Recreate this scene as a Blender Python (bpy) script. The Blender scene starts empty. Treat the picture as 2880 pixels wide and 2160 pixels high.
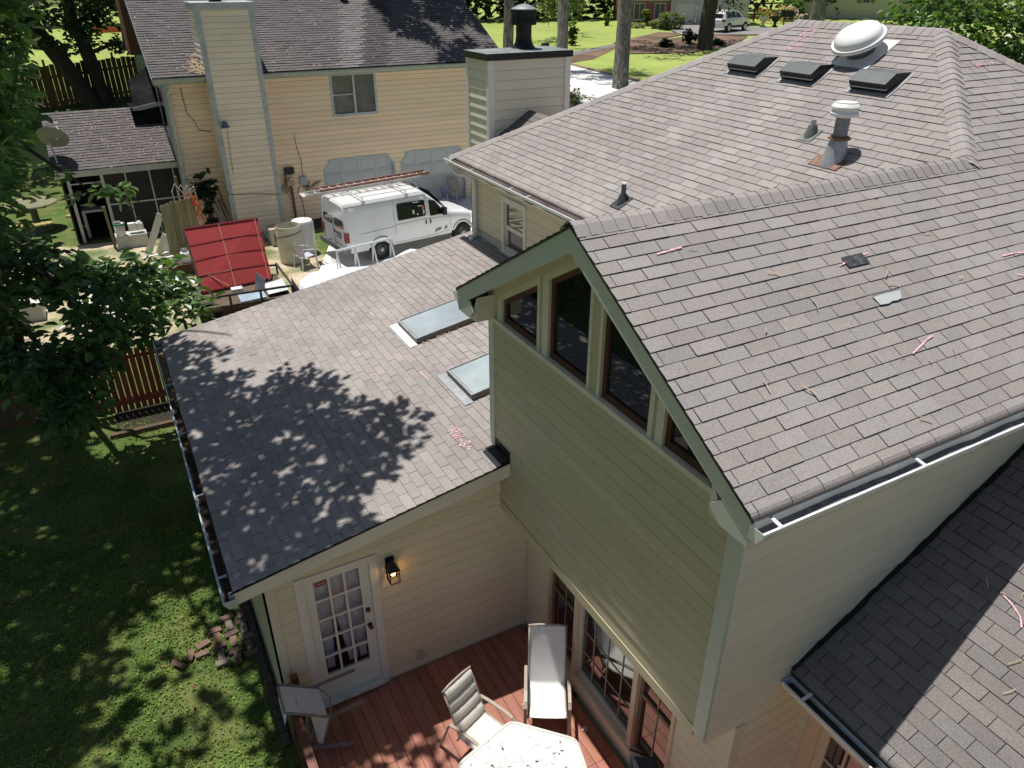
import bpy, math, random
from mathutils import Vector as V, Matrix, noise
R = random.Random(11)
scene = bpy.context.scene
COL = scene.collection
ORG = {}

# ------------------------------------------------------------------ mesh builder
class MB:
    def __init__(s):
        s.v = []; s.f = []; s.m = []; s.c = []
    def add(s, vs, fs, mi=0, c=(1, 1, 1)):
        b = len(s.v)
        s.v += [tuple(q) for q in vs]
        for f in fs:
            s.f.append(tuple(b + i for i in f)); s.m.append(mi); s.c.append(c)
    def quad(s, a, b, c, d, mi=0, col=(1, 1, 1)):
        s.add([a, b, c, d], [(0, 1, 2, 3)], mi, col)
    def poly(s, pts, mi=0, col=(1, 1, 1)):
        s.add(pts, [tuple(range(len(pts)))], mi, col)
    def box(s, x0, x1, y0, y1, z0, z1, mi=0, c=(1, 1, 1)):
        s.add([(x0, y0, z0), (x1, y0, z0), (x1, y1, z0), (x0, y1, z0),
               (x0, y0, z1), (x1, y0, z1), (x1, y1, z1), (x0, y1, z1)],
              [(0, 3, 2, 1), (4, 5, 6, 7), (0, 1, 5, 4), (1, 2, 6, 5), (2, 3, 7, 6), (3, 0, 4, 7)], mi, c)
    def obox(s, o, a, b, c_, mi=0, c=(1, 1, 1)):
        """box from corner o with edge vectors a, b, c_"""
        o = V(o); a = V(a); b = V(b); c_ = V(c_)
        p = [o, o + a, o + a + b, o + b]; p += [q + c_ for q in p]
        s.add(p, [(0, 3, 2, 1), (4, 5, 6, 7), (0, 1, 5, 4), (1, 2, 6, 5), (2, 3, 7, 6), (3, 0, 4, 7)], mi, c)
    def bar(s, p, q, w, h, up=(0, 0, 1), mi=0, c=(1, 1, 1)):
        p = V(p); q = V(q); d = (q - p).normalized(); up = V(up)
        sd = d.cross(up)
        if sd.length < 1e-4: sd = d.cross(V((1, 0, 0)))
        sd.normalize(); u = sd.cross(d).normalized()
        s.obox(p - sd * w / 2 - u * h / 2, q - p, sd * w, u * h, mi, c)
    def tube(s, pts, r, n=8, mi=0, c=(1, 1, 1), cap=True, jit=0):
        pts = [V(p) for p in pts]
        rs = r if isinstance(r, (list, tuple)) else [r] * len(pts)
        rings = []; side = None
        for i, p in enumerate(pts):
            a = pts[max(0, i - 1)]; b = pts[min(len(pts) - 1, i + 1)]
            d = (b - a)
            d = d.normalized() if d.length > 1e-9 else V((0, 0, 1))
            if side is None:
                side = d.cross(V((0, 0, 1)))
                if side.length < .05: side = d.cross(V((1, 0, 0)))
            side = (side - d * side.dot(d)).normalized()
            up = d.cross(side)
            ring = []
            for k in range(n):
                t = 2 * math.pi * k / n
                rr = rs[i] * (1 + (R.uniform(-jit, jit) if jit else 0))
                ring.append(p + side * math.cos(t) * rr + up * math.sin(t) * rr)
            rings.append(ring)
        vs = [q for g in rings for q in g]; fs = []
        for i in range(len(pts) - 1):
            for k in range(n):
                k2 = (k + 1) % n
                fs.append((i * n + k, i * n + k2, (i + 1) * n + k2, (i + 1) * n + k))
        if cap:
            fs.append(tuple(range(n))[::-1]); fs.append(tuple((len(pts) - 1) * n + k for k in range(n)))
        s.add(vs, fs, mi, c)
    def lathe(s, o, prof, n=20, axis=(0, 0, 1), mi=0, c=(1, 1, 1), cap=True):
        """prof: list of (radius, height) along axis"""
        o = V(o); ax = V(axis).normalized()
        a = ax.cross(V((0, 0, 1)))
        if a.length < 1e-3: a = V((1, 0, 0))
        a.normalize(); b = ax.cross(a)
        vs = []
        for r, h in prof:
            for k in range(n):
                t = 2 * math.pi * k / n
                vs.append(o + ax * h + a * math.cos(t) * r + b * math.sin(t) * r)
        fs = []
        for i in range(len(prof) - 1):
            for k in range(n):
                k2 = (k + 1) % n
                fs.append((i * n + k, i * n + k2, (i + 1) * n + k2, (i + 1) * n + k))
        if cap:
            fs.append(tuple(range(n))[::-1]); fs.append(tuple((len(prof) - 1) * n + k for k in range(n)))
        s.add(vs, fs, mi, c)
    def prism(s, pts, ext, mi=0, c=(1, 1, 1)):
        pts = [V(p) for p in pts]; e = V(ext); n = len(pts)
        vs = pts + [p + e for p in pts]
        fs = [tuple(range(n))[::-1], tuple(range(n, 2 * n))]
        for i in range(n):
            j = (i + 1) % n
            fs.append((i, j, n + j, n + i))
        s.add(vs, fs, mi, c)
    def sweep(s, prof, o, du, dv, ext, mi=0, c=(1, 1, 1), thick=0):
        """open profile [(a,b)] in the plane (du,dv) at o, extruded along ext"""
        o = V(o); du = V(du); dv = V(dv); e = V(ext)
        a = [o + du * p[0] + dv * p[1] for p in prof]
        n = len(a); vs = a + [p + e for p in a]
        s.add(vs, [(i, i + 1, n + i + 1, n + i) for i in range(n - 1)], mi, c)
    def build(s, name, mats, parent=None, smooth=False, local=False, autosmooth=None):
        me = bpy.data.meshes.new(name)
        off = V((0, 0, 0))
        if parent is not None and not local: off = ORG.get(parent.name, V((0, 0, 0)))
        me.from_pydata([(v[0] - off.x, v[1] - off.y, v[2] - off.z) for v in s.v], [], s.f)
        if not isinstance(mats, (list, tuple)): mats = [mats]
        for m in mats: me.materials.append(m)
        me.polygons.foreach_set('material_index', s.m)
        at = me.attributes.new('tint', 'FLOAT_COLOR', 'FACE')
        buf = []
        for c in s.c: buf += [c[0], c[1], c[2], 1.0]
        at.data.foreach_set('color', buf)
        if smooth: me.polygons.foreach_set('use_smooth', [True] * len(me.polygons))
        me.update()
        o = bpy.data.objects.new(name, me); COL.objects.link(o)
        if parent is not None:
            o.parent = parent; ORG[o.name] = ORG.get(parent.name, V((0, 0, 0)))
        else: ORG[o.name] = V((0, 0, 0))
        if smooth and autosmooth:
            me.set_sharp_from_angle(angle=math.radians(autosmooth))
        return o

def tag(o, label=None, cat=None, group=None, kind=None):
    if label: o['label'] = label
    if cat: o['category'] = cat
    if group: o['group'] = group
    if kind: o['kind'] = kind
    return o
def thing(name, label, cat, loc=(0, 0, 0), group=None, rotz=0):
    o = bpy.data.objects.new(name, None); COL.objects.link(o)
    o.empty_display_size = .2
    o.location = loc; o.rotation_euler = (0, 0, rotz)
    ORG[o.name] = V(loc)
    return tag(o, label, cat, group)
def kids(o): return [c for c in bpy.data.objects if c.parent == o]
def copy_tree(o, parent=None):
    c = o.copy(); COL.objects.link(c)
    if parent is not None: c.parent = parent
    for ch in kids(o): copy_tree(ch, c)
    return c
def dup(root, loc, label, rotz=None, scale=None):
    c = copy_tree(root); c.location = loc
    if rotz is not None: c.rotation_euler = (0, 0, rotz)
    if scale is not None: c.scale = scale
    c['label'] = label
    return c

# ------------------------------------------------------------------ materials
MATS = {}
def lin(r, g, b):
    f = lambda x: ((x / 255) / 12.92 if x / 255 < .04045 else ((x / 255 + .055) / 1.055) ** 2.4)
    return (f(r), f(g), f(b))
def M(name, col, rough=.6, var=.12, vs=2.0, fine=0, fs=120, bump=0, bs=150, tint=False, metal=0, spec=.4,
      dirt=None, ds=1.2, da=.5, stretch=(1, 1, 1), emit=None, coat=0, hue=None):
    m = bpy.data.materials.new(name); m.use_nodes = True
    nt = m.node_tree; N = nt.nodes; L = nt.links
    b = N['Principled BSDF']
    b.inputs['Roughness'].default_value = rough; b.inputs['Metallic'].default_value = metal
    b.inputs['Specular IOR Level'].default_value = spec
    if coat: b.inputs['Coat Weight'].default_value = coat; b.inputs['Coat Roughness'].default_value = .08
    tc = N.new('ShaderNodeTexCoord'); mp = N.new('ShaderNodeMapping'); mp.inputs['Scale'].default_value = stretch
    L.new(tc.outputs['Object'], mp.inputs['Vector'])
    base = N.new('ShaderNodeRGB'); base.outputs[0].default_value = (*col, 1)
    cur = base.outputs[0]
    def mul(cur, scale, amt, detail=6, rgh=.6):
        n = N.new('ShaderNodeTexNoise'); n.inputs['Scale'].default_value = scale
        n.inputs['Detail'].default_value = detail; n.inputs['Roughness'].default_value = rgh
        L.new(mp.outputs[0], n.inputs['Vector'])
        mr = N.new('ShaderNodeMapRange'); mr.inputs['From Min'].default_value = .25; mr.inputs['From Max'].default_value = .75
        mr.inputs['To Min'].default_value = 1 - amt; mr.inputs['To Max'].default_value = 1 + amt
        L.new(n.outputs['Fac'], mr.inputs['Value'])
        x = N.new('ShaderNodeVectorMath'); x.operation = 'SCALE'
        L.new(cur, x.inputs[0]); L.new(mr.outputs[0], x.inputs['Scale'])
        return x.outputs[0]
    if var: cur = mul(cur, vs, var)
    if fine: cur = mul(cur, fs, fine, 2, .7)
    if hue:
        n = N.new('ShaderNodeTexNoise'); n.inputs['Scale'].default_value = hue[1]; n.inputs['Detail'].default_value = 4
        L.new(mp.outputs[0], n.inputs['Vector'])
        cr = N.new('ShaderNodeMapRange'); cr.inputs['From Min'].default_value = .42; cr.inputs['From Max'].default_value = .62
        L.new(n.outputs['Fac'], cr.inputs['Value'])
        mx = N.new('ShaderNodeMix'); mx.data_type = 'RGBA'
        mx.inputs['B'].default_value = (*hue[0], 1)
        sc = N.new('ShaderNodeMath'); sc.operation = 'MULTIPLY'; sc.inputs[1].default_value = hue[2]
        L.new(cr.outputs[0], sc.inputs[0]); L.new(sc.outputs[0], mx.inputs['Factor']); L.new(cur, mx.inputs['A'])
        cur = mx.outputs['Result']
    if dirt:
        n = N.new('ShaderNodeTexNoise'); n.inputs['Scale'].default_value = ds; n.inputs['Detail'].default_value = 8
        n.inputs['Roughness'].default_value = .68
        L.new(mp.outputs[0], n.inputs['Vector'])
        cr = N.new('ShaderNodeMapRange'); cr.inputs['From Min'].default_value = .5; cr.inputs['From Max'].default_value = .72
        cr.inputs['To Max'].default_value = da
        L.new(n.outputs['Fac'], cr.inputs['Value'])
        mx = N.new('ShaderNodeMix'); mx.data_type = 'RGBA'; mx.inputs['B'].default_value = (*dirt, 1)
        L.new(cr.outputs[0], mx.inputs['Factor']); L.new(cur, mx.inputs['A'])
        cur = mx.outputs['Result']
    if tint:
        a = N.new('ShaderNodeAttribute'); a.attribute_name = 'tint'
        x = N.new('ShaderNodeVectorMath'); x.operation = 'MULTIPLY'
        L.new(cur, x.inputs[0]); L.new(a.outputs['Color'], x.inputs[1]); cur = x.outputs[0]
    L.new(cur, b.inputs['Base Color'])
    if bump:
        n = N.new('ShaderNodeTexNoise'); n.inputs['Scale'].default_value = bs; n.inputs['Detail'].default_value = 3
        L.new(mp.outputs[0], n.inputs['Vector'])
        bp = N.new('ShaderNodeBump'); bp.inputs['Strength'].default_value = min(1, bump); bp.inputs['Distance'].default_value = .01
        L.new(n.outputs['Fac'], bp.inputs['Height']); L.new(bp.outputs[0], b.inputs['Normal'])
    if emit:
        b.inputs['Emission Color'].default_value = (*emit[0], 1); b.inputs['Emission Strength'].default_value = emit[1]
    MATS[name] = m
    return m
def sheen(m, ior):
    m.node_tree.nodes['Principled BSDF'].inputs['IOR'].default_value = ior
    m.node_tree.nodes['Principled BSDF'].inputs['Specular IOR Level'].default_value = .5
    return m
def leafmat(name, col, rough=.42, trans=.3, spec=.45):
    m = M(name, col, rough=rough, var=.25, vs=1.3, tint=True, spec=spec)
    nt = m.node_tree; N = nt.nodes; L = nt.links; b = N['Principled BSDF']; out = N['Material Output']
    tr = N.new('ShaderNodeBsdfTranslucent'); mix = N.new('ShaderNodeMixShader'); mix.inputs[0].default_value = trans
    src = b.inputs['Base Color'].links[0].from_socket
    g = N.new('ShaderNodeVectorMath'); g.operation = 'MULTIPLY'; g.inputs[1].default_value = (1.5, 1.6, .6)
    L.new(src, g.inputs[0]); L.new(g.outputs[0], tr.inputs['Color'])
    L.new(b.outputs[0], mix.inputs[1]); L.new(tr.outputs[0], mix.inputs[2]); L.new(mix.outputs[0], out.inputs['Surface'])
    return m
def glassmat(name, tintc=(.8, .85, .85), refl=1.0, tr=1.0):
    m = bpy.data.materials.new(name); m.use_nodes = True
    nt = m.node_tree; N = nt.nodes; L = nt.links; N.remove(N['Principled BSDF']); out = N['Material Output']
    t = N.new('ShaderNodeBsdfTransparent'); t.inputs['Color'].default_value = (*tintc, 1)
    g = N.new('ShaderNodeBsdfGlossy'); g.inputs['Roughness'].default_value = .02
    f = N.new('ShaderNodeFresnel'); f.inputs['IOR'].default_value = 1.6
    mx = N.new('ShaderNodeMixShader')
    L.new(f.outputs[0], mx.inputs[0]); L.new(t.outputs[0], mx.inputs[1]); L.new(g.outputs[0], mx.inputs[2])
    L.new(mx.outputs[0], out.inputs['Surface'])
    return m

# ------------------------------------------------------------------ polygons in 2D
def clip(poly, a, b, c):
    out = []
    n = len(poly)
    for i in range(n):
        p = poly[i]; q = poly[(i + 1) % n]
        dp = a * p[0] + b * p[1] - c; dq = a * q[0] + b * q[1] - c
        if dp <= 1e-9: out.append(p)
        if (dp < -1e-9 and dq > 1e-9) or (dp > 1e-9 and dq < -1e-9):
            t = dp / (dp - dq)
            out.append((p[0] + (q[0] - p[0]) * t, p[1] + (q[1] - p[1]) * t))
    return out
def halfplanes(poly):
    cx = sum(p[0] for p in poly) / len(poly); cy = sum(p[1] for p in poly) / len(poly)
    hs = []
    for i in range(len(poly)):
        p = poly[i]; q = poly[(i + 1) % len(poly)]
        a = q[1] - p[1]; b = -(q[0] - p[0]); c = a * p[0] + b * p[1]
        if a * cx + b * cy > c: a, b, c = -a, -b, -c
        hs.append((a, b, c))
    return hs
def clip_in(poly, hs):
    for h in hs:
        poly = clip(poly, *h)
        if len(poly) < 3: return []
    return poly

def tabtint(base=1.0, warm=.5):
    k = base * R.choice((.92, .96, .98, 1, 1, 1.02, 1.04, 1.07)) * R.uniform(.98, 1.02)
    w = R.uniform(-.016, .026) * warm * 2
    return (k * (1 + w), k, k * (1 - w * .6))
def shingles(mb, O, U, W, Nn, poly, e=.127, tw=.305, phase=0.0, lift=.0075, curl=False, tint=1.0, tintf=None, gap=.0034, lean=0):
    """three-tab shingles on a roof plane: O origin, U along the eave, W up the slope, Nn normal, poly in (u, w)"""
    O = V(O); U = V(U); W = V(W); Nn = V(Nn)
    polys = poly if isinstance(poly[0], list) else [poly]
    HS = [halfplanes(p) for p in polys]
    P = lambda u, w, h: O + U * u + W * w + Nn * h
    for p_ in polys: mb.poly([P(u, w, -.004) for u, w in p_], 0, (.16, .155, .155))
    allp = [q for p_ in polys for q in p_]
    w0 = min(p[1] for p in allp); w1 = max(p[1] for p in allp)
    u0 = min(p[0] for p in allp); u1 = max(p[0] for p in allp)
    for k in range(int(math.floor(w0 / e + 1e-6)), int(math.ceil(w1 / e))):
        off = phase + (tw / 2 if k % 2 else 0) + R.uniform(-.008, .008)
        i0 = int(math.floor((u0 - off) / tw)) - 1; i1 = int(math.ceil((u1 - off) / tw)) + 1
        wb = k * e + R.uniform(-.002, .002)
        for i in range(i0, i1):
            a = off + i * tw; g = gap
            t = tintf(a, wb) if tintf else tabtint(tint)
            lf = lift * R.uniform(.8, 1.5); sk = R.uniform(-.002, .002); d = R.uniform(.6, 1.2)
            first = curl and k == int(math.floor(w0 / e + 1e-6))
            hh = lambda u, w: .0015 + lf * max(0, 1 - (w - wb) / e) + sk * (u - a) / tw
            for hs in HS:
                cell = clip_in([(a + g, wb), (a + tw - g, wb), (a + tw - g, wb + e), (a + g, wb + e)], hs)
                if len(cell) < 3: continue
                if not first:
                    mb.add([P(u, w, hh(u, w)) for u, w in cell], [tuple(range(len(cell)))], 0, t)
                    low = sorted([p for p in cell if abs(p[1] - wb) < 1e-4])
                    if len(low) >= 2:
                        p, q = low[0], low[-1]
                        dk = (t[0] * .38, t[1] * .37, t[2] * .38)
                        mb.quad(P(p[0], wb, -.004), P(q[0], wb, -.004), P(q[0], wb, hh(q[0], wb)), P(p[0], wb, hh(p[0], wb)), 0, dk)
                else:
                    ua = min(p[0] for p in cell); ub = max(p[0] for p in cell)
                    prof = [(wb + e, .002), (wb + .055, .012), (wb + .03, .006), (wb + .012, -.006 * d), (wb + .003, -.022 * d), (wb + .002, -.042 * d)]
                    for j in range(len(prof) - 1):
                        (wa, ha), (wc, hc) = prof[j], prof[j + 1]
                        mb.quad(P(ua, wc, hc), P(ub, wc, hc), P(ub, wa, ha), P(ua, wa, ha), 0, tuple(x * (1 - .05 * j) for x in t))
def caps(mb, p0, p1, N1, N2, w=.15, e=.135, tint=1.10, r=.03, lift=.007):
    """ridge or hip cap shingles from p0 (low) to p1 (high)"""
    p0 = V(p0); p1 = V(p1); d = (p1 - p0).normalized(); N1 = V(N1); N2 = V(N2)
    s1 = d.cross(N1).normalized(); s2 = d.cross(N2).normalized()
    if s1.z > 0: s1 = -s1
    if s2.z > 0: s2 = -s2
    up = (N1 + N2).normalized(); Ln = (p1 - p0).length
    n = int(Ln / e) + 1
    for i in range(n):
        a = i * e; b = min(Ln + .02, a + e * 1.15)
        t = tabtint(tint); jl = R.uniform(.8, 1.3)
        def ring(x, h):
            c = p0 + d * x
            return [c + s1 * w + N1 * h, c + s1 * w * .6 + N1 * (h + .012), c + s1 * w * .25 + N1 * (h + .022), c + up * (h + .020), c + s2 * w * .25 + N2 * (h + .022), c + s2 * w * .6 + N2 * (h + .012), c + s2 * w + N2 * h]
        q0 = ring(a, lift * jl + .008); q1 = ring(b, .008); qb = ring(a, .0)
        mb.add(q0 + q1, [(j, j + 1, 8 + j, 7 + j) for j in range(6)], 0, t)
        mb.add(qb + q0, [(j, j + 1, 8 + j, 7 + j) for j in range(6)], 0, tuple(x * .3 for x in t))
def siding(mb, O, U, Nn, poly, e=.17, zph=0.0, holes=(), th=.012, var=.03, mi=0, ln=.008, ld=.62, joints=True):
    """lap siding: O at (u=0, z=0), U horizontal, Nn outward, poly convex list of (u, z)"""
    O = V(O); U = V(U); Nn = V(Nn); Z = V((0, 0, 1))
    P = lambda u, z, h: O + U * u + Z * z + Nn * h
    z0 = min(p[1] for p in poly); z1 = max(p[1] for p in poly)
    us = sorted({min(p[0] for p in poly), max(p[0] for p in poly), *[h[0] for h in holes], *[h[1] for h in holes]})
    zs = {z0, z1}
    for h in holes: zs |= {max(z0, min(z1, h[2])), max(z0, min(z1, h[3]))}
    k = math.floor((z0 - zph) / e)
    while zph + k * e < z1:
        z = zph + k * e
        if z0 < z < z1: zs.add(z)
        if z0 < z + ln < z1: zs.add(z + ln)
        k += 1
    zs = sorted(zs)
    k0 = int(math.floor((z0 - zph) / e)); hsp = halfplanes(poly)
    for k in range(k0, int(math.ceil((z1 - zph) / e)) + 1 if joints else k0):
        u = us[0] + R.uniform(.3, 3.6) + (3.6 if R.random() < .35 else 0)
        while u < us[-1]:
            zk = zph + k * e
            if not any(h[0] - .02 < u < h[1] + .02 and h[2] - e < zk < h[3] for h in holes):
                c4 = clip_in([(u, zk + ln), (u + .0035, zk + ln), (u + .0035, zk + e), (u, zk + e)], hsp)
                if len(c4) > 2: mb.add([P(q, z, .0016 + th * max(0, 1 - (z - zk) / e)) for q, z in c4], [tuple(range(len(c4)))], mi, (.80, .80, .80))
            u += 3.66
    tints = {}
    for a, b in zip(zs, zs[1:]):
        if b - a < 1e-5: continue
        k = math.floor((a - zph) / e + 1e-6); zk = zph + k * e
        for u0, u1 in zip(us, us[1:]):
            if u1 - u0 < 1e-5: continue
            cu = (u0 + u1) / 2; cz = (a + b) / 2
            if any(h[0] < cu < h[1] and h[2] < cz < h[3] for h in holes): continue
            cell = clip_in([(u0, a), (u1, a), (u1, b), (u0, b)], halfplanes(poly))
            if len(cell) < 3: continue
            kk = (k, 0)
            if kk not in tints: tints[kk] = 1 + R.uniform(-var, var)
            t = (tints[kk] * (ld if cz < zk + ln else 1),) * 3  # bottom strip of each course tinted to draw the shade line at the lap
            hh = lambda z: .001 + th * max(0, 1 - (z - zk) / e)
            mb.add([P(u, z, hh(z)) for u, z in cell], [tuple(range(len(cell)))], mi, t)
            if abs(a - zk) < 1e-4 or abs(a - z0) < 1e-4:
                low = sorted([p for p in cell if abs(p[1] - a) < 1e-4])
                if len(low) >= 2:
                    p, q = low[0], low[-1]
                    mb.quad(P(p[0], a, -.004), P(q[0], a, -.004), P(q[0], a, hh(a)), P(p[0], a, hh(a)), mi, (t[0] * .75,) * 3)
def gutter(mb, p0, p1, out, w=.12, h=.11, th=.004, mi=0, cap0=True, cap1=True):
    """K-style trough hanging in front of the eave from p0 to p1 (top back edge), out = outward direction"""
    p0 = V(p0); p1 = V(p1); out = V(out); Z = V((0, 0, 1)); d = p1 - p0
    pr = [(0, .0), (0, -h), (w * .62, -h), (w * .72, -h * .72), (w * .95, -h * .35), (w, -.018), (w, 0), (w - .018, 0), (w - .018, -.008)]
    ins = [(0.003, .0), (0.003, -h + .004), (w * .6, -h + .004), (w * .7, -h * .7), (w * .93, -h * .33), (w - .006, -.016)]
    mb.sweep(pr, p0, out, Z, d, mi); mb.sweep(ins, p0, out, Z, d, mi)
    for q, dd, on in ((p0, -1, cap0), (p1, 1, cap1)):
        if on:
            e = d.normalized() * .003 * dd
            mb.prism([q + out * a + Z * b for a, b in [(0, .0), (0, -h), (w * .62, -h), (w * .72, -h * .72), (w * .95, -h * .35), (w, -.018), (w, 0)]], e, mi)
def fan(pts): return pts
# strokes for handwritten marks
GL = {'L': [[(0, 1), (0, 0), (.6, 0)]], 'W': [[(0, 1), (.2, 0), (.4, .7), (.6, 0), (.8, 1)]], '=': [[(.1, .6), (.6, .6)], [(.1, .35), (.6, .35)]],
      '1': [[(.3, 1), (.3, 0)]], '7': [[(0, 1), (.6, 1), (.2, 0)]], '+': [[(0, .5), (.6, .5)], [(.3, .8), (.3, .2)]],
      'R': [[(0, 0), (0, 1), (.5, .95), (.55, .65), (.05, .5), (.6, 0)]], '8': [[(.3, .5), (.05, .75), (.3, 1), (.55, .75), (.05, .25), (.3, 0), (.55, .25), (.3, .5)]],
      'N': [[(0, 0), (0, 1), (.6, 0), (.6, 1)]], 'E': [[(.6, 1), (0, 1), (0, 0), (.6, 0)], [(0, .5), (.5, .5)]], '-': [[(.1, .45), (.6, .45)]],
      'S': [[(.6, .9), (.2, 1), (.05, .7), (.5, .4), (.5, .1), (0, 0)]], '5': [[(.6, 1), (.1, 1), (.1, .6), (.5, .5), (.5, .1), (0, 0)]],
      '4': [[(.4, 0), (.4, 1), (0, .4), (.6, .4)]], 'G': [[(.6, .9), (.2, 1), (0, .5), (.2, 0), (.6, .1), (.6, .45), (.3, .45)]],
      'o': [[(.3, .6), (.05, .3), (.3, 0), (.55, .3), (.3, .6)]], 'd': [[(.55, 1), (.55, 0), (.1, .05), (.1, .5), (.55, .45)]],
      'F': [[(.6, 1), (0, 1), (0, 0)], [(0, .5), (.45, .5)]], '/': [[(.1, 0), (.5, 1)]], ' ': []}
def chalk(mb, O, U, W, Nn, strokes, wd, h=.02, jit=.15):
    O = V(O); U = V(U); W = V(W); Nn = V(Nn)
    for st in strokes:
        for (a, b), (c, d) in zip(st, st[1:]):
            n = max(1, int(math.hypot(c - a, d - b) / .04))
            for i in range(n):
                p = (a + (c - a) * i / n, b + (d - b) * i / n); q = (a + (c - a) * (i + 1.05) / n, b + (d - b) * (i + 1.05) / n)
                l = math.hypot(q[0] - p[0], q[1] - p[1]) or 1; nx, ny = -(q[1] - p[1]) / l, (q[0] - p[0]) / l
                ww = wd * R.uniform(1 - 2 * jit, 1 + jit) / 2
                mb.quad(*[O + U * x + W * y + Nn * h for x, y in [(p[0] - nx * ww, p[1] - ny * ww), (p[0] + nx * ww, p[1] + ny * ww), (q[0] + nx * ww, q[1] + ny * ww), (q[0] - nx * ww, q[1] - ny * ww)]], 0, (R.uniform(.8, 1.15),) * 3)
def word(txt, s, w=.75):
    out = []
    for i, ch in enumerate(txt):
        for st in GL[ch]: out.append([((i * w + x + R.uniform(-.04, .04)) * s, (y + R.uniform(-.05, .05)) * s) for x, y in st])
    return out
# ------------------------------------------------------------------ materials
SH = M('asphalt_shingle', (.318, .290, .280), rough=.9, var=.12, vs=.8, fine=.28, fs=75, bump=.35, bs=260, tint=True, spec=.12, hue=((.335, .306, .30), .5, .25))
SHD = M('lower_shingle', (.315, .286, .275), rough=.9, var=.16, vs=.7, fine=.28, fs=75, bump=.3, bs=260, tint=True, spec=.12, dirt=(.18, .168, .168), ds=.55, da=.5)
SIDE = M('painted_siding', (.77, .685, .50), rough=.55, var=.05, vs=.7, fine=.04, fs=60, tint=True, spec=.3, dirt=(.55, .50, .36), ds=.8, da=.22)
SIDER = M('bounce_lit_siding', (.82, .74, .58), rough=.55, var=.05, vs=.7, fine=.04, fs=60, tint=True, spec=.3, dirt=(.56, .52, .40), ds=.9, da=.2)  # same wall paint, paled for the light bounced onto this side
SIDEG = M('shaded_siding', (.55, .49, .33), rough=.55, var=.05, vs=.7, fine=.04, fs=60, tint=True, spec=.3, dirt=(.30, .31, .2), ds=.8, da=.25)  # same wall paint, with shade and green foliage light put into the colour
TRIMG = M('sage_trim', (.56, .58, .50), rough=.5, var=.06, vs=3, dirt=(.30, .34, .28), ds=3, da=.3)
MUNT = M('tan_muntin', (.36, .29, .22), rough=.5)
TRIM = M('cream_trim', (.72, .67, .54), rough=.5, var=.05, vs=2.5, dirt=(.40, .37, .28), ds=3, da=.2)
TRIMW = M('white_trim', (.80, .78, .71), rough=.45, var=.05, vs=2, dirt=(.45, .42, .34), ds=4, da=.25)
FASC = M('fascia_paint', (.74, .71, .61), rough=.5, var=.05, vs=2, dirt=(.42, .42, .36), ds=2.5, da=.25)
GUT = M('white_gutter', (.82, .82, .80), rough=.35, var=.04, vs=3, dirt=(.40, .38, .32), ds=3, da=.35)
GUTG = M('grey_gutter', (.50, .55, .58), rough=.35, var=.08, vs=3, dirt=(.22, .24, .24), ds=2.2, da=.6)
SASH = M('oxblood_sash', (.085, .028, .02), rough=.45, var=.2, vs=4)
PANE = M('dark_pane', (.010, .012, .012), rough=.03, var=.0, spec=1.0)
PANE.node_tree.nodes['Principled BSDF'].inputs['IOR'].default_value = 1.9
GLASS = glassmat('clear_glass', (.9, .93, .95))
SKYG = M('skylight_glass', (.38, .43, .45), rough=.05, var=.35, vs=.8, spec=.9, coat=1)  # bright sky reflection put into the pale, uneven base colour
BLACK = M('black_metal', (.010, .010, .012), rough=.45, var=.2, vs=5, spec=.4)
BLK2 = M('grey_metal', (.16, .17, .18), rough=.45, var=.1, vs=5, dirt=(.3, .3, .3), ds=5, da=.4)
GALV = M('galvanised', (.42, .44, .46), rough=.42, var=.2, vs=8, metal=.35, dirt=(.2, .2, .2), ds=9, da=.5)
WMET = M('white_metal', (.80, .80, .78), rough=.35, var=.04, vs=4, dirt=(.5, .5, .46), ds=8, da=.25)
RUST = M('rusty_metal', (.20, .10, .06), rough=.75, var=.35, vs=14, dirt=(.5, .42, .36), ds=9, da=.7)
DEBRIS = M('leaf_debris', (.17, .115, .065), rough=.95, tint=True, var=.5, vs=9, fine=.5, fs=60, bump=.6, bs=60)
WOODY = M('weathered_fascia', (.40, .36, .25), rough=.8, var=.25, vs=6, dirt=(.2, .19, .14), ds=7, da=.5)
CURT = M('curtain_cloth', (.85, .86, .92), rough=.85, var=.06, vs=5, spec=.1)
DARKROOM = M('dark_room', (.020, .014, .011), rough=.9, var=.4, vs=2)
CHALK = M('pink_chalk', (.78, .47, .55), rough=.95, var=.25, vs=30, fine=.3, fs=150, tint=True)
BROWNM = M('brown_screen_frame', (.20, .13, .08), rough=.5, var=.1, vs=3)
BRASS = M('dark_brass', (.10, .075, .04), rough=.3, metal=.8, var=.2, vs=20)

# ------------------------------------------------------------------ measured dimensions (metres; deck top z = 0)
m_ = .581; y0 = -.308; z0 = 5.186; yw = 2.039; zw = z0 + m_ * (yw - y0); x0 = -.293
xE, yE, dd = 2.516, 10.77, 4.27
zr = z0 + m_ * dd; xR = xE + dd; yR = yE - dd; yH = y0 + dd
t_ = dd - (yw - y0); J = V((xR - t_, yw, zw))
ye2 = 2 * yw - y0
W_ = 4.08; zs = 4.94; zb = 2.431; xr = .408; yd = 3.88; yn = 3.60
xg, zg, ms = -3.365, 2.589, .171; xw = 2.884; yfar = 10.69
zsh = lambda x: zg + ms * (x - xg)
zrf = lambda y: z0 + m_ * ((y if y < yw else 2 * yw - y) - y0)
H = thing('house', 'beige lap-sided house with grey shingle hip roof, gabled wing and low shed wing', 'house', (1, 4, -.5))
cN = 1 / math.sqrt(1 + m_ * m_)
nL = V((-m_, 0, 1)) * cN; wL = V((1, 0, m_)) * cN      # plane facing -X
nR = V((0, -m_, 1)) * cN; wR = V((0, 1, m_)) * cN      # plane facing -Y
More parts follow.
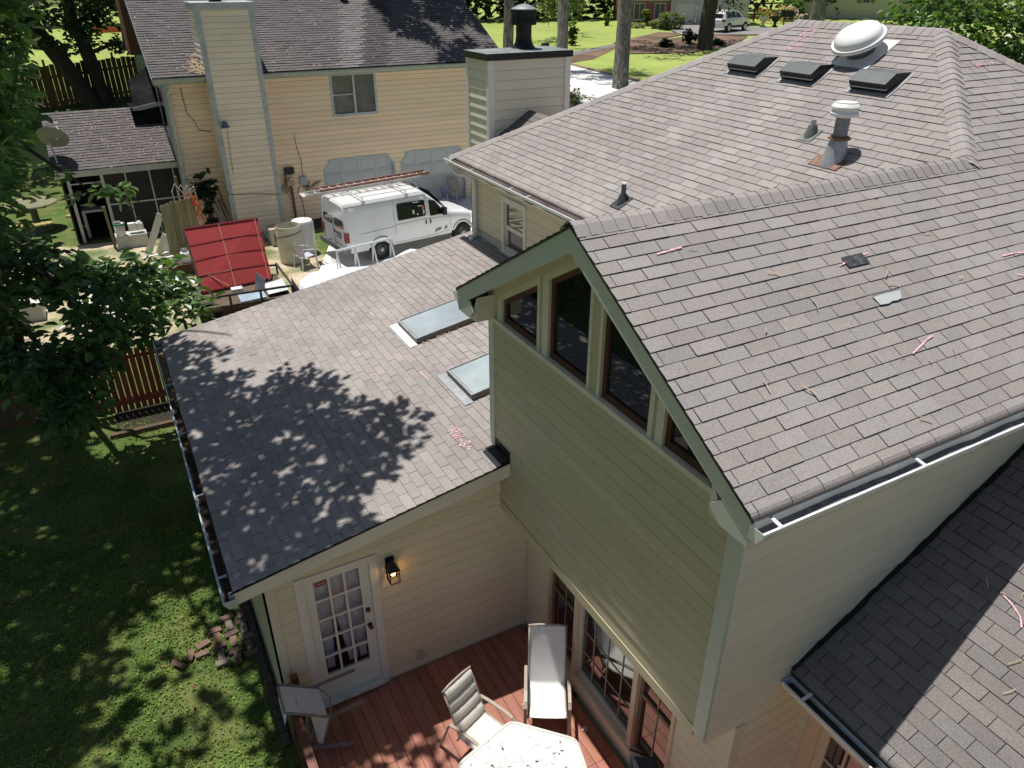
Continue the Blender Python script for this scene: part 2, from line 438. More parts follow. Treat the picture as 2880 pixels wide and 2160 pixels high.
nB = V((0, m_, 1)) * cN; wB = V((0, -1, m_)) * cN      # plane facing +Y
nX = V((m_, 0, 1)) * cN; wX = V((-1, 0, m_)) * cN
# --- main roof, facing -X (pale metal wash streaks run down below the vents)
def wash(a, w):
    y = yE - a; x = xE + w * cN; k = 1.0; f_ = lambda c, s: math.exp(-((y - c - .05 * noise.noise((x * 2, c, 0))) / s) ** 2)
    if x < 5.5: k += (.20 * f_(5.2, .26) + .14 * f_(6.35, .24) + .10 * f_(4.0, .2)) * (.55 + .1 * x)
    if x < 4.2: k += .16 * f_(3.45, .16)
    k += .10 * max(0, 1 - (x - xE) / .9)
    t = tabtint(1.0); m = (k - 1) * .5
    return (t[0] * (k - .03 * m), t[1] * (k + .02 * m), t[2] * (k + .04 * m))
def uvL(x, y): return (-(y - yE), (x - xE) / cN)
mb = MB()
shingles(mb, (xE, yE, z0), (0, -1, 0), wL, nL, [uvL(xE, yE), uvL(xR, yR), uvL(xR, yH), uvL(J.x, J.y), uvL(xE, ye2)], curl=True, tintf=wash)
roofL = mb.build('roof', SH, H)
# --- plane facing -Y (gable wing right slope and hip end)
def uvR(x, y): return (x - x0, (y - y0) / cN)
mb = MB()
shingles(mb, (x0, y0, z0), (1, 0, 0), wR, nR, [[uvR(x0, y0), uvR(x0, yw), uvR(J.x, yw), uvR(J.x, y0)], [uvR(J.x, y0), uvR(J.x, yw), uvR(xR, yH), uvR(xR + dd, y0)]], curl=True, tint=1.0, phase=.06)
roofR = mb.build('roof', SH, H)
# --- wing left slope
mb = MB()
shingles(mb, (x0, ye2, z0), (1, 0, 0), wB, nB, [(0, 0), (0, (yw - y0) / cN), (J.x - x0, (yw - y0) / cN), (xE - x0, 0)], curl=True)
roofW = mb.build('roof', SH, H)
mb = MB()
shingles(mb, (xR + dd, yE, z0), (-1, 0, 0), wB, nB, [(0, 0), (dd, dd / cN), (2 * dd, 0)], e=.2, tw=.5)
roofB = mb.build('roof', SH, H)
mb = MB()
shingles(mb, (xR + dd, y0, z0), (0, 1, 0), wX, nX, [(0, 0), (yH - y0, dd / cN), (yR - y0, dd / cN), (yE - y0, 0)], e=.2, tw=.5)
mb.build('roof', SH, H)
mb = MB(); caps(mb, (x0 - .01, yw, zw), J + V((.05, 0, 0)), nR, nB); mb.build('ridge_cap', SH, roofR)
mb = MB(); caps(mb, J - V((.07, .07, .07 * m_)), (xR, yH, zr), nL, nR, w=.14); mb.build('hip_cap', SH, roofL)
mb = MB(); caps(mb, (xE, yE, z0), (xR, yR, zr), nL, nB); mb.build('hip_cap', SH, roofL)
mb = MB(); caps(mb, (xR + dd, y0, z0), (xR, yH, zr), nR, nX); mb.build('hip_cap', SH, roofR)
mb = MB(); caps(mb, (xR, yH, zr), (xR, yR, zr), nL, nX, w=.15); mb.build('ridge_cap', SH, roofL)
mb = MB(); caps(mb, (xR + dd, yE, z0), (xR, yR, zr), nX, nB); mb.build('hip_cap', SH, roofB)
# --- shed wing roof
cS = 1 / math.sqrt(1 + ms * ms); nS = V((-ms, 0, 1)) * cS; wS = V((1, 0, ms)) * cS
mb = MB()
f = lambda x: (x - xg) / cS
shingles(mb, (xg, yfar, zg), (0, -1, 0), wS, nS, [[(yfar - yfar, f(xg)), (0, f(0)), (yfar - yn, f(0)), (yfar - yn, f(xg))], [(0, f(0)), (0, f(xw)), (yfar - W_, f(xw)), (yfar - W_, f(0))]], tint=1.05, curl=True, phase=.1, e=.127)
roofS = mb.build('roof', SHD, H)
# --- addition roof at the right
zA0 = 2.71; xA0 = .974; mA = .597; cA = 1 / math.sqrt(1 + mA * mA); nA = V((-mA, 0, 1)) * cA; wA = V((1, 0, mA)) * cA
xAr = xA0 + 3.9; zAr = zA0 + mA * 3.9
mb = MB(); shingles(mb, (xA0, -.002, zA0), (0, -1, 0), wA, nA, [(0, 0), (7.5, 0), (7.5, 3.9 / cA), (0, 3.9 / cA)], tint=.66, curl=True, phase=.12)  # lowered tint deepens the shadow lying on this slope
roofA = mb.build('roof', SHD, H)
mb = MB(); mb.quad((xAr, -.002, zAr), (xAr, -7.5, zAr), (xAr + 3.9, -7.5, zA0), (xAr + 3.9, -.002, zA0), 0, (.8, .8, .8)); mb.build('roof', SHD, H)

# ------------------------------------------------------------------ walls
X = (1, 0, 0); Y = (0, 1, 0); Z = (0, 0, 1)
gw = [(3.885, 2.955, 3.772, 3.003), (2.900, 2.040, 2.790, 2.080), (1.912, 1.10, 1.872, 1.157), (1.055, .19, .961, .300)]
ztop = lambda y: zrf(y) - .25
zgl = lambda y: zrf(y) - .335
# gable front wall (faces -X); u runs along +Y
mb = MB()
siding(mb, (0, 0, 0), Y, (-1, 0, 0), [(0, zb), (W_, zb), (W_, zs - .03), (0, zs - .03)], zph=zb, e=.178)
mb.poly([(.09, y, z) for y, z in [(0, zs - .03), (W_, zs - .03), (W_, zrf(W_) - .06), (yw, zw - .06), (0, zrf(0) - .06)]], 0, (.75, .75, .75))
gwall = mb.build('wall', SIDEG, H)
# frieze above the windows follows the rake
mb = MB()
for a, b in ((0, yw), (yw, W_)):
    for d0, d1, h in ((.10, .16, .030), (.16, .255, .016)):
        mb.prism([(-h, a, zrf(a) - d0), (-h, b, zrf(b) - d0), (-h, b, zrf(b) - d1), (-h, a, zrf(a) - d1)], (h + .03, 0, 0))
mb.build('frieze_board', TRIM, H)
# board strips between the window casings
for a, b in ((W_ - .10, 3.885), (2.955, 2.900), (2.04, 1.912), (1.10, 1.055), (.19, .0)):
    mb = MB()
    za, zb2 = ztop(a), ztop(b)
    mb.prism([(-.004, a, zs - .03), (-.004, b, zs - .03), (-.004, b, zb2), (-.004, a, za)], (.03, 0, 0), 0)
    mb.build('mullion_board', SIDEG, H)
def ring(mb, outer, inner, n, d0, d1, mi=0):
    n = V(n); o = [V(p) for p in outer]; i = [V(p) for p in inner]; k = len(o)
    for a in range(k):
        b = (a + 1) % k
        mb.quad(o[a] + n * d1, o[b] + n * d1, i[b] + n * d1, i[a] + n * d1, mi)
        mb.quad(o[a] + n * d0, o[b] + n * d0, o[b] + n * d1, o[a] + n * d1, mi)
        mb.quad(i[a] + n * d1, i[b] + n * d1, i[b] + n * d0, i[a] + n * d0, mi)
for (a, b, c, d) in gw:
    P4 = lambda yl, yr, zlow, zf: [(0, yl, zlow), (0, yr, zlow), (0, yr, zf(yr)), (0, yl, zf(yl))]
    mb = MB(); ring(mb, P4(a, b, zs, ztop), P4(c, d, zs + .005, zgl), (-1, 0, 0), -.05, .022)
    w = mb.build('window', TRIM, H)
    g_ = .055
    mb = MB(); ring(mb, P4(c, d, zs + .005, zgl), P4(c - g_, d + g_, zs + .075, lambda y: zgl(y) - .06), (-1, 0, 0), -.06, -.012)
    mb.build('sash', SASH, w)
    mb = MB(); mb.poly([(.035, y, z) for _, y, z in P4(c, d, zs, zgl)]); mb.build('pane', PANE, w)
mb = MB(); mb.box(-.045, .03, .0, W_ - .03, zs - .034, zs); mb.box(-.024, .02, .13, W_ - .1, zs - .075, zs - .036); mb.build('window_sill', TRIM, H)
mb = MB(); mb.box(-.024, .01, W_ - .10, W_ + .022, zsh(0) + .01, zrf(W_) - .10); mb.build('corner_board', M('left_corner_board', (.62, .62, .53), var=.05, vs=3), H)
mb = MB(); mb.box(-.026, .01, -.024, .115, zb - .05, zrf(0) - .11); mb.build('corner_board', TRIMG, H)
mb = MB(); mb.box(.0125, .032, -.026, .0, zb - .05, zrf(0) - .13); mb.build('corner_board', TRIMW, H)
# skirt board and soffit below the overhanging gable
mb = MB(); mb.box(-.022, .002, .116, yd - .01, zb - .13, zb - .002); mb.build('skirt_board', SIDEG, H)
mb = MB(); mb.quad((0, 0, zb - .10), (0, yd, zb - .10), (xr, yd, zb - .10), (xr, 0, zb - .10)); mb.build('soffit', SIDE, H)
# right wall, facing -Y
mb = MB()
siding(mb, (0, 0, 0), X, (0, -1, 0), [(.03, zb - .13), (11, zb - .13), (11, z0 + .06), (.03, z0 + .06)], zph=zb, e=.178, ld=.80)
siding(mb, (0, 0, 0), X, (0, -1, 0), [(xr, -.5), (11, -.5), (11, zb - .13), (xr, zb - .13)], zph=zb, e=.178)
mb.build('wall', SIDER, H)
mb = MB(); mb.box(xr - .024, xr + .0, -.022, .13, -.3, zb - .14); mb.build('corner_board', TRIM, H)
mb = MB(); mb.box(xr, xr + .1, -.024, -.004, -.3, zb - .14); mb.build('corner_board', TRIM, H)
mb = MB(); siding(mb, (0, W_, 0), (-1, 0, 0), (0, 1, 0), [(0, 2.5), (-3, 2.5), (-3, 5.1), (0, 5.1)], zph=zb, e=.178); mb.build('wall', SIDEG, H)
# recessed wall with the big windows (faces -X)
mb = MB()
zh0, zh1 = .30, 2.28
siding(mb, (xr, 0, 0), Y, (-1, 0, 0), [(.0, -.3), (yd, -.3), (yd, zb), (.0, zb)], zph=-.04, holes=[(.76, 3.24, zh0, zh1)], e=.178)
mb.build('wall', SIDE, H)
# ---- the three lower windows in one opening
TRIMP = M('peach_trim', (.70, .56, .40), rough=.5, var=.08, vs=4, dirt=(.35, .26, .17), ds=5, da=.35)
mb = MB(); mb.box(xr - .06, xr + .04, .72, 3.30, zh0 - .07, zh0); mb.box(xr - .035, xr + .0, .0, yd, zh0 - .20, zh0 - .07); mb.build('window_sill', TRIM, H)
for k, (a, b) in enumerate(((2.64, 3.24), (1.42, 2.56), (.76, 1.34))):
    mb = MB()
    ring(mb, [(xr, b + .055, zh0), (xr, a - .045, zh0), (xr, a - .045, zh1 + .08), (xr, b + .055, zh1 + .08)], [(xr, b, zh0 + .02), (xr, a, zh0 + .02), (xr, a, zh1), (xr, b, zh1)], (-1, 0, 0), -.08, .03 + .002 * k)
    w = mb.build('window', TRIMP, H)
    zm = zh0 + .95
    mb = MB()
    fr = .045
    ring(mb, [(xr, b, zh0 + .02), (xr, a, zh0 + .02), (xr, a, zh1), (xr, b, zh1)], [(xr, b - fr, zh0 + .02 + (.07 if k == 1 else .05)), (xr, a + fr, zh0 + .02 + (.07 if k == 1 else .05)), (xr, a + fr, zh1 - .05), (xr, b - fr, zh1 - .05)], (-1, 0, 0), -.06, -.022)
    if k != 1: mb.box(xr + .025, xr + .06, a + fr, b - fr, zm - .025, zm + .03)
    mb.build('sash', TRIMG if k == 1 else BROWNM, w)
    mb = MB(); mb.quad((xr + .052, b, zh0), (xr + .052, a, zh0), (xr + .052, a, zh1), (xr + .052, b, zh1)); mb.build('pane', PANE, w)
    mb = MB()
    if k == 1:
        for j in range(1, 4): yy = a + (b - a) * j / 4; mb.box(xr + .044, xr + .050, yy - .008, yy + .008, zh0 + .09, zh1 - .05)
        for j in range(1, 5): zz = zh0 + .09 + (zh1 - zh0 - .14) * j / 5; mb.box(xr + .0445, xr + .0505, a + fr, b - fr, zz - .008, zz + .008)
    else:
        yy = (a + b) / 2; mb.box(xr + .044, xr + .050, yy - .009, yy + .009, zh0 + .07, zh1 - .05)
        for zz in (zm + .3, zm + .62): mb.box(xr + .0445, xr + .0505, a + fr, b - fr, zz - .009, zz + .009)
    mb.build('muntin', MUNT, w)
# ---- shed wing walls
ztw = lambda x: zsh(x) - .07
mb = MB()
dh = (-2.62, -1.80, .05, 2.13)
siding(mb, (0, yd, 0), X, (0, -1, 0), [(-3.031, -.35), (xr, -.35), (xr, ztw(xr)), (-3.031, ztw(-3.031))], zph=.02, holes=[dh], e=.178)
mb.build('wall', SIDE, H)
mb = MB(); siding(mb, (-3.031, 0, 0), Y, (-1, 0, 0), [(yd, -.35), (10.4, -.35), (10.4, 2.5), (yd, 2.5)], zph=.02, e=.178); mb.build('wall', SIDEG, H)
mb = MB(); siding(mb, (0, 10.4, 0), (-1, 0, 0), (0, 1, 0), [(-11, -.3), (3.03, -.3), (3.03, 2.5), (-11, 2.5)], zph=.02, e=.178); mb.build('wall', SIDE, H)
mb = MB(); mb.box(-3.055, -2.93, yd - .024, yd - .002, -.35, 2.45); mb.build('corner_board', TRIM, H)
mb = MB(); mb.box(-3.055, -3.032, yd - .024, yd + .1, -.35, 2.45); mb.build('corner_board', M('dark_green_trim', (.22, .25, .17), var=.4, vs=5), H)  # side board darker and greener than the front one
mb = MB(); mb.box(xr - .09, xr - .012, yd - .022, yd - .002, .0, 2.4); mb.build('corner_board', TRIM, H)
mb = MB(); mb.box(-3.06, -3.0, yd, 10.4, -.55, -.34); mb.box(-3.04, .4, yd - .01, yd + .05, -.55, -.345); mb.build('foundation', M('foundation_block', (.12, .11, .10), var=.3, vs=5, bump=.4, bs=40), H)
# rake fascia boards of the shed wing
mb = MB()
pf = [(-3.40, zsh(-3.4) - .012), (-.001, zsh(0) - .012), (-.001, zsh(0) - .225), (-3.40, zsh(-3.4) - .20)]
mb.prism([(x, yn + .012, z) for x, z in pf], (0, .03, 0))
mb.build('fascia', FASC, H)
mb = MB()
mb.prism([(x, yfar - .04, z) for x, z in [(-3.40, zsh(-3.4) - .012), (xw, zsh(xw) - .012), (xw, zsh(xw) - .2), (-3.40, zsh(-3.4) - .20)]], (0, .025, 0))
mb.build('fascia', FASC, H)
mb = MB(); mb.poly([(-3.38, yn + .04, zsh(-3.38) - .13), (0, yn + .04, zsh(0) - .13), (0, yd, zsh(0) - .13), (-3.38, yd, zsh(-3.38) - .13)]); mb.build('soffit', SIDE, H)
mb = MB(); mb.box(xg + .02, xg + .045, yn + .04, yfar - .04, zg - .19, zg - .016); mb.build('fascia', WOODY, H)
# drip edge, dark felt along the rake
mb = MB(); mb.prism([(x, yn - .006, z) for x, z in [(-3.39, zsh(-3.39) - .004), (-.0, zsh(0) - .004), (-.0, zsh(0) - .022), (-3.39, zsh(-3.39) - .022)]], (0, .012, 0)); mb.build('drip_edge', BLACK, H)
# shed gutter
g1 = MB(); gutter(g1, (xg + .018, yn - .05, zg - .055), (xg + .018, yfar + .1, zg - .055), (-1, 0, 0), w=.13)
gs = g1.build('gutter', GUTG, H)
mb = MB()
pts = []
for i in range(60):
    y = yn + .05 + i * (yfar - yn - .05) / 59
    pts.append((y, zg - .125 + .035 * noise.noise((y * 2, 3, 1)) + (.03 if y > 8.2 else 0)))
for (a, za), (b, zb_) in zip(pts, pts[1:]): kk = 1.2 if a > 8.4 else .28 + .35 * (noise.noise((a * 3, 0, 5)) > .25); mb.quad((xg + .01, a, za + .02), (xg + .01, b, zb_ + .02), (xg - .09, b, zb_), (xg - .09, a, za), 0, (kk,) * 3)
mb.build('debris', DEBRIS, gs)
for i, y in enumerate((3.95, 5.6, 7.25, 8.9, 10.4)):
    mb = MB(); mb.prism([(xg + .02, y, zg - .035), (xg - .105, y, zg - .052), (xg + .02, y, zg - .075)], (0, .02, 0)); mb.build('hanger', GUTG, gs)
# ---- main block window wall
mb = MB()
wy0, wy1, wz0, wz1 = 8.36, 9.28, 3.65, 4.72
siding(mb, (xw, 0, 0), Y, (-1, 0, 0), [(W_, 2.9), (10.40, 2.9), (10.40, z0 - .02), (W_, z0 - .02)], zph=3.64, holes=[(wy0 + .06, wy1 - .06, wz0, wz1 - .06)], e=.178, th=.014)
mb.build('wall', SIDE, H)
mb = MB(); siding(mb, (0, 10.40, 0), (-1, 0, 0), (0, 1, 0), [(-11, 0), (-xw, 0), (-xw, 5.12), (-11, 5.12)], zph=3.64); mb.build('wall', SIDE, H)
mb = MB(); siding(mb, (10.9, 0, 0), Y, (1, 0, 0), [(0, 0), (10.4, 0), (10.4, 5.12), (0, 5.12)], zph=3.64, e=.3); mb.build('wall', SIDE, H)
mb = MB(); mb.box(xw - .024, xw, 10.29, 10.42, zsh(xw), 5.1); mb.build('corner_board', TRIMW, H)
mb = MB(); mb.box(xw - .02, xw - .001, W_, 10.28, zsh(xw) + .0, zsh(xw) + .14); mb.build('base_board', TRIMG, H)
mb = MB(); ring(mb, [(xw, wy1, wz0), (xw, wy0, wz0), (xw, wy0, wz1), (xw, wy1, wz1)], [(xw, wy1 - .085, wz0 + .07), (xw, wy0 + .085, wz0 + .07), (xw, wy0 + .085, wz1 - .085), (xw, wy1 - .085, wz1 - .085)], (-1, 0, 0), -.07, .03)
mb.box(xw - .06, xw - .03, wy0 - .02, wy1 + .02, wz0 - .01, wz0 + .035)
mb.box(xw - .036, xw - .0305, wy0 - .01, wy1 + .01, wz1 - .002, wz1 + .018)
w = mb.build('window', TRIMW, H)
zmm = wz0 + .50
mb = MB()
ring(mb, [(xw, wy1 - .085, wz0 + .07), (xw, wy0 + .085, wz0 + .07), (xw, wy0 + .085, zmm), (xw, wy1 - .085, zmm)], [(xw, wy1 - .135, wz0 + .13), (xw, wy0 + .135, wz0 + .13), (xw, wy0 + .135, zmm - .045), (xw, wy1 - .135, zmm - .045)], (-1, 0, 0), -.07, -.03)
ring(mb, [(xw, wy1 - .085, zmm), (xw, wy0 + .085, zmm), (xw, wy0 + .085, wz1 - .085), (xw, wy1 - .085, wz1 - .085)], [(xw, wy1 - .12, zmm + .05), (xw, wy0 + .12, zmm + .05), (xw, wy0 + .12, wz1 - .12), (xw, wy1 - .12, wz1 - .12)], (-1, 0, 0), -.05, -.008)
mb.build('sash', TRIMW, w)
mb = MB(); mb.quad((xw + .03, wy1 - .08, zmm), (xw + .03, wy0 + .08, zmm), (xw + .03, wy0 + .08, wz1 - .08), (xw + .03, wy1 - .08, wz1 - .08)); mb.build('pane', PANE, w)
mb = MB(); mb.quad((xw + .05, wy1 - .08, wz0 + .05), (xw + .05, wy0 + .08, wz0 + .05), (xw + .05, wy0 + .08, zmm), (xw + .05, wy1 - .08, zmm)); mb.build('pane', M('blind_pane', (.16, .12, .11), rough=.08, var=.4, vs=3, spec=.6), w)
# fascias and soffits of the main eaves
mb = MB(); mb.box(xE + .03, xE + .055, ye2, yE, z0 - .2, z0 - .03); mb.build('fascia', TRIMW, H)
mb = MB(); mb.quad((xE + .05, W_, z0 - .17), (xE + .05, 10.6, z0 - .17), (xw, 10.6, z0 - .17), (xw, W_, z0 - .17)); mb.build('soffit', TRIMW, H)
mb = MB(); mb.box(xE, 11, yE - .06, yE - .03, z0 - .2, z0 - .03); mb.build('fascia', TRIMW, H)
mb = MB(); mb.box(x0 + .03, 11, y0 + .035, y0 + .06, z0 - .21, z0 - .028); mb.build('fascia', WOODY, H)
mb = MB(); mb.quad((x0 + .05, y0 + .06, z0 - .19), (11, y0 + .06, z0 - .19), (11, -.0, z0 - .19), (x0 + .05, 0, z0 - .19)); mb.build('soffit', TRIM, H)
mb = MB(); mb.box(x0 + .03, xE, ye2 - .06, ye2 - .035, z0 - .21, z0 - .03); mb.build('fascia', TRIMG, H)
mb = MB(); mb.quad((x0 + .05, ye2 - .06, z0 - .19), (xE, ye2 - .06, z0 - .19), (xE, W_, z0 - .19), (x0 + .05, W_, z0 - .19)); mb.build('soffit', TRIM, H)
# gable rake boards with boxed returns
for sgn in (1, -1):
    yy = (lambda y: y) if sgn == 1 else (lambda y: 2 * yw - y)
    mb = MB()
    mb.prism([(x0 + .012, yy(y), z) for y, z in [(y0 + .01, z0 - .018), (yw, zw - .018), (yw, zw - .235), (y0 + .01, z0 - .20)]], (.032, 0, 0))
    mb.prism([(x0 + .014, yy(y), z) for y, z in [(y0 + .02, z0 - .19), (y0 + .30, z0 - .03), (y0 + .40, z0 - .12), (y0 + .42, z0 - .14), (y0 + .30, z0 - .25), (y0 + .03, z0 - .25)]], (.022, 0, 0))
    mb.build('rake_board', TRIMG, H)
    mb = MB(); mb.prism([(x0 + .05, yy(y), z) for y, z in [(y0 + .06, z0 - .19), (.02, z0 - .19 + .0), (.14, z0 + .03), (.14, z0 - .26), (.03, z0 - .28), (y0 + .06, z0 - .28)]], (-x0 - .052, 0, 0))
    mb.build('cornice_return', TRIM, H)
    mb = MB(); a, b = (y0 + .05, yw); mb.quad((x0 + .044, yy(a), zrf(a) - .105), (x0 + .044, yy(b), zrf(b) - .105), (0, yy(b), zrf(b) - .105), (0, yy(a), zrf(a) - .105)); mb.build('soffit', TRIM, H)
    mb = MB()
    mb.prism([(x0 - .004, yy(y), z) for y, z in [(y0, z0 - .003), (yw, zw - .003), (yw, zw - .02), (y0, z0 - .02)]], (.014, 0, 0))
    mb.build('drip_edge', BLACK, H)
# gutters of the main roof
g1 = MB(); gutter(g1, (xE + .028, ye2 + .05, z0 - .045), (xE + .028, yE + .12, z0 - .035), (-1, 0, 0), w=.13)
gm = g1.build('gutter', GUT, H)
mb = MB()
for i in range(40):
    a = ye2 + .1 + i * .155; zz = lambda y: z0 - .105 + .03 * noise.noise((y * 3, 1, 7)) + (.05 if y < 5.3 else 0)
    mb.quad((xE + .02, a, zz(a)), (xE + .02, a + .155, zz(a + .155)), (xE - .085, a + .155, zz(a + .155) - .01), (xE - .085, a, zz(a) - .01))
mb.build('debris', M('red_leaf_debris', (.20, .09, .055), rough=.95, var=.5, vs=12, fine=.5, fs=50), gm)
for y in (9.75, 8.2, 7.6, 6.0):
    mb = MB(); mb.bar((xE + .03, y, z0 - .03), (xE - .10, y, z0 - .045), .018, .006); mb.build('hanger', GUT, gm)
g1 = MB(); gutter(g1, (11, y0 + .033, z0 - .05), (x0 + .012, y0 + .033, z0 - .05), (0, -1, 0), w=.13, cap0=False)
gr = g1.build('gutter', GUT, H)
mb = MB()
for i in range(50):
    a = x0 + .05 + i * .2; zz = lambda x: z0 - .115 + .022 * noise.noise((x * 3, 2, 7))
    mb.quad((a, y0 + .03, zz(a)), (a, y0 - .07, zz(a)), (a + .2, y0 - .07, zz(a + .2)), (a + .2, y0 + .03, zz(a + .2)))
mb.build('debris', M('gutter_silt', (.17, .18, .19), rough=.7, var=.6, vs=9, fine=.4, fs=60), gr)
for x in (-.12, 1.35, 2.9, 4.6):
    mb = MB(); mb.bar((x, y0 + .06, z0 - .03), (x, y0 - .09, z0 - .05), .03, .01); mb.build('hanger', GUT, gr)
g1 = MB(); gutter(g1, (x0 + .012, ye2 - .033, z0 - .05), (xE, ye2 - .033, z0 - .05), (0, 1, 0), w=.13, cap1=False)
g1.build('gutter', GUT, H)
# downspout beside the window wall
mb = MB(); mb.tube([(xE - .03, 10.62, z0 - .14), (xE - .03, 10.62, z0 - .22), (xE + .03, 10.56, z0 - .28), (xE + .16, 10.42, z0 - .30), (xE + .26, 10.34, z0 - .36), (xE + .29, 10.33, z0 - .46), (xE + .29, 10.33, zsh(xE) + .16), (xE + .26, 10.31, zsh(xE) + .09), (xE + .12, 10.22, zsh(xE) + .06)], .048, n=8)
mb.build('downspout', GUT, H, smooth=True, autosmooth=40)
# ------------------------------------------------------------------ addition at the right
xa = 1.30
mb = MB()
siding(mb, (xa, 0, 0), Y, (-1, 0, 0), [(-7, -.5), (0, -.5), (0, 2.72), (-7, 2.72)], zph=zb, holes=[(-1.75, -.24, .0, 2.12)])
mb.build('wall', SIDE, H)
mb = MB(); mb.quad((xA0 + .05, 0, zA0 - .09), (xA0 + .05, -7.5, zA0 - .09), (xa, -7.5, zA0 - .09), (xa, 0, zA0 - .09)); mb.build('soffit', SIDE, H)
mb = MB(); mb.box(xA0 + .02, xA0 + .045, -7.4, -.02, zA0 - .18, zA0 - .03); mb.build('fascia', M('dark_green_fascia', (.05, .055, .035), var=.4, vs=5), H)  # much darker and greener than the other fascias
g1 = MB(); gutter(g1, (xA0 + .018, -7.4, zA0 - .05), (xA0 + .018, -.026, zA0 - .05), (-1, 0, 0), w=.13, h=.115); ga = g1.build('gutter', GUT, H)
mb = MB()
for i in range(48):
    a = -7.35 + i * .152; zz = lambda y: zA0 - .11 + .02 * noise.noise((y * 3, 1, 9))
    mb.quad((xA0 + .01, a, zz(a)), (xA0 + .01, a + .152, zz(a + .152)), (xA0 - .09, a + .152, zz(a + .152)), (xA0 - .09, a, zz(a)))
mb.build('debris', M('wet_debris', (.03, .032, .022), rough=.6, var=.6, vs=9, fine=.4, fs=60), ga)
mb = MB(); mb.bar((xA0 + .03, -.26, zA0 - .03), (xA0 - .10, -.26, zA0 - .05), .03, .012); mb.build('hanger', GUT, ga)
mb = MB(); ring(mb, [(xa, -.13, 0), (xa, -1.86, 0), (xa, -1.86, 2.22), (xa, -.13, 2.22)], [(xa, -.27, .03), (xa, -1.72, .03), (xa, -1.72, 2.10), (xa, -.27, 2.10)], (-1, 0, 0), -.06, .028)
w = mb.build('french_door', M('peach_casing', (.72, .56, .40), rough=.5, var=.06, vs=3), H)
mb = MB(); ring(mb, [(xa, -.27, .03), (xa, -1.72, .03), (xa, -1.72, 2.10), (xa, -.27, 2.10)], [(xa, -.36, .25), (xa, -1.63, .25), (xa, -1.63, 2.0), (xa, -.36, 2.0)], (-1, 0, 0), -.05, -.01); mb.box(xa + .012, xa + .05, -1.06, -.93, .03, 2.08); mb.build('sash', M('peach_sash', (.72, .58, .44), var=.06, vs=3), w)
mb = MB(); mb.quad((xa + .04, -.3, .1), (xa + .04, -1.7, .1), (xa + .04, -1.7, 2.08), (xa + .04, -.3, 2.08)); mb.build('pane', PANE, w)
mb = MB()
for a, b in ((-.93, -.36), (-1.63, -1.06)):
    for j in (1, 2): yy = a + (b - a) * j / 3; mb.box(xa + .018, xa + .036, yy - .012, yy + .012, .25, 2.0)
    for j in range(1, 5): zz = .25 + 1.75 * j / 5; mb.box(xa + .0185, xa + .0365, a, b, zz - .012, zz + .012)
mb.build('muntin', M('peach_muntin', (.62, .50, .38), var=.05, vs=3), w)
mb = MB()
for i in range(14):
    a = .02 + i * .275; x = xA0 + a; zz = zA0 + mA * a
    mb.obox((x, -.014, zz + .01), (.27, 0, .27 * mA), (0, -.022 - .008 * (i % 3), 0), nA * (.03 + .006 * (i % 2)))
mb.build('step_flashing', BLACK, roofA)
# ------------------------------------------------------------------ chimney
cx0, cx1, cy0, cy1, ct = 3.186, 4.952, 10.39, 11.29, 6.93
mb = MB()
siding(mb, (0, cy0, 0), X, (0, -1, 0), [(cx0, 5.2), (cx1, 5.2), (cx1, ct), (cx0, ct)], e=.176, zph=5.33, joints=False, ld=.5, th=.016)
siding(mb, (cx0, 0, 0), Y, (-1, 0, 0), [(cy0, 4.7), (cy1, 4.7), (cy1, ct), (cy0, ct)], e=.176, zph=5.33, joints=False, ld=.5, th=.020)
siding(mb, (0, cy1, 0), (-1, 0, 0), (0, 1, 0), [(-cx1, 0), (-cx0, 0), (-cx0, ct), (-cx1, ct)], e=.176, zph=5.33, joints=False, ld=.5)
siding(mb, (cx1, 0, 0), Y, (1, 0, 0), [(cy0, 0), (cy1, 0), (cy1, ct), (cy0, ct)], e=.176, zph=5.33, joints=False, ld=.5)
ch = mb.build('chimney', M('chimney_siding', (.80, .74, .60), rough=.55, var=.04, tint=True, dirt=(.6, .56, .44), ds=1.5, da=.2), H)
mb = MB()
mb.box(cx0 - .026, cx0 + .105, cy0 - .032, cy0 - .002, 5.2, ct)
mb.build('corner_board', TRIMW, ch)
mb = MB(); mb.box(cx0 - .024, cx0 - .002, cy0 - .001, cy0 + .06, 5.0, ct); mb.build('corner_board', TRIMW, ch)
mb = MB(); mb.box(cx1 - .10, cx1 + .024, cy0 - .032, cy0 - .002, 5.2, ct); mb.build('corner_board', TRIMW, ch)
mb = MB(); mb.box(cx0 - .028, cx0 - .0, cy1 - .07, cy1 + .03, 4.7, ct)
mb.build('corner_board', TRIMW, ch)
mb = MB(); mb.box(cx0 - .06, cx1 + .05, cy0 - .065, cy1 + .06, ct - .002, ct + .115)
mb.add([(cx0 - .06, cy0 - .065, ct + .116), (cx1 + .05, cy0 - .065, ct + .116), (cx1 + .05, cy1 + .06, ct + .116), (cx0 - .06, cy1 + .06, ct + .116), (4.19, 10.85, ct + .15)], [(0, 1, 4), (1, 2, 4), (2, 3, 4), (3, 0, 4)], 1)
mb.build('chase_cover', [BLACK, M('weathered_sheen_cover', (.22, .245, .25), rough=.55, var=.3, vs=4, dirt=(.5, .5, .48), ds=2.2, da=.8, spec=.3)], ch)  # grey top: light reflecting off the cover put into its colour
mb = MB(); o = (4.19, 10.85, ct + .12)
mb.lathe(o, [(.27, 0), (.21, .05), (.165, .13), (.158, .20)], 20, mi=0)
mb.lathe(o, [(.152, .18), (.152, .44)], 20)
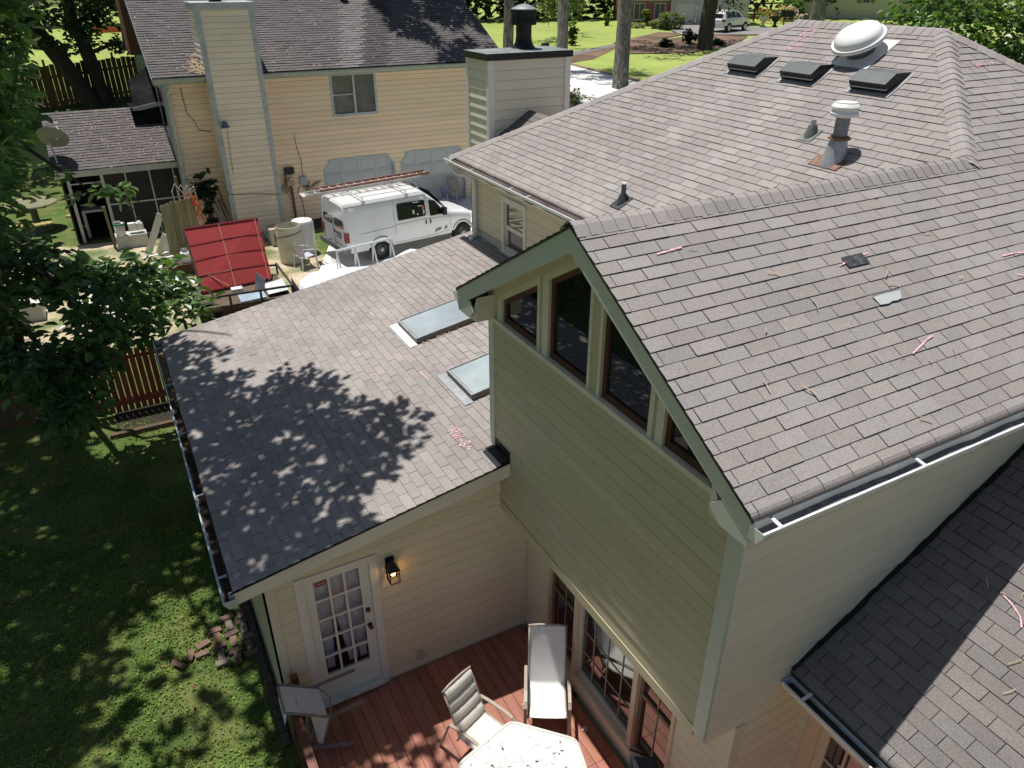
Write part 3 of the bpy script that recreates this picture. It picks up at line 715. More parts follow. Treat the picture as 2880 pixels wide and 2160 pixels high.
mb.lathe(o, [(.235, .43), (.235, .45), (.228, .452), (.228, .47), (.235, .472), (.235, .52), (.228, .53), (.228, .56), (.235, .565), (.235, .70)], 24, cap=False)
for k in range(14):
    a = 2 * math.pi * k / 14; mb.box(o[0] + .236 * math.cos(a) - .006, o[0] + .236 * math.cos(a) + .006, o[1] + .236 * math.sin(a) - .006, o[1] + .236 * math.sin(a) + .006, o[2] + .44, o[2] + .69)
mb.lathe(o, [(.10, .45), (.10, .70)], 12)
fl = mb.build('flue', BLACK, ch, smooth=True, autosmooth=35)
mb = MB(); mb.lathe(o, [(.245, .69), (.25, .705), (.20, .73), (.10, .775), (.01, .79)], 24); mb.build('flue_cap', M('pale_cap', (.30, .33, .33), rough=.4, metal=.3, var=.2, vs=6), ch, smooth=True, autosmooth=40)
mb = MB()
ap = V((4.07, cy0, 6.0)); up = V((4.07, 9.40, 5.99)); zc = z0 + m_ * (yE - cy0)
for side, xs in ((0, 3.15), (1, 5.0)):
    b = V((xs, cy0, zc + .03))
    u = (up - ap).normalized(); nrm = (b - ap).cross(up - ap).normalized()
    if nrm.z < 0: nrm = -nrm
    w_ = nrm.cross(u); w_ = w_ if w_.z > 0 else -w_
    q = lambda p: ((p - ap).dot(u), (p - ap).dot(w_))
    shingles(mb, ap, u, w_, nrm, [q(ap), q(up), q(b)], tint=.62)
mb.build('cricket', SH, roofB)
# ------------------------------------------------------------------ things fixed to the roof (parts of the house)
PL = lambda x, y, h=0: V((x, y, z0 + m_ * (x - xE))) + nL * h      # point on the -X plane
PS = lambda x, y, h=0: V((x, y, zsh(x))) + nS * h
PR = lambda x, y, h=0: V((x, y, z0 + m_ * (y - y0))) + nR * h
BV = M('box_vent_metal', (.12, .135, .135), rough=.42, var=.1, vs=6, spec=.5, dirt=(.25, .26, .25), ds=5, da=.3)
BVF = M('vent_flange', (.34, .34, .33), rough=.7, var=.25, vs=6)
def box_vent(xa_, ya, wdt, ln, lab):
    """low end at xa_, y from ya down by wdt, length ln up the slope"""
    mb = MB(); mb.obox(PL(xa_ - .055, ya + .06, .012), V((0, -(wdt + .12), 0)), wL * (ln + .05), nL * .004)
    v = mb.build('box_vent', BVF, H)
    mb = MB()
    h1 = .155; a = lambda s, w, h: PL(xa_, ya, 0) + wL * s + V((0, -w, 0)) + nL * h
    sec = [(0.0, .085), (.0, h1), (ln * .45, h1 + .015), (ln, .02)]
    for p, q in zip(sec[1:], sec[2:]): mb.quad(a(p[0], 0, p[1]), a(p[0], wdt, p[1]), a(q[0], wdt, q[1]), a(q[0], 0, q[1]))
    mb.quad(a(0, 0, .10), a(0, wdt, .10), a(0, wdt, h1), a(0, 0, h1), 1)
    for w in (0, wdt): mb.poly([a(0, w, .02), a(0, w, h1), a(ln * .45, w, h1 + .015), a(ln, w, .02)], 1)
    mb.quad(a(.012, 0.004, .016), a(.012, wdt - .004, .016), a(.012, wdt - .004, .10), a(.012, .004, .10), 1)
    mb.build('hood', [BV, BLACK], v)
    mb = MB(); mb.obox(a(-.02, -.012, .078), V((0, -(wdt + .024), 0)), wL * .03, nL * .012); mb.build('lip', GALV, v)
    v['label'] = lab
box_vent(5.585, 6.63, .60, .47, 'box vent nearest the far hip, sunlit pale top')
box_vent(5.575, 5.52, .58, .45, 'middle box vent')
box_vent(5.575, 4.29, .56, .48, 'box vent nearest the hip cap and below the dome')
# power fan dome
c = PL(6.25, 4.78, 0)
mb = MB(); mb.obox(PL(5.955, 5.02, .014), V((0, -.62, 0)), wL * .66, nL * .004); dv = mb.build('roof_fan', WMET, H)
mb = MB(); mb.lathe(c, [(.19, .01), (.17, .08), (.20, .19), (.25, .235)], 28, axis=nL); mb.build('throat', BLK2, dv, smooth=True)
mb = MB(); mb.lathe(c + nL * .22, [(.362, -.035), (.368, -.012), (.355, .012), (.325, .014), (.318, .03), (.31, .065), (.285, .10), (.21, .135), (.10, .152), (.0, .156)], 40, axis=nL); mb.build('dome', WMET, dv, smooth=True, autosmooth=50)
# plumbing vents
def pipe_vent(x, y, flw, cone, ph, pr, mats, name='vent_pipe'):
    mb = MB(); mb.obox(PL(x - flw * .62, y + flw / 2, .013), V((0, -flw, 0)), wL * flw * 1.15, nL * .005)
    v = mb.build(name, mats[0], H)
    b = PL(x, y, .01)
    mb = MB()
    n = 16; r0, r1, ch_ = cone
    ring0 = []; ring1 = []
    for k in range(n):
        a = 2 * math.pi * k / n
        ring0.append(PL(x + math.cos(a) * r0 * 1.25 - .015, y + math.sin(a) * r0, .015)); ring1.append(b + V((math.cos(a) * r1, math.sin(a) * r1, ch_)))
    mb.add(ring0 + ring1, [(k, (k + 1) % n, n + (k + 1) % n, n + k) for k in range(n)] + [tuple(range(n, 2 * n))])
    mb.build('boot', mats[0], v, smooth=True, autosmooth=50)
    mb = MB(); mb.lathe(b, [(pr, ch_ - .05), (pr, ch_ + ph), (pr * .85, ch_ + ph), (pr * .85, ch_ + ph - .03)], 14); mb.build('pipe', mats[1], v, smooth=True, autosmooth=50)
    return v, b
PVC = M('grey_pipe', (.10, .12, .13), rough=.5, var=.15, vs=9)
RUB = M('rubber_boot', (.035, .042, .045), rough=.6, var=.2, vs=9, dirt=(.2, .2, .19), ds=8, da=.4)
GB = M('aged_boot', (.13, .14, .13), rough=.6, var=.3, vs=9, dirt=(.4, .4, .37), ds=8, da=.6)
v, b = pipe_vent(2.98, 5.70, .24, (.085, .045, .10), .15, .036, (RUB, PVC)); v['label'] = 'thin black vent pipe near the eave'
mb = MB(); mb.lathe(b, [(.038, .235), (.038, .256), (.028, .256)], 12); mb.build('pipe_rim', WMET, v)
v, b = pipe_vent(4.76, 4.10, .22, (.075, .055, .11), .06, .034, (GB, GALV)); v['label'] = 'short grey vent pipe with a wide boot'
# flue vent with rain cap
fx, fy = 4.50, 3.45
mb = MB(); mb.obox(PL(fx - .19, fy + .24, .014), V((0, -.44, 0)), wL * .20, nL * .006); v = mb.build('flue_vent', RUST, H)
b = PL(fx, fy, .01)
mb = MB(); n = 18; r0 = []; r1 = []
for k in range(n):
    a = 2 * math.pi * k / n; r0.append(PL(fx + math.cos(a) * .165 - .03, fy + math.sin(a) * .14, .018)); r1.append(b + V((math.cos(a) * .10, math.sin(a) * .10, .22)))
mb.add(r0 + r1, [(k, (k + 1) % n, n + (k + 1) % n, n + k) for k in range(n)]); mb.build('boot', GALV, v, smooth=True)
mb = MB(); mb.lathe(b, [(.10, .205), (.135, .215), (.13, .24), (.095, .255)], 20); mb.build('storm_collar', RUST, v, smooth=True, autosmooth=40)
mb = MB(); mb.lathe(b, [(.085, .20), (.085, .50)], 18); mb.build('pipe', M('stained_pipe', (.20, .22, .24), rough=.5, var=.3, vs=7, metal=.3, dirt=(.42, .42, .42), ds=6, da=.8), v, smooth=True, autosmooth=40)
mb = MB(); mb.lathe(b, [(.12, .475), (.16, .49), (.165, .52), (.145, .55), (.145, .56), (.165, .575), (.165, .595), (.14, .63), (.13, .635), (.13, .645), (.0, .65)], 26); mb.build('rain_cap', WMET, v, smooth=True, autosmooth=35)
# skylights
for i, (ya, yb) in enumerate(((7.91, 7.09), (5.92, 5.07))):
    xa_, xb_ = .20, 1.35
    o = PS(xa_, ya, 0)
    ex = PS(xb_, ya) - PS(xa_, ya); ey = V((0, yb - ya, 0))
    mb = MB()
    def sk(u, w, h): return o + ex * u + ey * w + nS * h
    ring(mb, [sk(0, 0, 0), sk(1, 0, 0), sk(1, 1, 0), sk(0, 1, 0)], [sk(.035, .05, 0), sk(.965, .05, 0), sk(.965, .95, 0), sk(.035, .95, 0)], nS, .0, .095)
    s = mb.build('skylight', M('skylight_frame', (.15, .14, .12), rough=.5, var=.2, vs=6) if i == 0 else MATS['skylight_frame'], H)
    mb = MB(); ring(mb, [sk(.0, .0, 0), sk(1, 0, 0), sk(1, 1, 0), sk(0, 1, 0)], [sk(.022, .03, 0), sk(.978, .03, 0), sk(.978, .97, 0), sk(.022, .97, 0)], nS, .09, .105); mb.build('rim', GALV, s)
    mb = MB(); mb.quad(sk(.03, .04, .092), sk(.97, .04, .092), sk(.97, .96, .092), sk(.03, .96, .092)); mb.build('pane', SKYG, s)
    mb = MB(); mb.obox(sk(-.12, -.09, .014), ex * .115, ey * 1.14, nS * .004); mb.build('flashing', GALV if i else WMET, s)
    s['label'] = 'skylight with its whole frame in view' if i == 0 else 'skylight partly hidden behind the gable wall'
# flashing scrap where rake meets gable wall
mb = MB(); mb.obox(PS(-.19, 3.98, .018), PS(0, 3.98) - PS(-.19, 3.98), V((0, -.39, 0)), nS * .006); mb.obox(PS(-.13, 3.70, .026), V((.13, 0, .13 * ms)), V((0, -.10, 0)), nS * .006); mb.box(-.012, -.003, 3.61, 3.98, zsh(0) + .02, zsh(0) + .12); mb.build('felt_patch', BLACK, roofS)
# patches on the right slope
mb = MB(); mb.obox(PR(2.09, 1.27, .018), V((.27, 0, 0)), -wR * .12, nR * .003); mb.build('tar_patch', M('tar_patch', (.045, .05, .055), rough=.6, var=.5, vs=14, dirt=(.3, .3, .3), ds=16, da=.5), roofR)
# pink chalk marks
def strokes_on(fn, U, W, nn, o, sts, wd, nm, par):
    mb = MB(); chalk(mb, o, U, W, nn, sts, wd * .58, .0165); return mb.build('chalk_mark', CHALK, par)
Xv = V((1, 0, 0)); Ym = V((0, -1, 0))
strokes_on(None, Xv, wR, nR, PR(2.03, .375), [[(0, -.03), (.1, 0), (.2, .03), (.28, .055), (.36, .07)]], .028, '', roofR)
strokes_on(None, Xv, wR, nR, PR(2.01, 1.23), [[(0, -.03), (.14, .0), (.28, .03), (.42, .03)]], .03, '', roofR)
strokes_on(None, Xv, wR, nR, PR(.30, 1.645), [[(0, 0), (.14, .01), (.27, .02)]], .03, '', roofR)
strokes_on(None, Xv, wR, nR, PR(4.03, .93), [[(0, 0), (.16, .0), (.33, -.02)]], .03, '', roofR)
strokes_on(None, Xv, wR, nR, PR(4.0, .69), [[(0, .04), (.1, 0), (.25, -.03)]], .03, '', roofR)
strokes_on(None, Ym, wL, nL, PL(3.09, 7.86), [[(0, 0), (.15, .01), (.30, .0)]], .03, '', roofL)
strokes_on(None, Ym, wS, nS, PS(-.012, 8.74), [[(0, 0), (.22, -.01)]], .03, '', roofS)
strokes_on(None, Ym, wS, nS, PS(-.085, 6.30), [[(0, 0), (.14, 0), (.33, .02)]], .025, '', roofS)
strokes_on(None, Ym, wS, nS, PS(-.37, 4.64), word('RW-8+', .145), .022, '', roofS)
strokes_on(None, Xv, wR, nR, PR(6.52, 3.29), word('LW=17+', .115), .018, '', roofR)
for i, t in enumerate(('N=5', 'E=4', 'EW 5', 'NF=1', 'Good=/', 'SW=1+')):
    strokes_on(None, Ym, wL, nL, PL(6.60 - i * .088, 6.11), word(t, .082, .78 if len(t) < 5 else .70), .014, '', roofL)
strokes_on(None, Ym, wA, nA, V((2.45, -.78, zA0 + mA * (2.45 - xA0))), [[(0, .05), (.10, .02), (.2, -.03), (.26, -.10)]], .022, '', roofA)
# torn metal sheet lying on the right slope
mb = MB()
a = lambda u, w, h=.02: PR(2.10, .79) + Xv * u + wR * w + nR * h
mb.poly([a(0, 0), a(.10, -.01), (a(.16, .005)), a(.22, -.002), a(.29, .01), a(.335, .09), a(.17, .095), a(-.01, .09)])
mb.poly([a(-.01, .09), a(.17, .095), a(.335, .09), a(.33, .11), a(.2, .115), a(-.01, .105)], 1)
ms_ = mb.build('metal_sheet', [M('pale_flashing', (.50, .52, .52), rough=.5, var=.1, vs=9), BLK2]); tag(ms_, 'torn grey flashing sheet lying loose on the right roof slope', 'metal sheet')
# ------------------------------------------------------------------ door, curtains, lamp
mb = MB(); ring(mb, [(dh[0] - .09, yd, dh[2]), (dh[1] + .09, yd, dh[2]), (dh[1] + .09, yd, dh[3] + .09), (dh[0] - .09, yd, dh[3] + .09)], [(dh[0] + .012, yd, dh[2]), (dh[1] - .012, yd, dh[2]), (dh[1] - .012, yd, dh[3] - .012), (dh[0] + .012, yd, dh[3] - .012)], (0, -1, 0), -.10, .026)
dr = mb.build('french_door', TRIMW, H)
mb = MB(); mb.box(dh[0], dh[1], yd - .09, yd + .05, .05, .10); mb.box(dh[0] - .09, dh[1] + .09, yd - .03, yd - .002, -.02, .048); mb.build('threshold', M('pale_threshold', (.62, .66, .66), rough=.5, var=.1, vs=5, dirt=(.3, .3, .28), ds=6, da=.4), dr)
gx0, gx1, gz0, gz1 = -2.49, -1.935, .50, 2.075
sy = yd + .012
mb = MB()
dx0, dx1, dz0, dz1 = dh[0] + .014, dh[1] - .014, .105, dh[3] - .014
mb.box(dx0, gx0, sy, sy + .045, dz0, dz1); mb.box(gx1, dx1, sy, sy + .045, dz0, dz1); mb.box(gx0, gx1, sy, sy + .045, dz0, gz0); mb.box(gx0, gx1, sy, sy + .045, gz1, dz1)
mb.build('door_slab', M('door_paint', (.76, .78, .69), rough=.4, var=.04, vs=2, dirt=(.4, .4, .33), ds=5, da=.2), dr)
mb = MB()
for j in (1, 2): x = gx0 + (gx1 - gx0) * j / 3; mb.box(x - .014, x + .014, sy + .001, sy + .04, gz0, gz1)
for j in range(1, 5): z = gz0 + (gz1 - gz0) * j / 5; mb.box(gx0, gx1, sy + .002, sy + .039, z - .014, z + .014)
mb.build('muntin', TRIMW, dr)
mb = MB(); mb.quad((gx0, sy + .02, gz0), (gx1, sy + .02, gz0), (gx1, sy + .02, gz1), (gx0, sy + .02, gz1)); mb.build('pane', GLASS, dr)
mb = MB()
for (xa_, xb_, xm) in ((gx0 - .02, gx0 + .20, gx0 + .06), (gx0 + .17, gx0 + .44, gx0 + .41), (gx0 + .37, gx1 + .03, gx1 - .045)):
    n = 40; rows = 16
    vs = []
    for r in range(rows + 1):
        z = gz1 + .05 - (gz1 - gz0 + .03) * r / rows; s = 1 - .62 * (r / rows) ** 1.3
        if r == rows: s += .03
        for k in range(n + 1):
            u = k / n; x = xm + (xa_ + (xb_ - xa_) * u - xm) * s
            vs.append((x, sy + .085 + .016 * math.sin(u * 34 + r * .12) + .008 * math.sin(u * 71 + r * .3), z))
    mb.add(vs, [(r * (n + 1) + k, r * (n + 1) + k + 1, (r + 1) * (n + 1) + k + 1, (r + 1) * (n + 1) + k) for r in range(rows) for k in range(n)])
mb.build('curtain', CURT, dr, smooth=True)
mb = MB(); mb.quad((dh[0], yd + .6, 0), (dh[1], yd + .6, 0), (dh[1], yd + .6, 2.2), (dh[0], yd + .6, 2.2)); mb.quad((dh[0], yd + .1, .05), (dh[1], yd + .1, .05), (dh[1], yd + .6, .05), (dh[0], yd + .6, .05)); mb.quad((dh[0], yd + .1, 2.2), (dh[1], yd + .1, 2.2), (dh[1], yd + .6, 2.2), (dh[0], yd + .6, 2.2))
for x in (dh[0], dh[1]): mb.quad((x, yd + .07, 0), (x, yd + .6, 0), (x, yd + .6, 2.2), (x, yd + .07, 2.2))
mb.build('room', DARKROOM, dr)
for z, nm in ((1.36, 'deadbolt'), (1.10, 'handle')):
    mb = MB(); mb.lathe((-1.882, sy, z), [(.034, 0), (.032, .012), (.014, .016), (.014, .035 if nm == 'handle' else .02), (.03, .05 if nm == 'handle' else .022), (.028, .07 if nm == 'handle' else .03), (.0, .075 if nm == 'handle' else .032)], 16, axis=(0, -1, 0)); mb.build(nm, BRASS, dr, smooth=True, autosmooth=40)
mb = MB(); mb.add([(gx0 + .03, sy + .016, 1.97), (gx0 + .16, sy + .016, 1.99), (gx0 + .165, sy + .016, 2.055), (gx0 + .15, sy + .016, 2.065), (gx0 + .04, sy + .016, 2.05), (gx0 + .025, sy + .016, 2.035)], [(0, 1, 2, 3, 4, 5)])
mb.add([(gx0 + .022, sy + .0165, 1.962), (gx0 + .17, sy + .0165, 1.984), (gx0 + .175, sy + .0165, 2.06), (gx0 + .15, sy + .0165, 2.075), (gx0 + .035, sy + .0165, 2.06), (gx0 + .015, sy + .0165, 2.04)], [(0, 1, 2, 3, 4, 5)], 1)
mb.box(gx0 + .05, gx0 + .14, sy + .0145, sy + .0155, 2.008, 2.022, 1)
mb.build('sticker', [M('red_sticker', (.30, .07, .09), var=.2, vs=20), M('pink_sticker', (.55, .35, .36), var=.1)], dr)
# outlet cover
mb = MB(); mb.box(-1.30, -1.215, yd - .045, yd - .012, .17, .31); mb.build('outlet_cover', M('outlet_paint', (.54, .49, .38), var=.03), H)
# lit wall lantern
lx = -1.55
mb = MB(); mb.box(lx - .055, lx + .055, yd - .035, yd - .008, 1.86, 2.10)
mb.add([(lx - .075, yd - .19, 1.985), (lx + .075, yd - .19, 1.985), (lx + .075, yd - .03, 1.985), (lx - .075, yd - .03, 1.985), (lx, yd - .10, 2.13)], [(0, 1, 4), (1, 2, 4), (2, 3, 4), (3, 0, 4), (0, 3, 2, 1)])
for sx in (-1, 1):
    for yy in (-.18, -.045): mb.box(lx + sx * .06 - .005, lx + sx * .06 + .005, yd + yy - .005, yd + yy + .005, 1.81, 1.986)
for z in (1.81,):
    for yy in (-.18, -.045): mb.bar((lx - .06, yd + yy, z), (lx + .06, yd + yy, z), .011, .011)
    for sx in (-1, 1): mb.bar((lx + sx * .06, yd - .18, z), (lx + sx * .06, yd - .045, z), .011, .011)
lm = mb.build('wall_lantern', BLACK, H)
mb = MB(); mb.lathe((lx, yd - .112, 1.985), [(.014, 0), (.02, -.03), (.030, -.06), (.026, -.09), (.0, -.105)], 12); mb.build('bulb', M('lit_bulb', (1, .7, .3), emit=((1, .55, .16), 14), var=0), lm, smooth=True)
mb = MB()
for (p, q) in (((-.057, -.177), (.057, -.177)), ((-.057, -.177), (-.057, -.05)), ((.057, -.177), (.057, -.05))):
    mb.quad((lx + p[0], yd + p[1], 1.815), (lx + q[0], yd + q[1], 1.815), (lx + q[0], yd + q[1], 1.98), (lx + p[0], yd + p[1], 1.98))
mb.build('lamp_glass', glassmat('lamp_glass', (1, .93, .8)), lm)
# ------------------------------------------------------------------ terrain
def ss(a, b, t):
    t = max(0, min(1, (t - a) / (b - a))); return t * t * (3 - 2 * t)
def terr(x, y):
    t = y + .5 * x if x > 0 else y + .3 * x
    return -.5 + .5 * ss(12.5, 17.5, y) + 3.0 * ss(31, 42, t) + .014 * max(0, min(t, 260) - 42)
def axis(a, b, fine0, fine1, s0, s1):
    out = []; x = a
    while x < b:
        out.append(x); x += s0 if fine0 <= x <= fine1 else s1
    out.append(b); return out
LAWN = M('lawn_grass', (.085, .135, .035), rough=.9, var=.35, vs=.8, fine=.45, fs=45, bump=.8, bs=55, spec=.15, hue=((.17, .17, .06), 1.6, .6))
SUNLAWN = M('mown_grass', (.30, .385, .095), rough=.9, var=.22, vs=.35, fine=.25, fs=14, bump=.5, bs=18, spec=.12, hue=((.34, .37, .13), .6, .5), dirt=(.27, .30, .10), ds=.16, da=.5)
CONC = M('concrete_drive', (.76, .75, .72), rough=.85, var=.12, vs=.5, fine=.1, fs=50, dirt=(.55, .53, .49), ds=.7, da=.4)
ASPH = M('asphalt_path', (.19, .175, .17), rough=.9, var=.2, vs=.7, fine=.2, fs=30, dirt=(.3, .24, .2), ds=.6, da=.6)
DIRT = M('dry_dirt', (.50, .41, .29), rough=.95, var=.25, vs=1.1, fine=.3, fs=22, bump=.5, bs=25, hue=((.10, .15, .04), .9, .9))
MULCH = M('dark_mulch', (.035, .026, .02), rough=.95, var=.5, vs=6, fine=.6, fs=40, bump=1, bs=30)
STRAW = M('pine_straw_bed', (.20, .13, .085), rough=.95, var=.35, vs=1.2, fine=.4, fs=20, bump=.6, bs=20, hue=((.09, .06, .045), .5, .7))
mb = MB()
xs = axis(-160, 260, -14, 30, .8, 7); ys = axis(-60, 420, -6, 44, .8, 7)
nx = len(xs)
mb.add([(x, y, terr(x, y) + (.02 * noise.noise((x * .6, y * .6, 0)) if y < 13 else 0)) for y in ys for x in xs], [(j * nx + i, j * nx + i + 1, (j + 1) * nx + i + 1, (j + 1) * nx + i) for j in range(len(ys) - 1) for i in range(nx - 1)])
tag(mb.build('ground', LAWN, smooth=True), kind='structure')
def drape(name, poly, mat, h, st=.8):
    mb = MB(); hs = None
    x0_, x1_ = min(p[0] for p in poly), max(p[0] for p in poly); y0_, y1_ = min(p[1] for p in poly), max(p[1] for p in poly)
    hs = halfplanes(poly)
    nx = int((x1_ - x0_) / st) + 1; ny = int((y1_ - y0_) / st) + 1
    for i in range(nx):
        for j in range(ny):
            a = x0_ + (x1_ - x0_) * i / nx; b = x0_ + (x1_ - x0_) * (i + 1) / nx; c = y0_ + (y1_ - y0_) * j / ny; d = y0_ + (y1_ - y0_) * (j + 1) / ny
            cell = clip_in([(a, c), (b, c), (b, d), (a, d)], hs)
            if len(cell) > 2: mb.poly([(x, y, terr(x, y) + h) for x, y in cell])
    return tag(mb.build(name, mat), kind='structure')
def border(pts, wob=.3, n=6):
    out = []
    for a, b in zip(pts, pts[1:]):
        for i in range(n): t = i / n; out.append((a[0] + (b[0] - a[0]) * t, a[1] + (b[1] - a[1]) * t))
    return out
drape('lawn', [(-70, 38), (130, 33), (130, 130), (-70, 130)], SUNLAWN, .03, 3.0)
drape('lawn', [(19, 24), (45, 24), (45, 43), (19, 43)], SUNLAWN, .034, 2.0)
drape('driveway', [(11.8, 22), (19, 22), (23.6, 32.5), (24.3, 40.4), (24.6, 50), (11.8, 44)], CONC, .05, .8)
drape('street', [(24.6, 50), (11.8, 44), (11.8, 52), (23, 75), (25.6, 58)], CONC, .046, 1.2)
drape('path', [(24.6, 41.5), (31.1, 44.1), (36, 47.6), (36.3, 51), (34.7, 49.5), (27.2, 45.2), (24.7, 43.5)], STRAW, .06, .7)
drape('path', [(24.5, 43.3), (27.2, 44.9), (34.7, 49.2), (34.6, 50.4), (27.0, 46.2), (24.5, 44.6)], ASPH, .075, .7)
drape('mulch_bed', [(31, 44.2), (36, 42.5), (43, 45.5), (49, 50.5), (47, 52.8), (40, 52), (35, 50.4)], STRAW, .085, .7)
drape('path', [(34.7, 49.3), (40, 51.9), (46.5, 54.4), (44.4, 57.2), (37, 52.5), (34.5, 50.6)], STRAW, .10, .7)
drape('driveway', [(44.4, 54.0), (47, 52.6), (50, 50.4), (57, 54.6), (56, 59), (52.6, 63.0), (51.2, 62.2), (46.8, 58.5)], M('grey_driveway', (.24, .225, .22), rough=.9, var=.2, vs=.3, fine=.2, fs=12), .12, .7)
drape('soil', [(-9, 16.2), (1.6, 16.0), (2.6, 19), (2.2, 23.5), (1.5, 25.4), (-8, 26.8)], DIRT, .012, .8)
drape('driveway', [(1.2, 14.8), (12, 14.8), (12, 25.5), (4.2, 25.5), (2.7, 22), (1.4, 19)], CONC, .02, .8)
drape('mulch_bed', [(1.92, 24.5), (3.9, 24.3), (4.1, 25.5), (1.92, 25.5)], MULCH, .03, .3)
drape('soil', [(-4.6, 13.2), (-2.9, 13.2), (-2.9, 14.0), (-4.6, 14.0)], MULCH, .02, .3)
# kerb along the far driveway
mb = MB()
for a, b in (((24.5, 41.6), (24.0, 37.0)), ((24.0, 37.0), (23.8, 32.6)), ((23.8, 32.6), (22.0, 28.6))):
    mb.bar((*a, terr(*a) + .07), (*b, terr(*b) + .07), .18, .16)
tag(mb.build('kerb', M('kerb_stone', (.33, .25, .19), var=.25, vs=3, rough=.9)), kind='structure')

# ------------------------------------------------------------------ near lawn: blades, clover and bare soil
GR = leafmat('grass_blade', (.135, .235, .048), rough=.6, trans=.25, spec=.2)
mb = MB(); n = 0
while n < 52000:
    x = R.uniform(-9.2, -3.08); y = R.uniform(3.2, 13.6)
    if y > 10 and R.random() < .45: continue
    bare = noise.noise((x * .9, y * .9, 4)) + max(0, 1.1 - abs(x + 3.6)) * .35
    if bare > .30 and R.random() < .55: continue
    n += 1
    z = terr(x, y) + .02 * noise.noise((x * .6, y * .6, 0)); a = R.uniform(0, 6.283); s = R.uniform(.7, 1.5)
    k = R.uniform(.55, 1.35) * (1 + .45 * noise.noise((x * 1.7, y * 1.7, 9)))
    t = (k * R.uniform(.85, 1.45), k, k * R.uniform(.7, 1.1))
    if R.random() < .62:
        w = .007 * s; h = .045 * s; dx, dy = math.cos(a), math.sin(a); l = R.uniform(.2, 1.2)
        mb.add([(x - dy * w, y + dx * w, z), (x + dy * w, y - dx * w, z), (x + dx * h * l, y + dy * h * l, z + h)], [(0, 1, 2)], 0, t)
    else:
        r = .014 * s; zz = z + R.uniform(.015, .04); tl = R.uniform(-.5, .5)
        mb.add([(x + math.cos(a + q) * r, y + math.sin(a + q) * r, zz + tl * math.cos(q) * r) for q in (0, 1.57, 3.14, 4.71)], [(0, 1, 2, 3)], 0, t)
tag(mb.build('grass', GR), kind='stuff')
# fallen leaves and twigs on the lawn
mb = MB()
for i in range(150):
    x = R.uniform(-7.5, -3.2); y = R.uniform(4.5, 13.5); z = terr(x, y) + .04; a = R.uniform(0, 6.3); r = R.uniform(.02, .045)
    t = R.choice(((1, .8, .4), (1.3, 1.1, .7), (.8, .5, .3)))
    mb.add([(x + math.cos(a) * r, y + math.sin(a) * r, z), (x - math.sin(a) * r * .5, y + math.cos(a) * r * .5, z + .01), (x - math.cos(a) * r, y - math.sin(a) * r, z), (x + math.sin(a) * r * .5, y - math.cos(a) * r * .5, z)], [(0, 1, 2, 3)], 0, t)
tag(mb.build('fallen_leaves', M('dry_leaf', (.22, .17, .08), rough=.8, tint=True)), kind='stuff')
# ------------------------------------------------------------------ loose paving bricks beside the shed wing
BR = [M('paving_brick', (.20, .125, .095), rough=.9, var=.3, vs=9, bump=.4, bs=60), M('grey_brick', (.20, .175, .15), rough=.9, var=.3, vs=9, bump=.4, bs=60), M('dark_brick', (.115, .08, .065), rough=.9, var=.3, vs=9, bump=.4, bs=60)]
def brick_mesh(m):
    mb = MB(); a, b, h, c = .10, .05, .03, .006
    mb.box(-a, a, -b, b, -h, h - c)
    mb.add([(-a, -b, h - c), (a, -b, h - c), (a, b, h - c), (-a, b, h - c), (-a + c, -b + c, h), (a - c, -b + c, h), (a - c, b - c, h), (-a + c, b - c, h)], [(4, 5, 6, 7), (0, 1, 5, 4), (1, 2, 6, 5), (2, 3, 7, 6), (3, 0, 4, 7)])
    return mb.build('paving_brick', m)
protos = [brick_mesh(m) for m in BR]; used = [False] * 3
def put_brick(x, y, z, rz, rx, k, lab, grp):
    if not used[k]: o = protos[k]; used[k] = True
    else: o = protos[k].copy(); COL.objects.link(o)
    o.location = (x, y, z); o.rotation_euler = (rx, R.uniform(-.05, .05), rz)
    tag(o, lab, 'brick', grp)
PLb = 'paving brick laid flat in the patch beside the wing wall'
i = 0
for r in range(6):
    for c_ in range(3):
        vert = (r + c_) % 2
        x = -3.25 - c_ * .205 + R.uniform(-.012, .012); y = 5.66 + r * .175 + R.uniform(-.012, .012)
        if r == 5 and c_ == 2: continue
        put_brick(x, y, terr(x, y) + .035 + R.uniform(-.008, .012), R.uniform(-.08, .08) + (1.57 if vert else .12), R.uniform(-.04, .04), R.choice((0, 0, 1, 2)), PLb, 'paving bricks in the patch')
for x, y, rz, rx in ((-3.86, 6.16, .3, .1), (-3.90, 5.98, .1, .0), (-4.06, 6.04, 1.2, .25)): put_brick(x, y, terr(x, y) + .04, rz, rx, 0, 'reddish brick tumbled on the grass off the patch end', 'bricks off the patch end')
put_brick(-4.22, 5.94, terr(-4.2, 5.9) + .06, 2.2, .9, 0, 'tilted rounded brick farthest from the wall', None)
for j in range(30):
    y = 4.0 + j * .215
    put_brick(-3.14 + R.uniform(-.01, .01), y, terr(-3.1, y) + .02, 1.57 + R.uniform(-.06, .06), R.uniform(-.05, .05), 2, 'dark edging brick in the row along the wing wall foot', 'edging bricks along the wing')
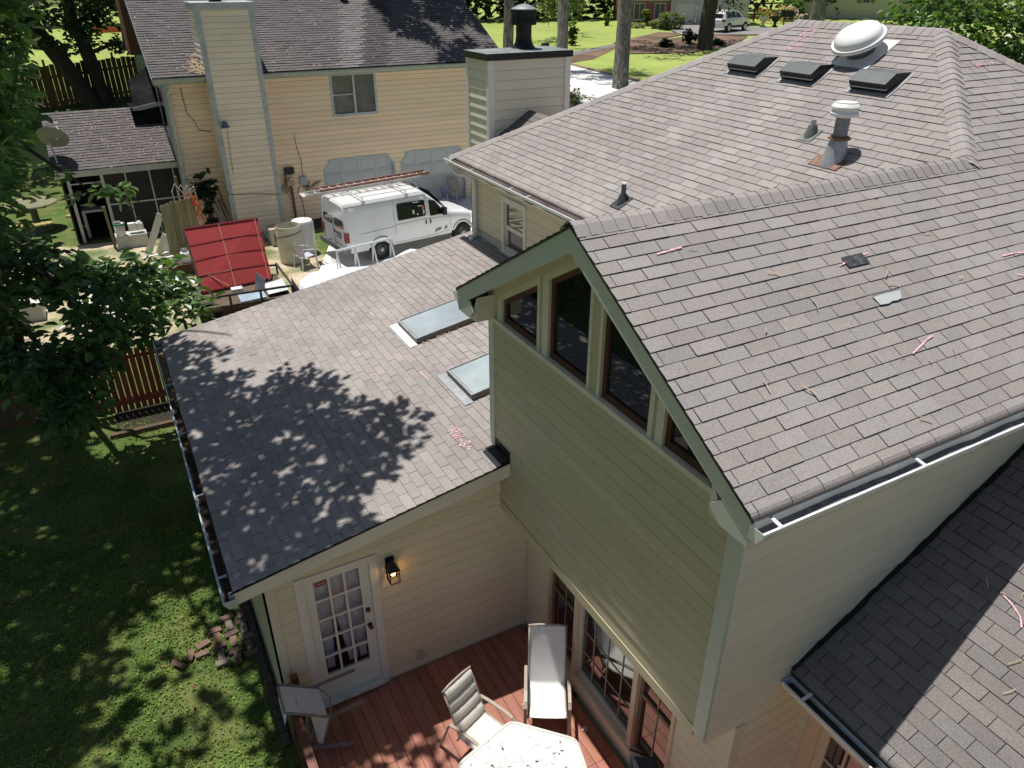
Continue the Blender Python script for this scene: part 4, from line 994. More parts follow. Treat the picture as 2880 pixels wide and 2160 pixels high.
# ------------------------------------------------------------------ deck
D = thing('deck', 'dark red stained board deck with a low railing, in the corner of the house', 'deck', (-1.5, 2, -.5))
DECK = M('red_deck_stain', (.38, .150, .100), rough=.5, var=.22, vs=1.6, fine=.12, fs=60, tint=True, spec=.4, dirt=(.52, .28, .21), ds=1.4, da=.4, stretch=(6, .7, 1), bump=.15, bs=60)
DECKD = M('dark_deck_stain', (.16, .05, .032), rough=.5, var=.25, vs=4, tint=True, stretch=(4, 1, 1), dirt=(.3, .17, .13), ds=2, da=.4)
mb = MB(); x = -3.04; k = 0
while x < 1.25:
    top = yd - .014 if x < xr - .1 else -.03
    segs = [(-3.6, top)]
    if -0.12 < x < .3: segs = [(-3.6, 1.53), (1.536, top)]
    elif -2.3 < x < -1.9: segs = [(-3.6, 2.71), (2.716, top)]
    for a, b in segs:
        t = R.uniform(.82, 1.16); mb.box(x, x + .134, a, b, -.036 + R.uniform(-.002, 0), R.uniform(-.003, .0), 0, (t, t * R.uniform(.94, 1.03), t * R.uniform(.92, 1.02)))
    x += .1405; k += 1
mb.build('boards', DECK, D)
mb = MB(); mb.box(-3.06, -3.02, -3.6, yd - .05, -.24, -.04)
for y in (-2, -.5, 1, 2.5, 3.6): mb.box(-3.0, 1.2, y, y + .04, -.2, -.045)
mb.build('joist', DECKD, D)
mb = MB(); mb.box(-3.07, -2.975, -3.6, 3.62, .845, .885); mb.box(-3.05, -3.005, -3.6, 3.6, .70, .78); mb.build('rail', DECKD, D)
for y in (3.62, 1.9, .1, -1.7, -3.5):
    mb = MB(); mb.box(-3.065, -2.975, y - .045, y + .045, -.5, .90); mb.build('post', DECKD, D)
mb = MB(); mb.box(-2.96, -2.87, 3.70, 3.79, 0, .88); mb.build('post', DECKD, D)
mb = MB()
for i in range(27): y = -3.4 + i * .26; mb.box(-3.035, -3.0, y, y + .035, .06, .70)
mb.box(-3.05, -3.005, -3.6, 3.6, .03, .09)
mb.build('balusters', DECKD, D)
# ------------------------------------------------------------------ deck furniture
TUBE = M('tan_tube', (.40, .34, .28), rough=.4, var=.06, vs=5, spec=.5)
TUBED = M('taupe_tube', (.24, .21, .19), rough=.4, var=.06, vs=5, spec=.5)
SLING = M('sling_cloth', (.74, .72, .65), rough=.75, var=.06, vs=5, fine=.06, fs=180, dirt=(.45, .43, .38), ds=3, da=.25)
SLINGG = M('grey_sling_cloth', (.74, .74, .72), rough=.75, var=.05, vs=5, fine=.08, fs=160, stretch=(1, 1, 6))
def sling(name, label, cat, loc, rz, w, sd, sh, bl, rec, pad, cloth, tube, arm_h=.60):
    T = thing(name, label, cat, loc, None, rz)
    prof = []
    for i in range(9): t = i / 8; prof.append((sd * (1 - t), sh + .03 * (1 - t) - .035 * math.sin(math.pi * t) + (.0 if t else -.02)))
    ca, sa = math.cos(rec), math.sin(rec); pb = prof[-1]
    nb = 24
    for i in range(1, nb + 1):
        t = i / nb; b = .03 * math.sin(math.pi * t); q = (abs(math.sin(math.pi * t * 4.0)) ** .5 * .035 if pad else 0)
        prof.append((pb[0] - sa * bl * t + ca * (q - b) - .05 * t * t, pb[1] + ca * bl * t + sa * (q - b)))
    mb = MB(); nu = 12; vs = []
    for (y, z) in prof:
        for k in range(nu + 1):
            u = k / nu; vs.append((w * (u - .5), y, z - .012 * math.sin(math.pi * u) + (R.uniform(-.004, .004) if pad else 0)))
    mb.add(vs, [(r * (nu + 1) + k, r * (nu + 1) + k + 1, (r + 1) * (nu + 1) + k + 1, (r + 1) * (nu + 1) + k) for r in range(len(prof) - 1) for k in range(nu)])
    c = mb.build('sling', cloth, T, smooth=True, local=True)
    sm = [(y, z - (.02 if i > 9 and pad else 0)) for i, (y, z) in enumerate(prof)]
    for sx in (-1, 1):
        mb = MB(); mb.tube([(sx * (w / 2 + .006), y, z - .006) for y, z in ([sm[0]] + sm[2:9:2] + [sm[12], sm[18], sm[24], sm[-1]])], .014, 8); mb.build('side_rail', tube, T, smooth=True, local=True)
        X_ = sx * (w / 2 + .045)
        mb = MB()
        pts = [(X_, sd * 1.02, 0), (X_, sd * 1.02, arm_h - .14), (X_, sd * .99, arm_h - .05), (X_, sd * .88, arm_h - .005), (X_, sd * .6, arm_h + .015), (X_, sd * .1, arm_h), (X_, -.10, arm_h - .03)]
        for a, b in zip(pts, pts[1:]): mb.bar(a, b, .040, .018, up=(0, -1, .01) if abs(a[1] - b[1]) < .02 else (0, 0, 1))
        mb.tube([(X_, -.10, arm_h - .03), (X_ * .97, -.14, arm_h - .12), (X_, -.20, .28), (X_ * 1.02, -.30, 0)], .015, 8)
        mb.tube([(X_, sd * 1.0, .02), (X_, -.28, .02)], .012, 8)
        mb.build('arm', tube, T, local=True)
    mb = MB(); 
    for y, z in ((sd * .93, sh - .03), (.0, sh - .06)): mb.tube([(-w / 2 - .04, y, z), (w / 2 + .04, y, z)], .012, 8)
    yb, zt = prof[-1]; mb.tube([(-w / 2 - .02, yb, zt), (-w / 4, yb - .01, zt + .008), (w / 4, yb - .01, zt + .008), (w / 2 + .02, yb, zt)], .014, 8)
    mb.build('cross_bar', tube, T, smooth=True, local=True)
    return T
sling('patio_chair', 'padded cream sling chair pulled up to the glass table', 'chair', (-1.155, 2.46, 0), math.radians(201.7), .44, .48, .42, .62, .28, True, SLING, TUBE)
sling('lounge_chair', 'high-backed grey-white sling lounger in front of the big window', 'lounge chair', (-.04, 2.56, 0), math.radians(150), .45, .52, .37, .80, .22, False, SLINGG, TUBE, .58)
# dark footstool-like shadowed board under the lounger seat front legs stays part of the lounger
T = thing('tipped_chair', 'grey sling chair tipped back over the deck railing by the door', 'chair', (-2.8, 3.35, 0))
mb = MB()
TL, TR, BRc, BL = V((-3.10, 3.60, .975)), V((-2.683, 3.531, .75)), V((-2.693, 3.142, .73)), V((-3.11, 3.21, .975))
n = 10; vs = []
for i in range(n + 1):
    for j in range(n + 1):
        a = TL.lerp(TR, i / n); b = BL.lerp(BRc, i / n); q = a.lerp(b, j / n); vs.append(q + V((0, 0, -.02 * math.sin(math.pi * j / n))))
mb.add(vs, [(i * (n + 1) + j, i * (n + 1) + j + 1, (i + 1) * (n + 1) + j + 1, (i + 1) * (n + 1) + j) for i in range(n) for j in range(n)])
a, b, c, d = V((-2.86, 3.30, .64)), V((-2.655, 3.18, .66)), V((-2.78, 3.27, .10)), V((-2.83, 3.32, .10)); mb.quad(a, b, c, d)
mb.quad(TL, BL, BL + V((-.05, 0, -.20)), TL + V((-.05, 0, -.20)))
mb.build('sling', M('light_grey_sling', (.74, .73, .73), rough=.8, fine=.08, fs=160), T, smooth=False)  # plain light grey cloth of the tipped chair
mb = MB(); mb.tube([TR + V((0, .02, 0)), TL + V((0, .02, 0)), TL + V((-.03, 0, 0)), BL + V((-.03, 0, 0)), BL + V((0, -.02, 0)), BRc + V((0, -.02, 0))], .016, 8)
mb.tube([TR, (-2.63, 3.44, .76), (-2.60, 3.36, .74), (-2.615, 3.287, .70), (-2.655, 3.22, .60)], .010, 8)
mb.tube([b, c], .012, 8); mb.build('side_rail', TUBED, T, smooth=True)
for pts in ([(-2.74, 3.635, .70), (-2.2, 3.68, .66)], [(-2.92, 3.407, .05), (-2.88, 3.405, .16), (-2.84, 3.40, .26), (-2.76, 3.36, .38), (-2.64, 3.32, .47), (-2.5, 3.312, .49), (-2.20, 3.312, .50)], [(-2.92, 3.30, .08), (-2.46, 3.11, .10)], [(-2.74, 3.635, .70), (-2.9, 3.5, .3), (-2.92, 3.407, .05)]):
    mb = MB()
    for p, q in zip(pts, pts[1:]): mb.bar(p, q, .042, .016)
    mb.build('arm', TUBED, T)
# hexagonal glass table
T = thing('patio_table', 'hexagonal white patio table printed with leaves, umbrella post in the middle', 'table', (-1.05, 1.30, 0))
hexp = []
for k in range(6):
    a = math.radians(74.5 + 60 * k)
    for da in (-5, 0, 5): hexp.append((-1.05 + (.765 - abs(da) * .004 + (.0 if da else -.002)) * math.cos(a + math.radians(da)), 1.30 + (.765 - abs(da) * .004) * math.sin(a + math.radians(da))))
mb = MB(); mb.prism([(x, y, .712) for x, y in hexp], (0, 0, .012)); mb.build('table_top', M('printed_glass', (.82, .82, .80), rough=.25, var=.05, vs=3, spec=.5), T)
mb = MB(); n = len(hexp)
for i in range(n):
    p, q = hexp[i], hexp[(i + 1) % n]; mb.bar((p[0], p[1], .715), (q[0], q[1], .715), .03, .034)
mb.build('rim', M('table_rim', (.62, .60, .56), rough=.4), T)
mb = MB()
for i in range(150):
    rr = .66 * math.sqrt(R.random()); th = R.uniform(0, 6.283); x = -1.05 + rr * math.cos(th); y = 1.30 + rr * math.sin(th); a = R.uniform(0, 6.28); l = R.uniform(.03, .05)
    t = R.choice(((.9, .95, 1.0), (1.15, .95, .9), (1, 1.02, 1), (1.2, 1.0, .9)))
    mb.add([(x + math.cos(a) * l, y + math.sin(a) * l, .7255), (x - math.sin(a) * l * .28, y + math.cos(a) * l * .28, .7255), (x - math.cos(a) * l, y - math.sin(a) * l, .7255), (x + math.sin(a) * l * .28, y - math.cos(a) * l * .28, .7255)], [(0, 1, 2, 3)], 0, t)
for i in range(n):
    p, q = V((*hexp[i], 0)), V((*hexp[(i + 1) % n], 0)); cc = V((-1.05, 1.30, 0))
    m = int((p - q).length / .02) + 1
    for j in range(m):
        u = p.lerp(q, j / m) * .955 + cc * .045; u.z = .7252; s = R.uniform(.004, .010); mb.add([(u.x - s, u.y - s, u.z), (u.x + s, u.y - s * .5, u.z), (u.x + s, u.y + s, u.z)], [(0, 1, 2)], 0, (.8, .85, .95))
mb.build('leaf_print', M('leaf_print_ink', (.52, .52, .52), rough=.3, tint=True, var=.1), T)
for k in range(3):
    a = math.radians(44 + 120 * k); mb = MB(); mb.tube([(-1.05 + .62 * math.cos(a), 1.30 + .62 * math.sin(a), .70), (-1.05 + .45 * math.cos(a), 1.30 + .45 * math.sin(a), .35), (-1.05 + .6 * math.cos(a), 1.30 + .6 * math.sin(a), 0)], .018, 8); mb.build('leg', TUBE, T, smooth=True)
ub = MB(); ub.tube([(-1.20, 1.30, .70), (-1.20, 1.30, 1.02)], .022, 12)
up_ = thing('umbrella_post', 'teal-tipped umbrella post standing up through the table', 'umbrella post', (-1.20, 1.30, .7))
ub.build('post', M('dark_green_post', (.03, .09, .07), rough=.35), up_, smooth=True, autosmooth=40)
ub = MB(); ub.lathe((-1.20, 1.30, 1.02), [(.022, -.03), (.024, 0), (.018, .02), (.0, .022)], 12); ub.build('cap', M('teal_cap', (.08, .62, .45), rough=.3), up_, smooth=True, autosmooth=40)
# dark seat back at the bottom edge
T = thing('mesh_chair', 'dark chair back just below the right narrow window', 'chair', (.10, .85, 0))
mb = MB(); mb.tube([(-.15, .62, .0), (-.12, .66, .5), (.02, .9, .86), (.1, 1.02, .88), (.27, .80, .86), (.2, .55, .5), (.2, .5, 0)], .014, 8); mb.build('frame', BLACK, T, smooth=True)
mb = MB(); mb.quad((-.12, .66, .5), (.2, .55, .5), (.27, .80, .86), (.05, .98, .87)); mb.quad((-.12, .66, .45), (.2, .55, .45), (.0, .15, .45), (-.32, .3, .45)); mb.build('sling', M('black_sling', (.03, .03, .035), rough=.7), T)
# litter on the deck
for x, y, r, lab in ((-.30, 2.66, .045, 'pale dry leaf on the sunlit deck left of the lounger'), (.18, 1.98, .05, 'white dry leaf in the shade right of the lounger')):
    mb = MB(); mb.add([(x + math.cos(a) * r * k, y + math.sin(a) * r * k, .008 + .012 * (i % 2)) for i, (a, k) in enumerate(((0, 1), (.8, .5), (1.5, .9), (2.4, .5), (3.1, 1), (3.9, .5), (4.7, .9), (5.5, .5)))], [tuple(range(8))]); tag(mb.build('dry_leaf', M('pale_leaf', (.6, .56, .5), var=.2, vs=30) if 'pale_leaf' not in MATS else MATS['pale_leaf']), lab, 'leaf')
# ------------------------------------------------------------------ near fences
RED = M('red_fence_stain', (.20, .055, .03), rough=.7, var=.3, vs=4, tint=True)
TANF = M('brown_fence', (.16, .095, .045), rough=.8, var=.3, vs=3, tint=True, stretch=(6, 6, .5))
F = thing('picket_fence', 'reddish slatted fence behind the shed wing', 'fence', (-4, 13.95, -.4))
mb = MB(); x = -5.2
while x < 3.0:
    zb_ = terr(x, 13.95) + .05; k = R.uniform(.7, 1.2); mb.box(x, x + .112, 13.93, 13.95, zb_, zb_ + 1.48 + R.uniform(-.01, .01), 0, (k, k, k)); x += .132
mb.build('pickets', RED, F)
mb = MB()
for dz in (.28, 1.28): mb.box(-5.2, 3.0, 13.955, 13.995, -.40 + dz, -.31 + dz)
mb.box(-5.2, 3.0, 13.90, 13.928, -.40 + .22, -.40 + .36)
mb.build('rail', RED, F)
for x in (-5.2, -2.8, -.4, 2.0): mb = MB(); mb.box(x, x + .09, 13.955, 14.04, -.5, 1.2); mb.build('post', RED, F)
F = thing('board_fence', 'plain brown board fence under the left tree branches', 'fence', (-6.5, 14.3, -.4))
mb = MB(); x = -5.2
while x > -14:
    y = 13.97 + (-5.2 - x) * .22; zb_ = terr(x, y); k = R.uniform(.75, 1.15); mb.obox((x, y, zb_), (-.138, .0304, 0), (0, .02, 0), (0, 0, 1.55), 0, (k, k, k)); x -= .142
mb.build('boards', TANF, F)
mb = MB()
for dz in (.3, 1.25): mb.bar((-5.2, 14.03, -.35 + dz), (-14, 15.97, -.2 + dz), .04, .09)
mb.build('rail', TANF, F)
# garden timber in front of the red fence
mb = MB(); mb.box(-4.75, -2.9, 13.0, 13.12, -.47, -.38); tag(mb.build('garden_timber', M('old_timber', (.11, .075, .05), var=.3, vs=6, rough=.9)), 'old timber edging lying on the grass before the red fence', 'timber')
# ------------------------------------------------------------------ neighbouring house
NW = M('peach_siding', (.95, .74, .52), rough=.6, var=.05, vs=.6, tint=True, dirt=(.58, .47, .28), ds=.55, da=.36, stretch=(.6, 1, 2.2))
NCW = M('pale_peach_siding', (.95, .82, .65), rough=.6, var=.05, vs=.6, tint=True, dirt=(.66, .56, .38), ds=.9, da=.35)
NT = M('blue_grey_trim', (.46, .50, .51), rough=.6, var=.12, vs=3, dirt=(.18, .20, .17), ds=4, da=.4)
NSH = M('old_shingle', (.145, .135, .136), rough=.95, var=.12, vs=.5, fine=.3, fs=40, tint=True, spec=.1, dirt=(.095, .088, .088), ds=.25, da=.6)
NG = M('dull_gutter', (.34, .36, .30), rough=.5, var=.2, vs=3, dirt=(.18, .18, .14), ds=3, da=.5)
GAR = M('garage_paint', (.30, .335, .345), rough=.5, var=.06, vs=1, dirt=(.24, .26, .26), ds=2, da=.3)
N_ = thing('peach_house', 'peach-sided two-storey neighbour house with grey shingle roof and tall chimney', 'house', (5, 29, 0))
yv = 25.5; nz = 5.39; mn = .509; ye_ = 25.1; xl, xr_ = -1.53, 11.4
cn = 1 / math.sqrt(1 + mn * mn); nn = V((0, -mn, 1)) * cn; wn = V((0, 1, mn)) * cn
yr_ = 31.4
mb = MB()
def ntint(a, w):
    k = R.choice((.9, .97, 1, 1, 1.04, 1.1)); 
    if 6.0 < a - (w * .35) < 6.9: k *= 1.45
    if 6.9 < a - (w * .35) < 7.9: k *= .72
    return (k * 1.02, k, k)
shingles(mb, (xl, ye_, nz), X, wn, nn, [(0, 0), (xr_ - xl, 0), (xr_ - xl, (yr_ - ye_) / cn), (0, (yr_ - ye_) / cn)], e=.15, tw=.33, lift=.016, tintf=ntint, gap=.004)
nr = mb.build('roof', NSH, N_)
mb = MB(); mb.quad((xl, yr_, nz + mn * (yr_ - ye_)), (xr_, yr_, nz + mn * (yr_ - ye_)), (xr_, 2 * yr_ - ye_, nz), (xl, 2 * yr_ - ye_, nz), 0, (.9, .9, .9)); mb.build('roof', NSH, N_)
mb = MB()
gd = [(3.79, 6.55), (6.88, 9.62)]
siding(mb, (0, yv, 0), X, (0, -1, 0), [(-1.2, -.2), (11.1, -.2), (11.1, nz - .02), (-1.2, nz - .02)], e=.177, zph=.05, th=.018, ld=.42, ln=.012, holes=[(a, b, -.5, 2.13) for a, b in gd] + [(4.40, 6.02, 3.76, 5.12)], var=.04)
siding(mb, (-1.2, 0, 0), Y, (-1, 0, 0), [(yv, 0), (37, 0), (37, nz), (yr_, nz + mn * (yr_ - ye_) - .2), (yv, nz)], e=.177, zph=.05, th=.018, ld=.42, ln=.012, mi=1)
siding(mb, (11.1, 0, 0), Y, (1, 0, 0), [(yv, 0), (37, 0), (37, nz), (yr_, nz + mn * (yr_ - ye_) - .2), (yv, nz)], e=.3, zph=.05)
for a, b in gd:     # chamfer corners
    for (p, q, r) in (((a, 1.80), (a, 2.13), (a + .27, 2.13)), ((b, 1.80), (b - .27, 2.13), (b, 2.13))):
        mb.poly([(u, yv - .012, z) for u, z in (p, q, r)])
mb.build('wall', [NW, M('grey_green_siding', (.27, .29, .26), rough=.6, tint=True, var=.1)], N_)
for i, (a, b) in enumerate(gd):
    g = MB(); fy_ = yv - .04
    g.prism([(x, fy_, z) for x, z in [(a - .05, 0), (a - .05, 1.82), (a + .25, 2.20), (b - .25, 2.20), (b + .05, 1.82), (b + .05, 0), (b - .03, 0), (b - .03, 1.79), (b - .285, 2.11), (a + .285, 2.11), (a + .03, 1.79), (a + .03, 0)]], (0, .05, 0))
    go = g.build('garage_door', NT, N_)
    g = MB(); y_ = yv + .10
    g.quad((a, y_, 0), (b, y_, 0), (b, y_, 2.13), (a, y_, 2.13))
    for r in range(4):
        for c in range(4):
            w = (b - a) / 4; h = 2.13 / 4; u0, v0 = a + c * w, r * h; s = .055
            P_ = lambda u, v, d: (u0 + u, y_ - d, v0 + v)
            o = [(0, 0), (w, 0), (w, h), (0, h)]; i_ = [(s, s), (w - s, s), (w - s, h - s), (s, h - s)]; i2 = [(s + .03, s + .03), (w - s - .03, s + .03), (w - s - .03, h - s - .03), (s + .03, h - s - .03)]
            for k in range(4):
                k2 = (k + 1) % 4
                g.quad(P_(*o[k], .024), P_(*o[k2], .024), P_(*i_[k2], .024), P_(*i_[k], .024))
                g.quad(P_(*i_[k], .024), P_(*i_[k2], .024), P_(*i2[k2], .006), P_(*i2[k], .006), 0, (.85,) * 3)
            g.poly([P_(*q, .006) for q in i2])
    for r in range(1, 4): g.box(a, b, y_ - .026, y_ - .0245, r * 2.13 / 4 - .008, r * 2.13 / 4 + .008, 0, (.4, .4, .4))
    g.build('panel', M('garage_panel', (.52, .55, .55), rough=.5, var=.05, vs=1, tint=True, dirt=(.42, .45, .45), ds=2, da=.3) if i == 0 else MATS['garage_panel'], go)
# upstairs window
mb = MB(); ring(mb, [(6.08, yv, 3.70), (4.34, yv, 3.70), (4.34, yv, 5.18), (6.08, yv, 5.18)], [(6.0, yv, 3.79), (4.42, yv, 3.79), (4.42, yv, 5.10), (6.0, yv, 5.10)], (0, -1, 0), -.06, .03); mb.box(5.18, 5.26, yv - .028, yv + .03, 3.78, 5.11); mb.box(4.42, 5.19, yv - .012, yv + .02, 4.43, 4.475)
w = mb.build('window', NT, N_)
mb = MB(); mb.quad((4.4, yv + .035, 3.76), (5.2, yv + .035, 3.76), (5.2, yv + .035, 5.12), (4.4, yv + .035, 5.12)); mb.quad((5.2, yv + .02, 3.76), (6.02, yv + .02, 3.76), (6.02, yv + .02, 5.12), (5.2, yv + .02, 5.12)); mb.build('pane', M('dim_pane', (.11, .12, .11), rough=.12, var=.5, vs=2, spec=.6), w)
mb = MB()
for k in range(22): z = 3.8 + k * .06; mb.box(4.45, 5.17, yv + .06, yv + .062, z, z + .035)
mb.build('blind', M('dusty_blind', (.34, .34, .31)), w)
# eave gutter, soffit, corner boards, downspout
gg = MB(); gutter(gg, (0.16 - .02, ye_ + .02, nz - .05), (xl, ye_ + .02, nz - .05), (0, -1, 0), w=.13, h=.13); gutter(gg, (xr_, ye_ + .02, nz - .05), (1.93, ye_ + .02, nz - .05), (0, -1, 0), w=.13, h=.13); gg.build('gutter', NG, N_)
mb = MB(); mb.box(xl, .12, ye_ + .02, ye_ + .05, nz - .22, nz - .03); mb.build('fascia', NG, N_)
mb = MB(); mb.box(1.92, xr_, ye_ + .02, ye_ + .05, nz - .22, nz - .03); mb.quad((xl, ye_ + .04, nz - .2), (xr_, ye_ + .04, nz - .2), (xr_, yv, nz - .2), (xl, yv, nz - .2)); mb.build('fascia', NG, N_)
mb = MB(); mb.box(-1.24, -1.08, yv - .03, yv - .005, 0, nz - .2); mb.build('corner_board', NT, N_)
mb = MB(); mb.box(-1.235, -1.205, yv - .028, yv + .12, 0, nz - .2); mb.build('corner_board', NT, N_)
mb = MB(); mb.box(11.0, 11.13, yv - .03, yv - .005, 0, nz - .2); mb.build('corner_board', NT, N_)
mb = MB(); mb.tube([(-1.0, ye_ - .02, nz - .15), (-1.02, ye_ + .02, nz - .3), (-1.13, yv - .08, nz - .55), (-1.14, yv - .08, 2.4)], .05, 8); mb.build('downspout', NT, N_, smooth=True)
mb = MB()
for s, yy in ((1, ye_), (-1, 2 * yr_ - ye_)): mb.prism([(xl - .02, yy, nz - .03), (xl - .02, yr_, nz + mn * (yr_ - ye_) - .03), (xl - .02, yr_, nz + mn * (yr_ - ye_) - .25), (xl - .02, yy, nz - .22)], (.03, 0, 0))
mb.build('rake_board', M('dark_rake', (.10, .12, .13), var=.2), N_)
# side wall windows, lower bay roof and brown upper wall seen past the rake
mb = MB(); ring(mb, [(-1.2, 28.4, 3.2), (-1.2, 26.2, 3.2), (-1.2, 26.2, 5.0), (-1.2, 28.4, 5.0)], [(-1.2, 28.25, 3.3), (-1.2, 26.35, 3.3), (-1.2, 26.35, 4.9), (-1.2, 28.25, 4.9)], (-1, 0, 0), -.02, .04); w = mb.build('window', NT, N_)
mb = MB(); mb.quad((-1.226, 28.3, 3.25), (-1.226, 26.3, 3.25), (-1.226, 26.3, 4.95), (-1.226, 28.3, 4.95)); mb.build('pane', PANE, w)
mb = MB(); mb.quad((-2.1, 28.4, 4.1), (-1.2, 28.4, 4.25), (-1.2, 30.4, 5.3), (-2.0, 30.0, 4.85)); mb.box(-2.2, -1.2, 28.35, 30.5, 2.6, 4.0); mb.build('bay_roof', M('tree_shaded_shingle', (.012, .012, .013), rough=.95, spec=.05, var=.5, vs=1.5, dirt=(.05, .05, .05), ds=1.6, da=.6), N_)  # tree shade over the bay put into this near-black colour
mb = MB(); mb.bar((-2.12, 28.38, 4.04), (-1.2, 28.38, 4.19), .03, .14); mb.build('fascia', NT, N_)
mb = MB(); mb.box(-1.64, -1.22, 31.2, 33.6, 5.6, 8.3); mb.build('wall', M('rust_panel', (.16, .065, .03), var=.2, vs=2, rough=.7), N_)
# chimney
cya, cyb, cxa, cxb = 24.9, 25.6, .13, 1.90
mb = MB()
siding(mb, (0, cya, 0), X, (0, -1, 0), [(cxa, -.1), (cxb, -.1), (cxb, 7.36), (cxa, 7.36)], e=.177, zph=.05, th=.018, ld=.42, ln=.012, var=.05)
siding(mb, (cxa, 0, 0), Y, (-1, 0, 0), [(cya, -.1), (26.4, -.1), (26.4, 7.36), (cya, 7.36)], e=.177, zph=.05, th=.020, ld=.42, ln=.012)
siding(mb, (cxb, 0, 0), Y, (1, 0, 0), [(cya, -.1), (26.4, -.1), (26.4, 7.36), (cya, 7.36)], e=.177, zph=.05)
ch = mb.build('chimney', NCW, N_)
mb = MB(); mb.box(cxa - .03, cxa + .14, cya - .035, cya - .003, 0, 7.36); mb.build('corner_board', NT, ch)
mb = MB(); mb.box(cxb - .12, cxb + .03, cya - .035, cya - .003, 0, 7.36); mb.build('corner_board', NT, ch)
mb = MB(); mb.box(cxa - .032, cxa - .003, cya - .03, cya + .12, 0, 7.36)
mb.build('corner_board', NT, ch)
mb = MB(); mb.box(cxa - .07, cxb + .07, cya - .08, 26.45, 7.34, 7.50); mb.box(cxa - .1, cxb + .1, cya - .11, 26.5, 7.501, 7.54); mb.build('cap', NT, ch)
mb = MB(); mb.lathe((.9, 25.6, 7.5), [(.2, 0), (.2, .35), (.3, .36), (.3, .5)], 16); mb.build('flue', BLACK, ch)
# barn light on the chimney
mb = MB(); mb.lathe((.40, cya - .14, 3.82), [(.03, .16), (.07, .10), (.10, .02), (.15, -.03), (.15, -.045), (.0, -.02)], 16); mb.tube([(.40, cya - .02, 3.86), (.40, cya - .10, 3.94), (.40, cya - .14, 3.92)], .02, 6); bl = mb.build('wall_light', M('slate_shade', (.10, .15, .20), rough=.5), N_, smooth=True, autosmooth=40)
mb = MB(); mb.lathe((.40, cya - .14, 3.80), [(.13, -.02), (.12, -.07), (.06, -.10), (.0, -.105)], 14); mb.build('globe', M('light_globe', (.65, .6, .5), rough=.3), bl, smooth=True)
# electric meter, junction box, conduit and cables
mb = MB(); mb.box(2.31, 2.56, yv - .16, yv - .02, 1.43, 1.84); mt = mb.build('meter_box', M('meter_paint', (.50, .36, .22), rough=.5), N_)
mb = MB(); mb.lathe((2.43, yv - .16, 1.66), [(.09, 0), (.09, .04), (.07, .09), (.0, .095)], 18, axis=(0, -1, 0)); mb.build('meter', M('meter_glass', (.4, .4, .38), rough=.1, metal=.4, var=.4, vs=12), mt, smooth=True, autosmooth=40)
mb = MB(); mb.box(2.28, 2.62, yv - .14, yv - .03, 1.86, 2.08); mb.build('black_box', BLACK, N_)
mb = MB(); mb.box(2.80, 3.05, yv - .12, yv - .02, 1.40, 1.70); mb.lathe((2.925, yv - .12, 1.55), [(.0, .004), (.1, .004), (.12, 0)], 4, axis=(0, -1, 0)); mb.build('cable_box', M('pale_box', (.42, .47, .52), rough=.5), N_)
mb = MB(); mb.tube([(2.46, yv - .08, 1.43), (2.46, yv - .08, .15)], .045, 8); mb.build('conduit', M('brown_conduit', (.22, .11, .065), rough=.6, var=.2), N_)
cab = MB()
for k in range(16):
    x0_, z0_ = R.uniform(2.05, 2.35), R.uniform(1.2, 1.9); x1_, z1_ = x0_ + R.uniform(-.1, .3), z0_ + R.uniform(-.6, .3)
    cab.tube([(x0_, yv - .05, z0_), ((x0_ + x1_) / 2 + R.uniform(-.1, .1), yv - .08, (z0_ + z1_) / 2 - R.uniform(0, .2)), (x1_, yv - .05, z1_)], .007, 5)
for k in range(9):
    a = 2.85 + R.uniform(0, .2); cab.tube([(a, yv - .05, 1.4), (a + R.uniform(-.1, .3), yv - .07, 1.3 - R.uniform(0, .25)), (a + R.uniform(.1, .7), yv - .06, 1.45 + R.uniform(-.1, .12))], .007, 5)
cab.tube([(2.93, yv - .035, 1.7), (2.95, yv - .03, 2.3), (2.85, yv - .03, 2.75), (2.82, yv - .03, 3.25)], .009, 5)
cab.tube([(2.76, yv - .04, 1.35), (2.68, yv - .04, 1.15), (2.80, yv - .04, .75), (2.82, yv - .04, .15)], .012, 5)
cab.tube([(-1.15, yv - .05, 2.05), (0, cya - .05, 1.95), (.13, cya - .06, 1.50), (1.0, cya - .05, 1.42), (1.9, cya - .05, 1.30)], .010, 5)
cab.tube([(-.7, yv - .03, 5.0), (-.65, yv - .03, 4.2), (-.45, yv - .03, 3.9), (-.4, yv - .03, 3.65), (.0, yv - .03, 3.55)], .010, 5)
cab.tube([(.45, cya - .03, 3.7), (.43, cya - .03, 3.1), (.40, cya - .03, 2.2)], .007, 5)
cab.build('cable', M('dark_cable', (.06, .04, .03), rough=.6), N_)
mb = MB(); mb.lathe((6.25, 29.05, nz + mn * (29.05 - ye_) - .1), [(.10, 0), (.10, .3), (.17, .31), (.17, .36)], 14); mb.build('vent_pipe', BLACK, N_)
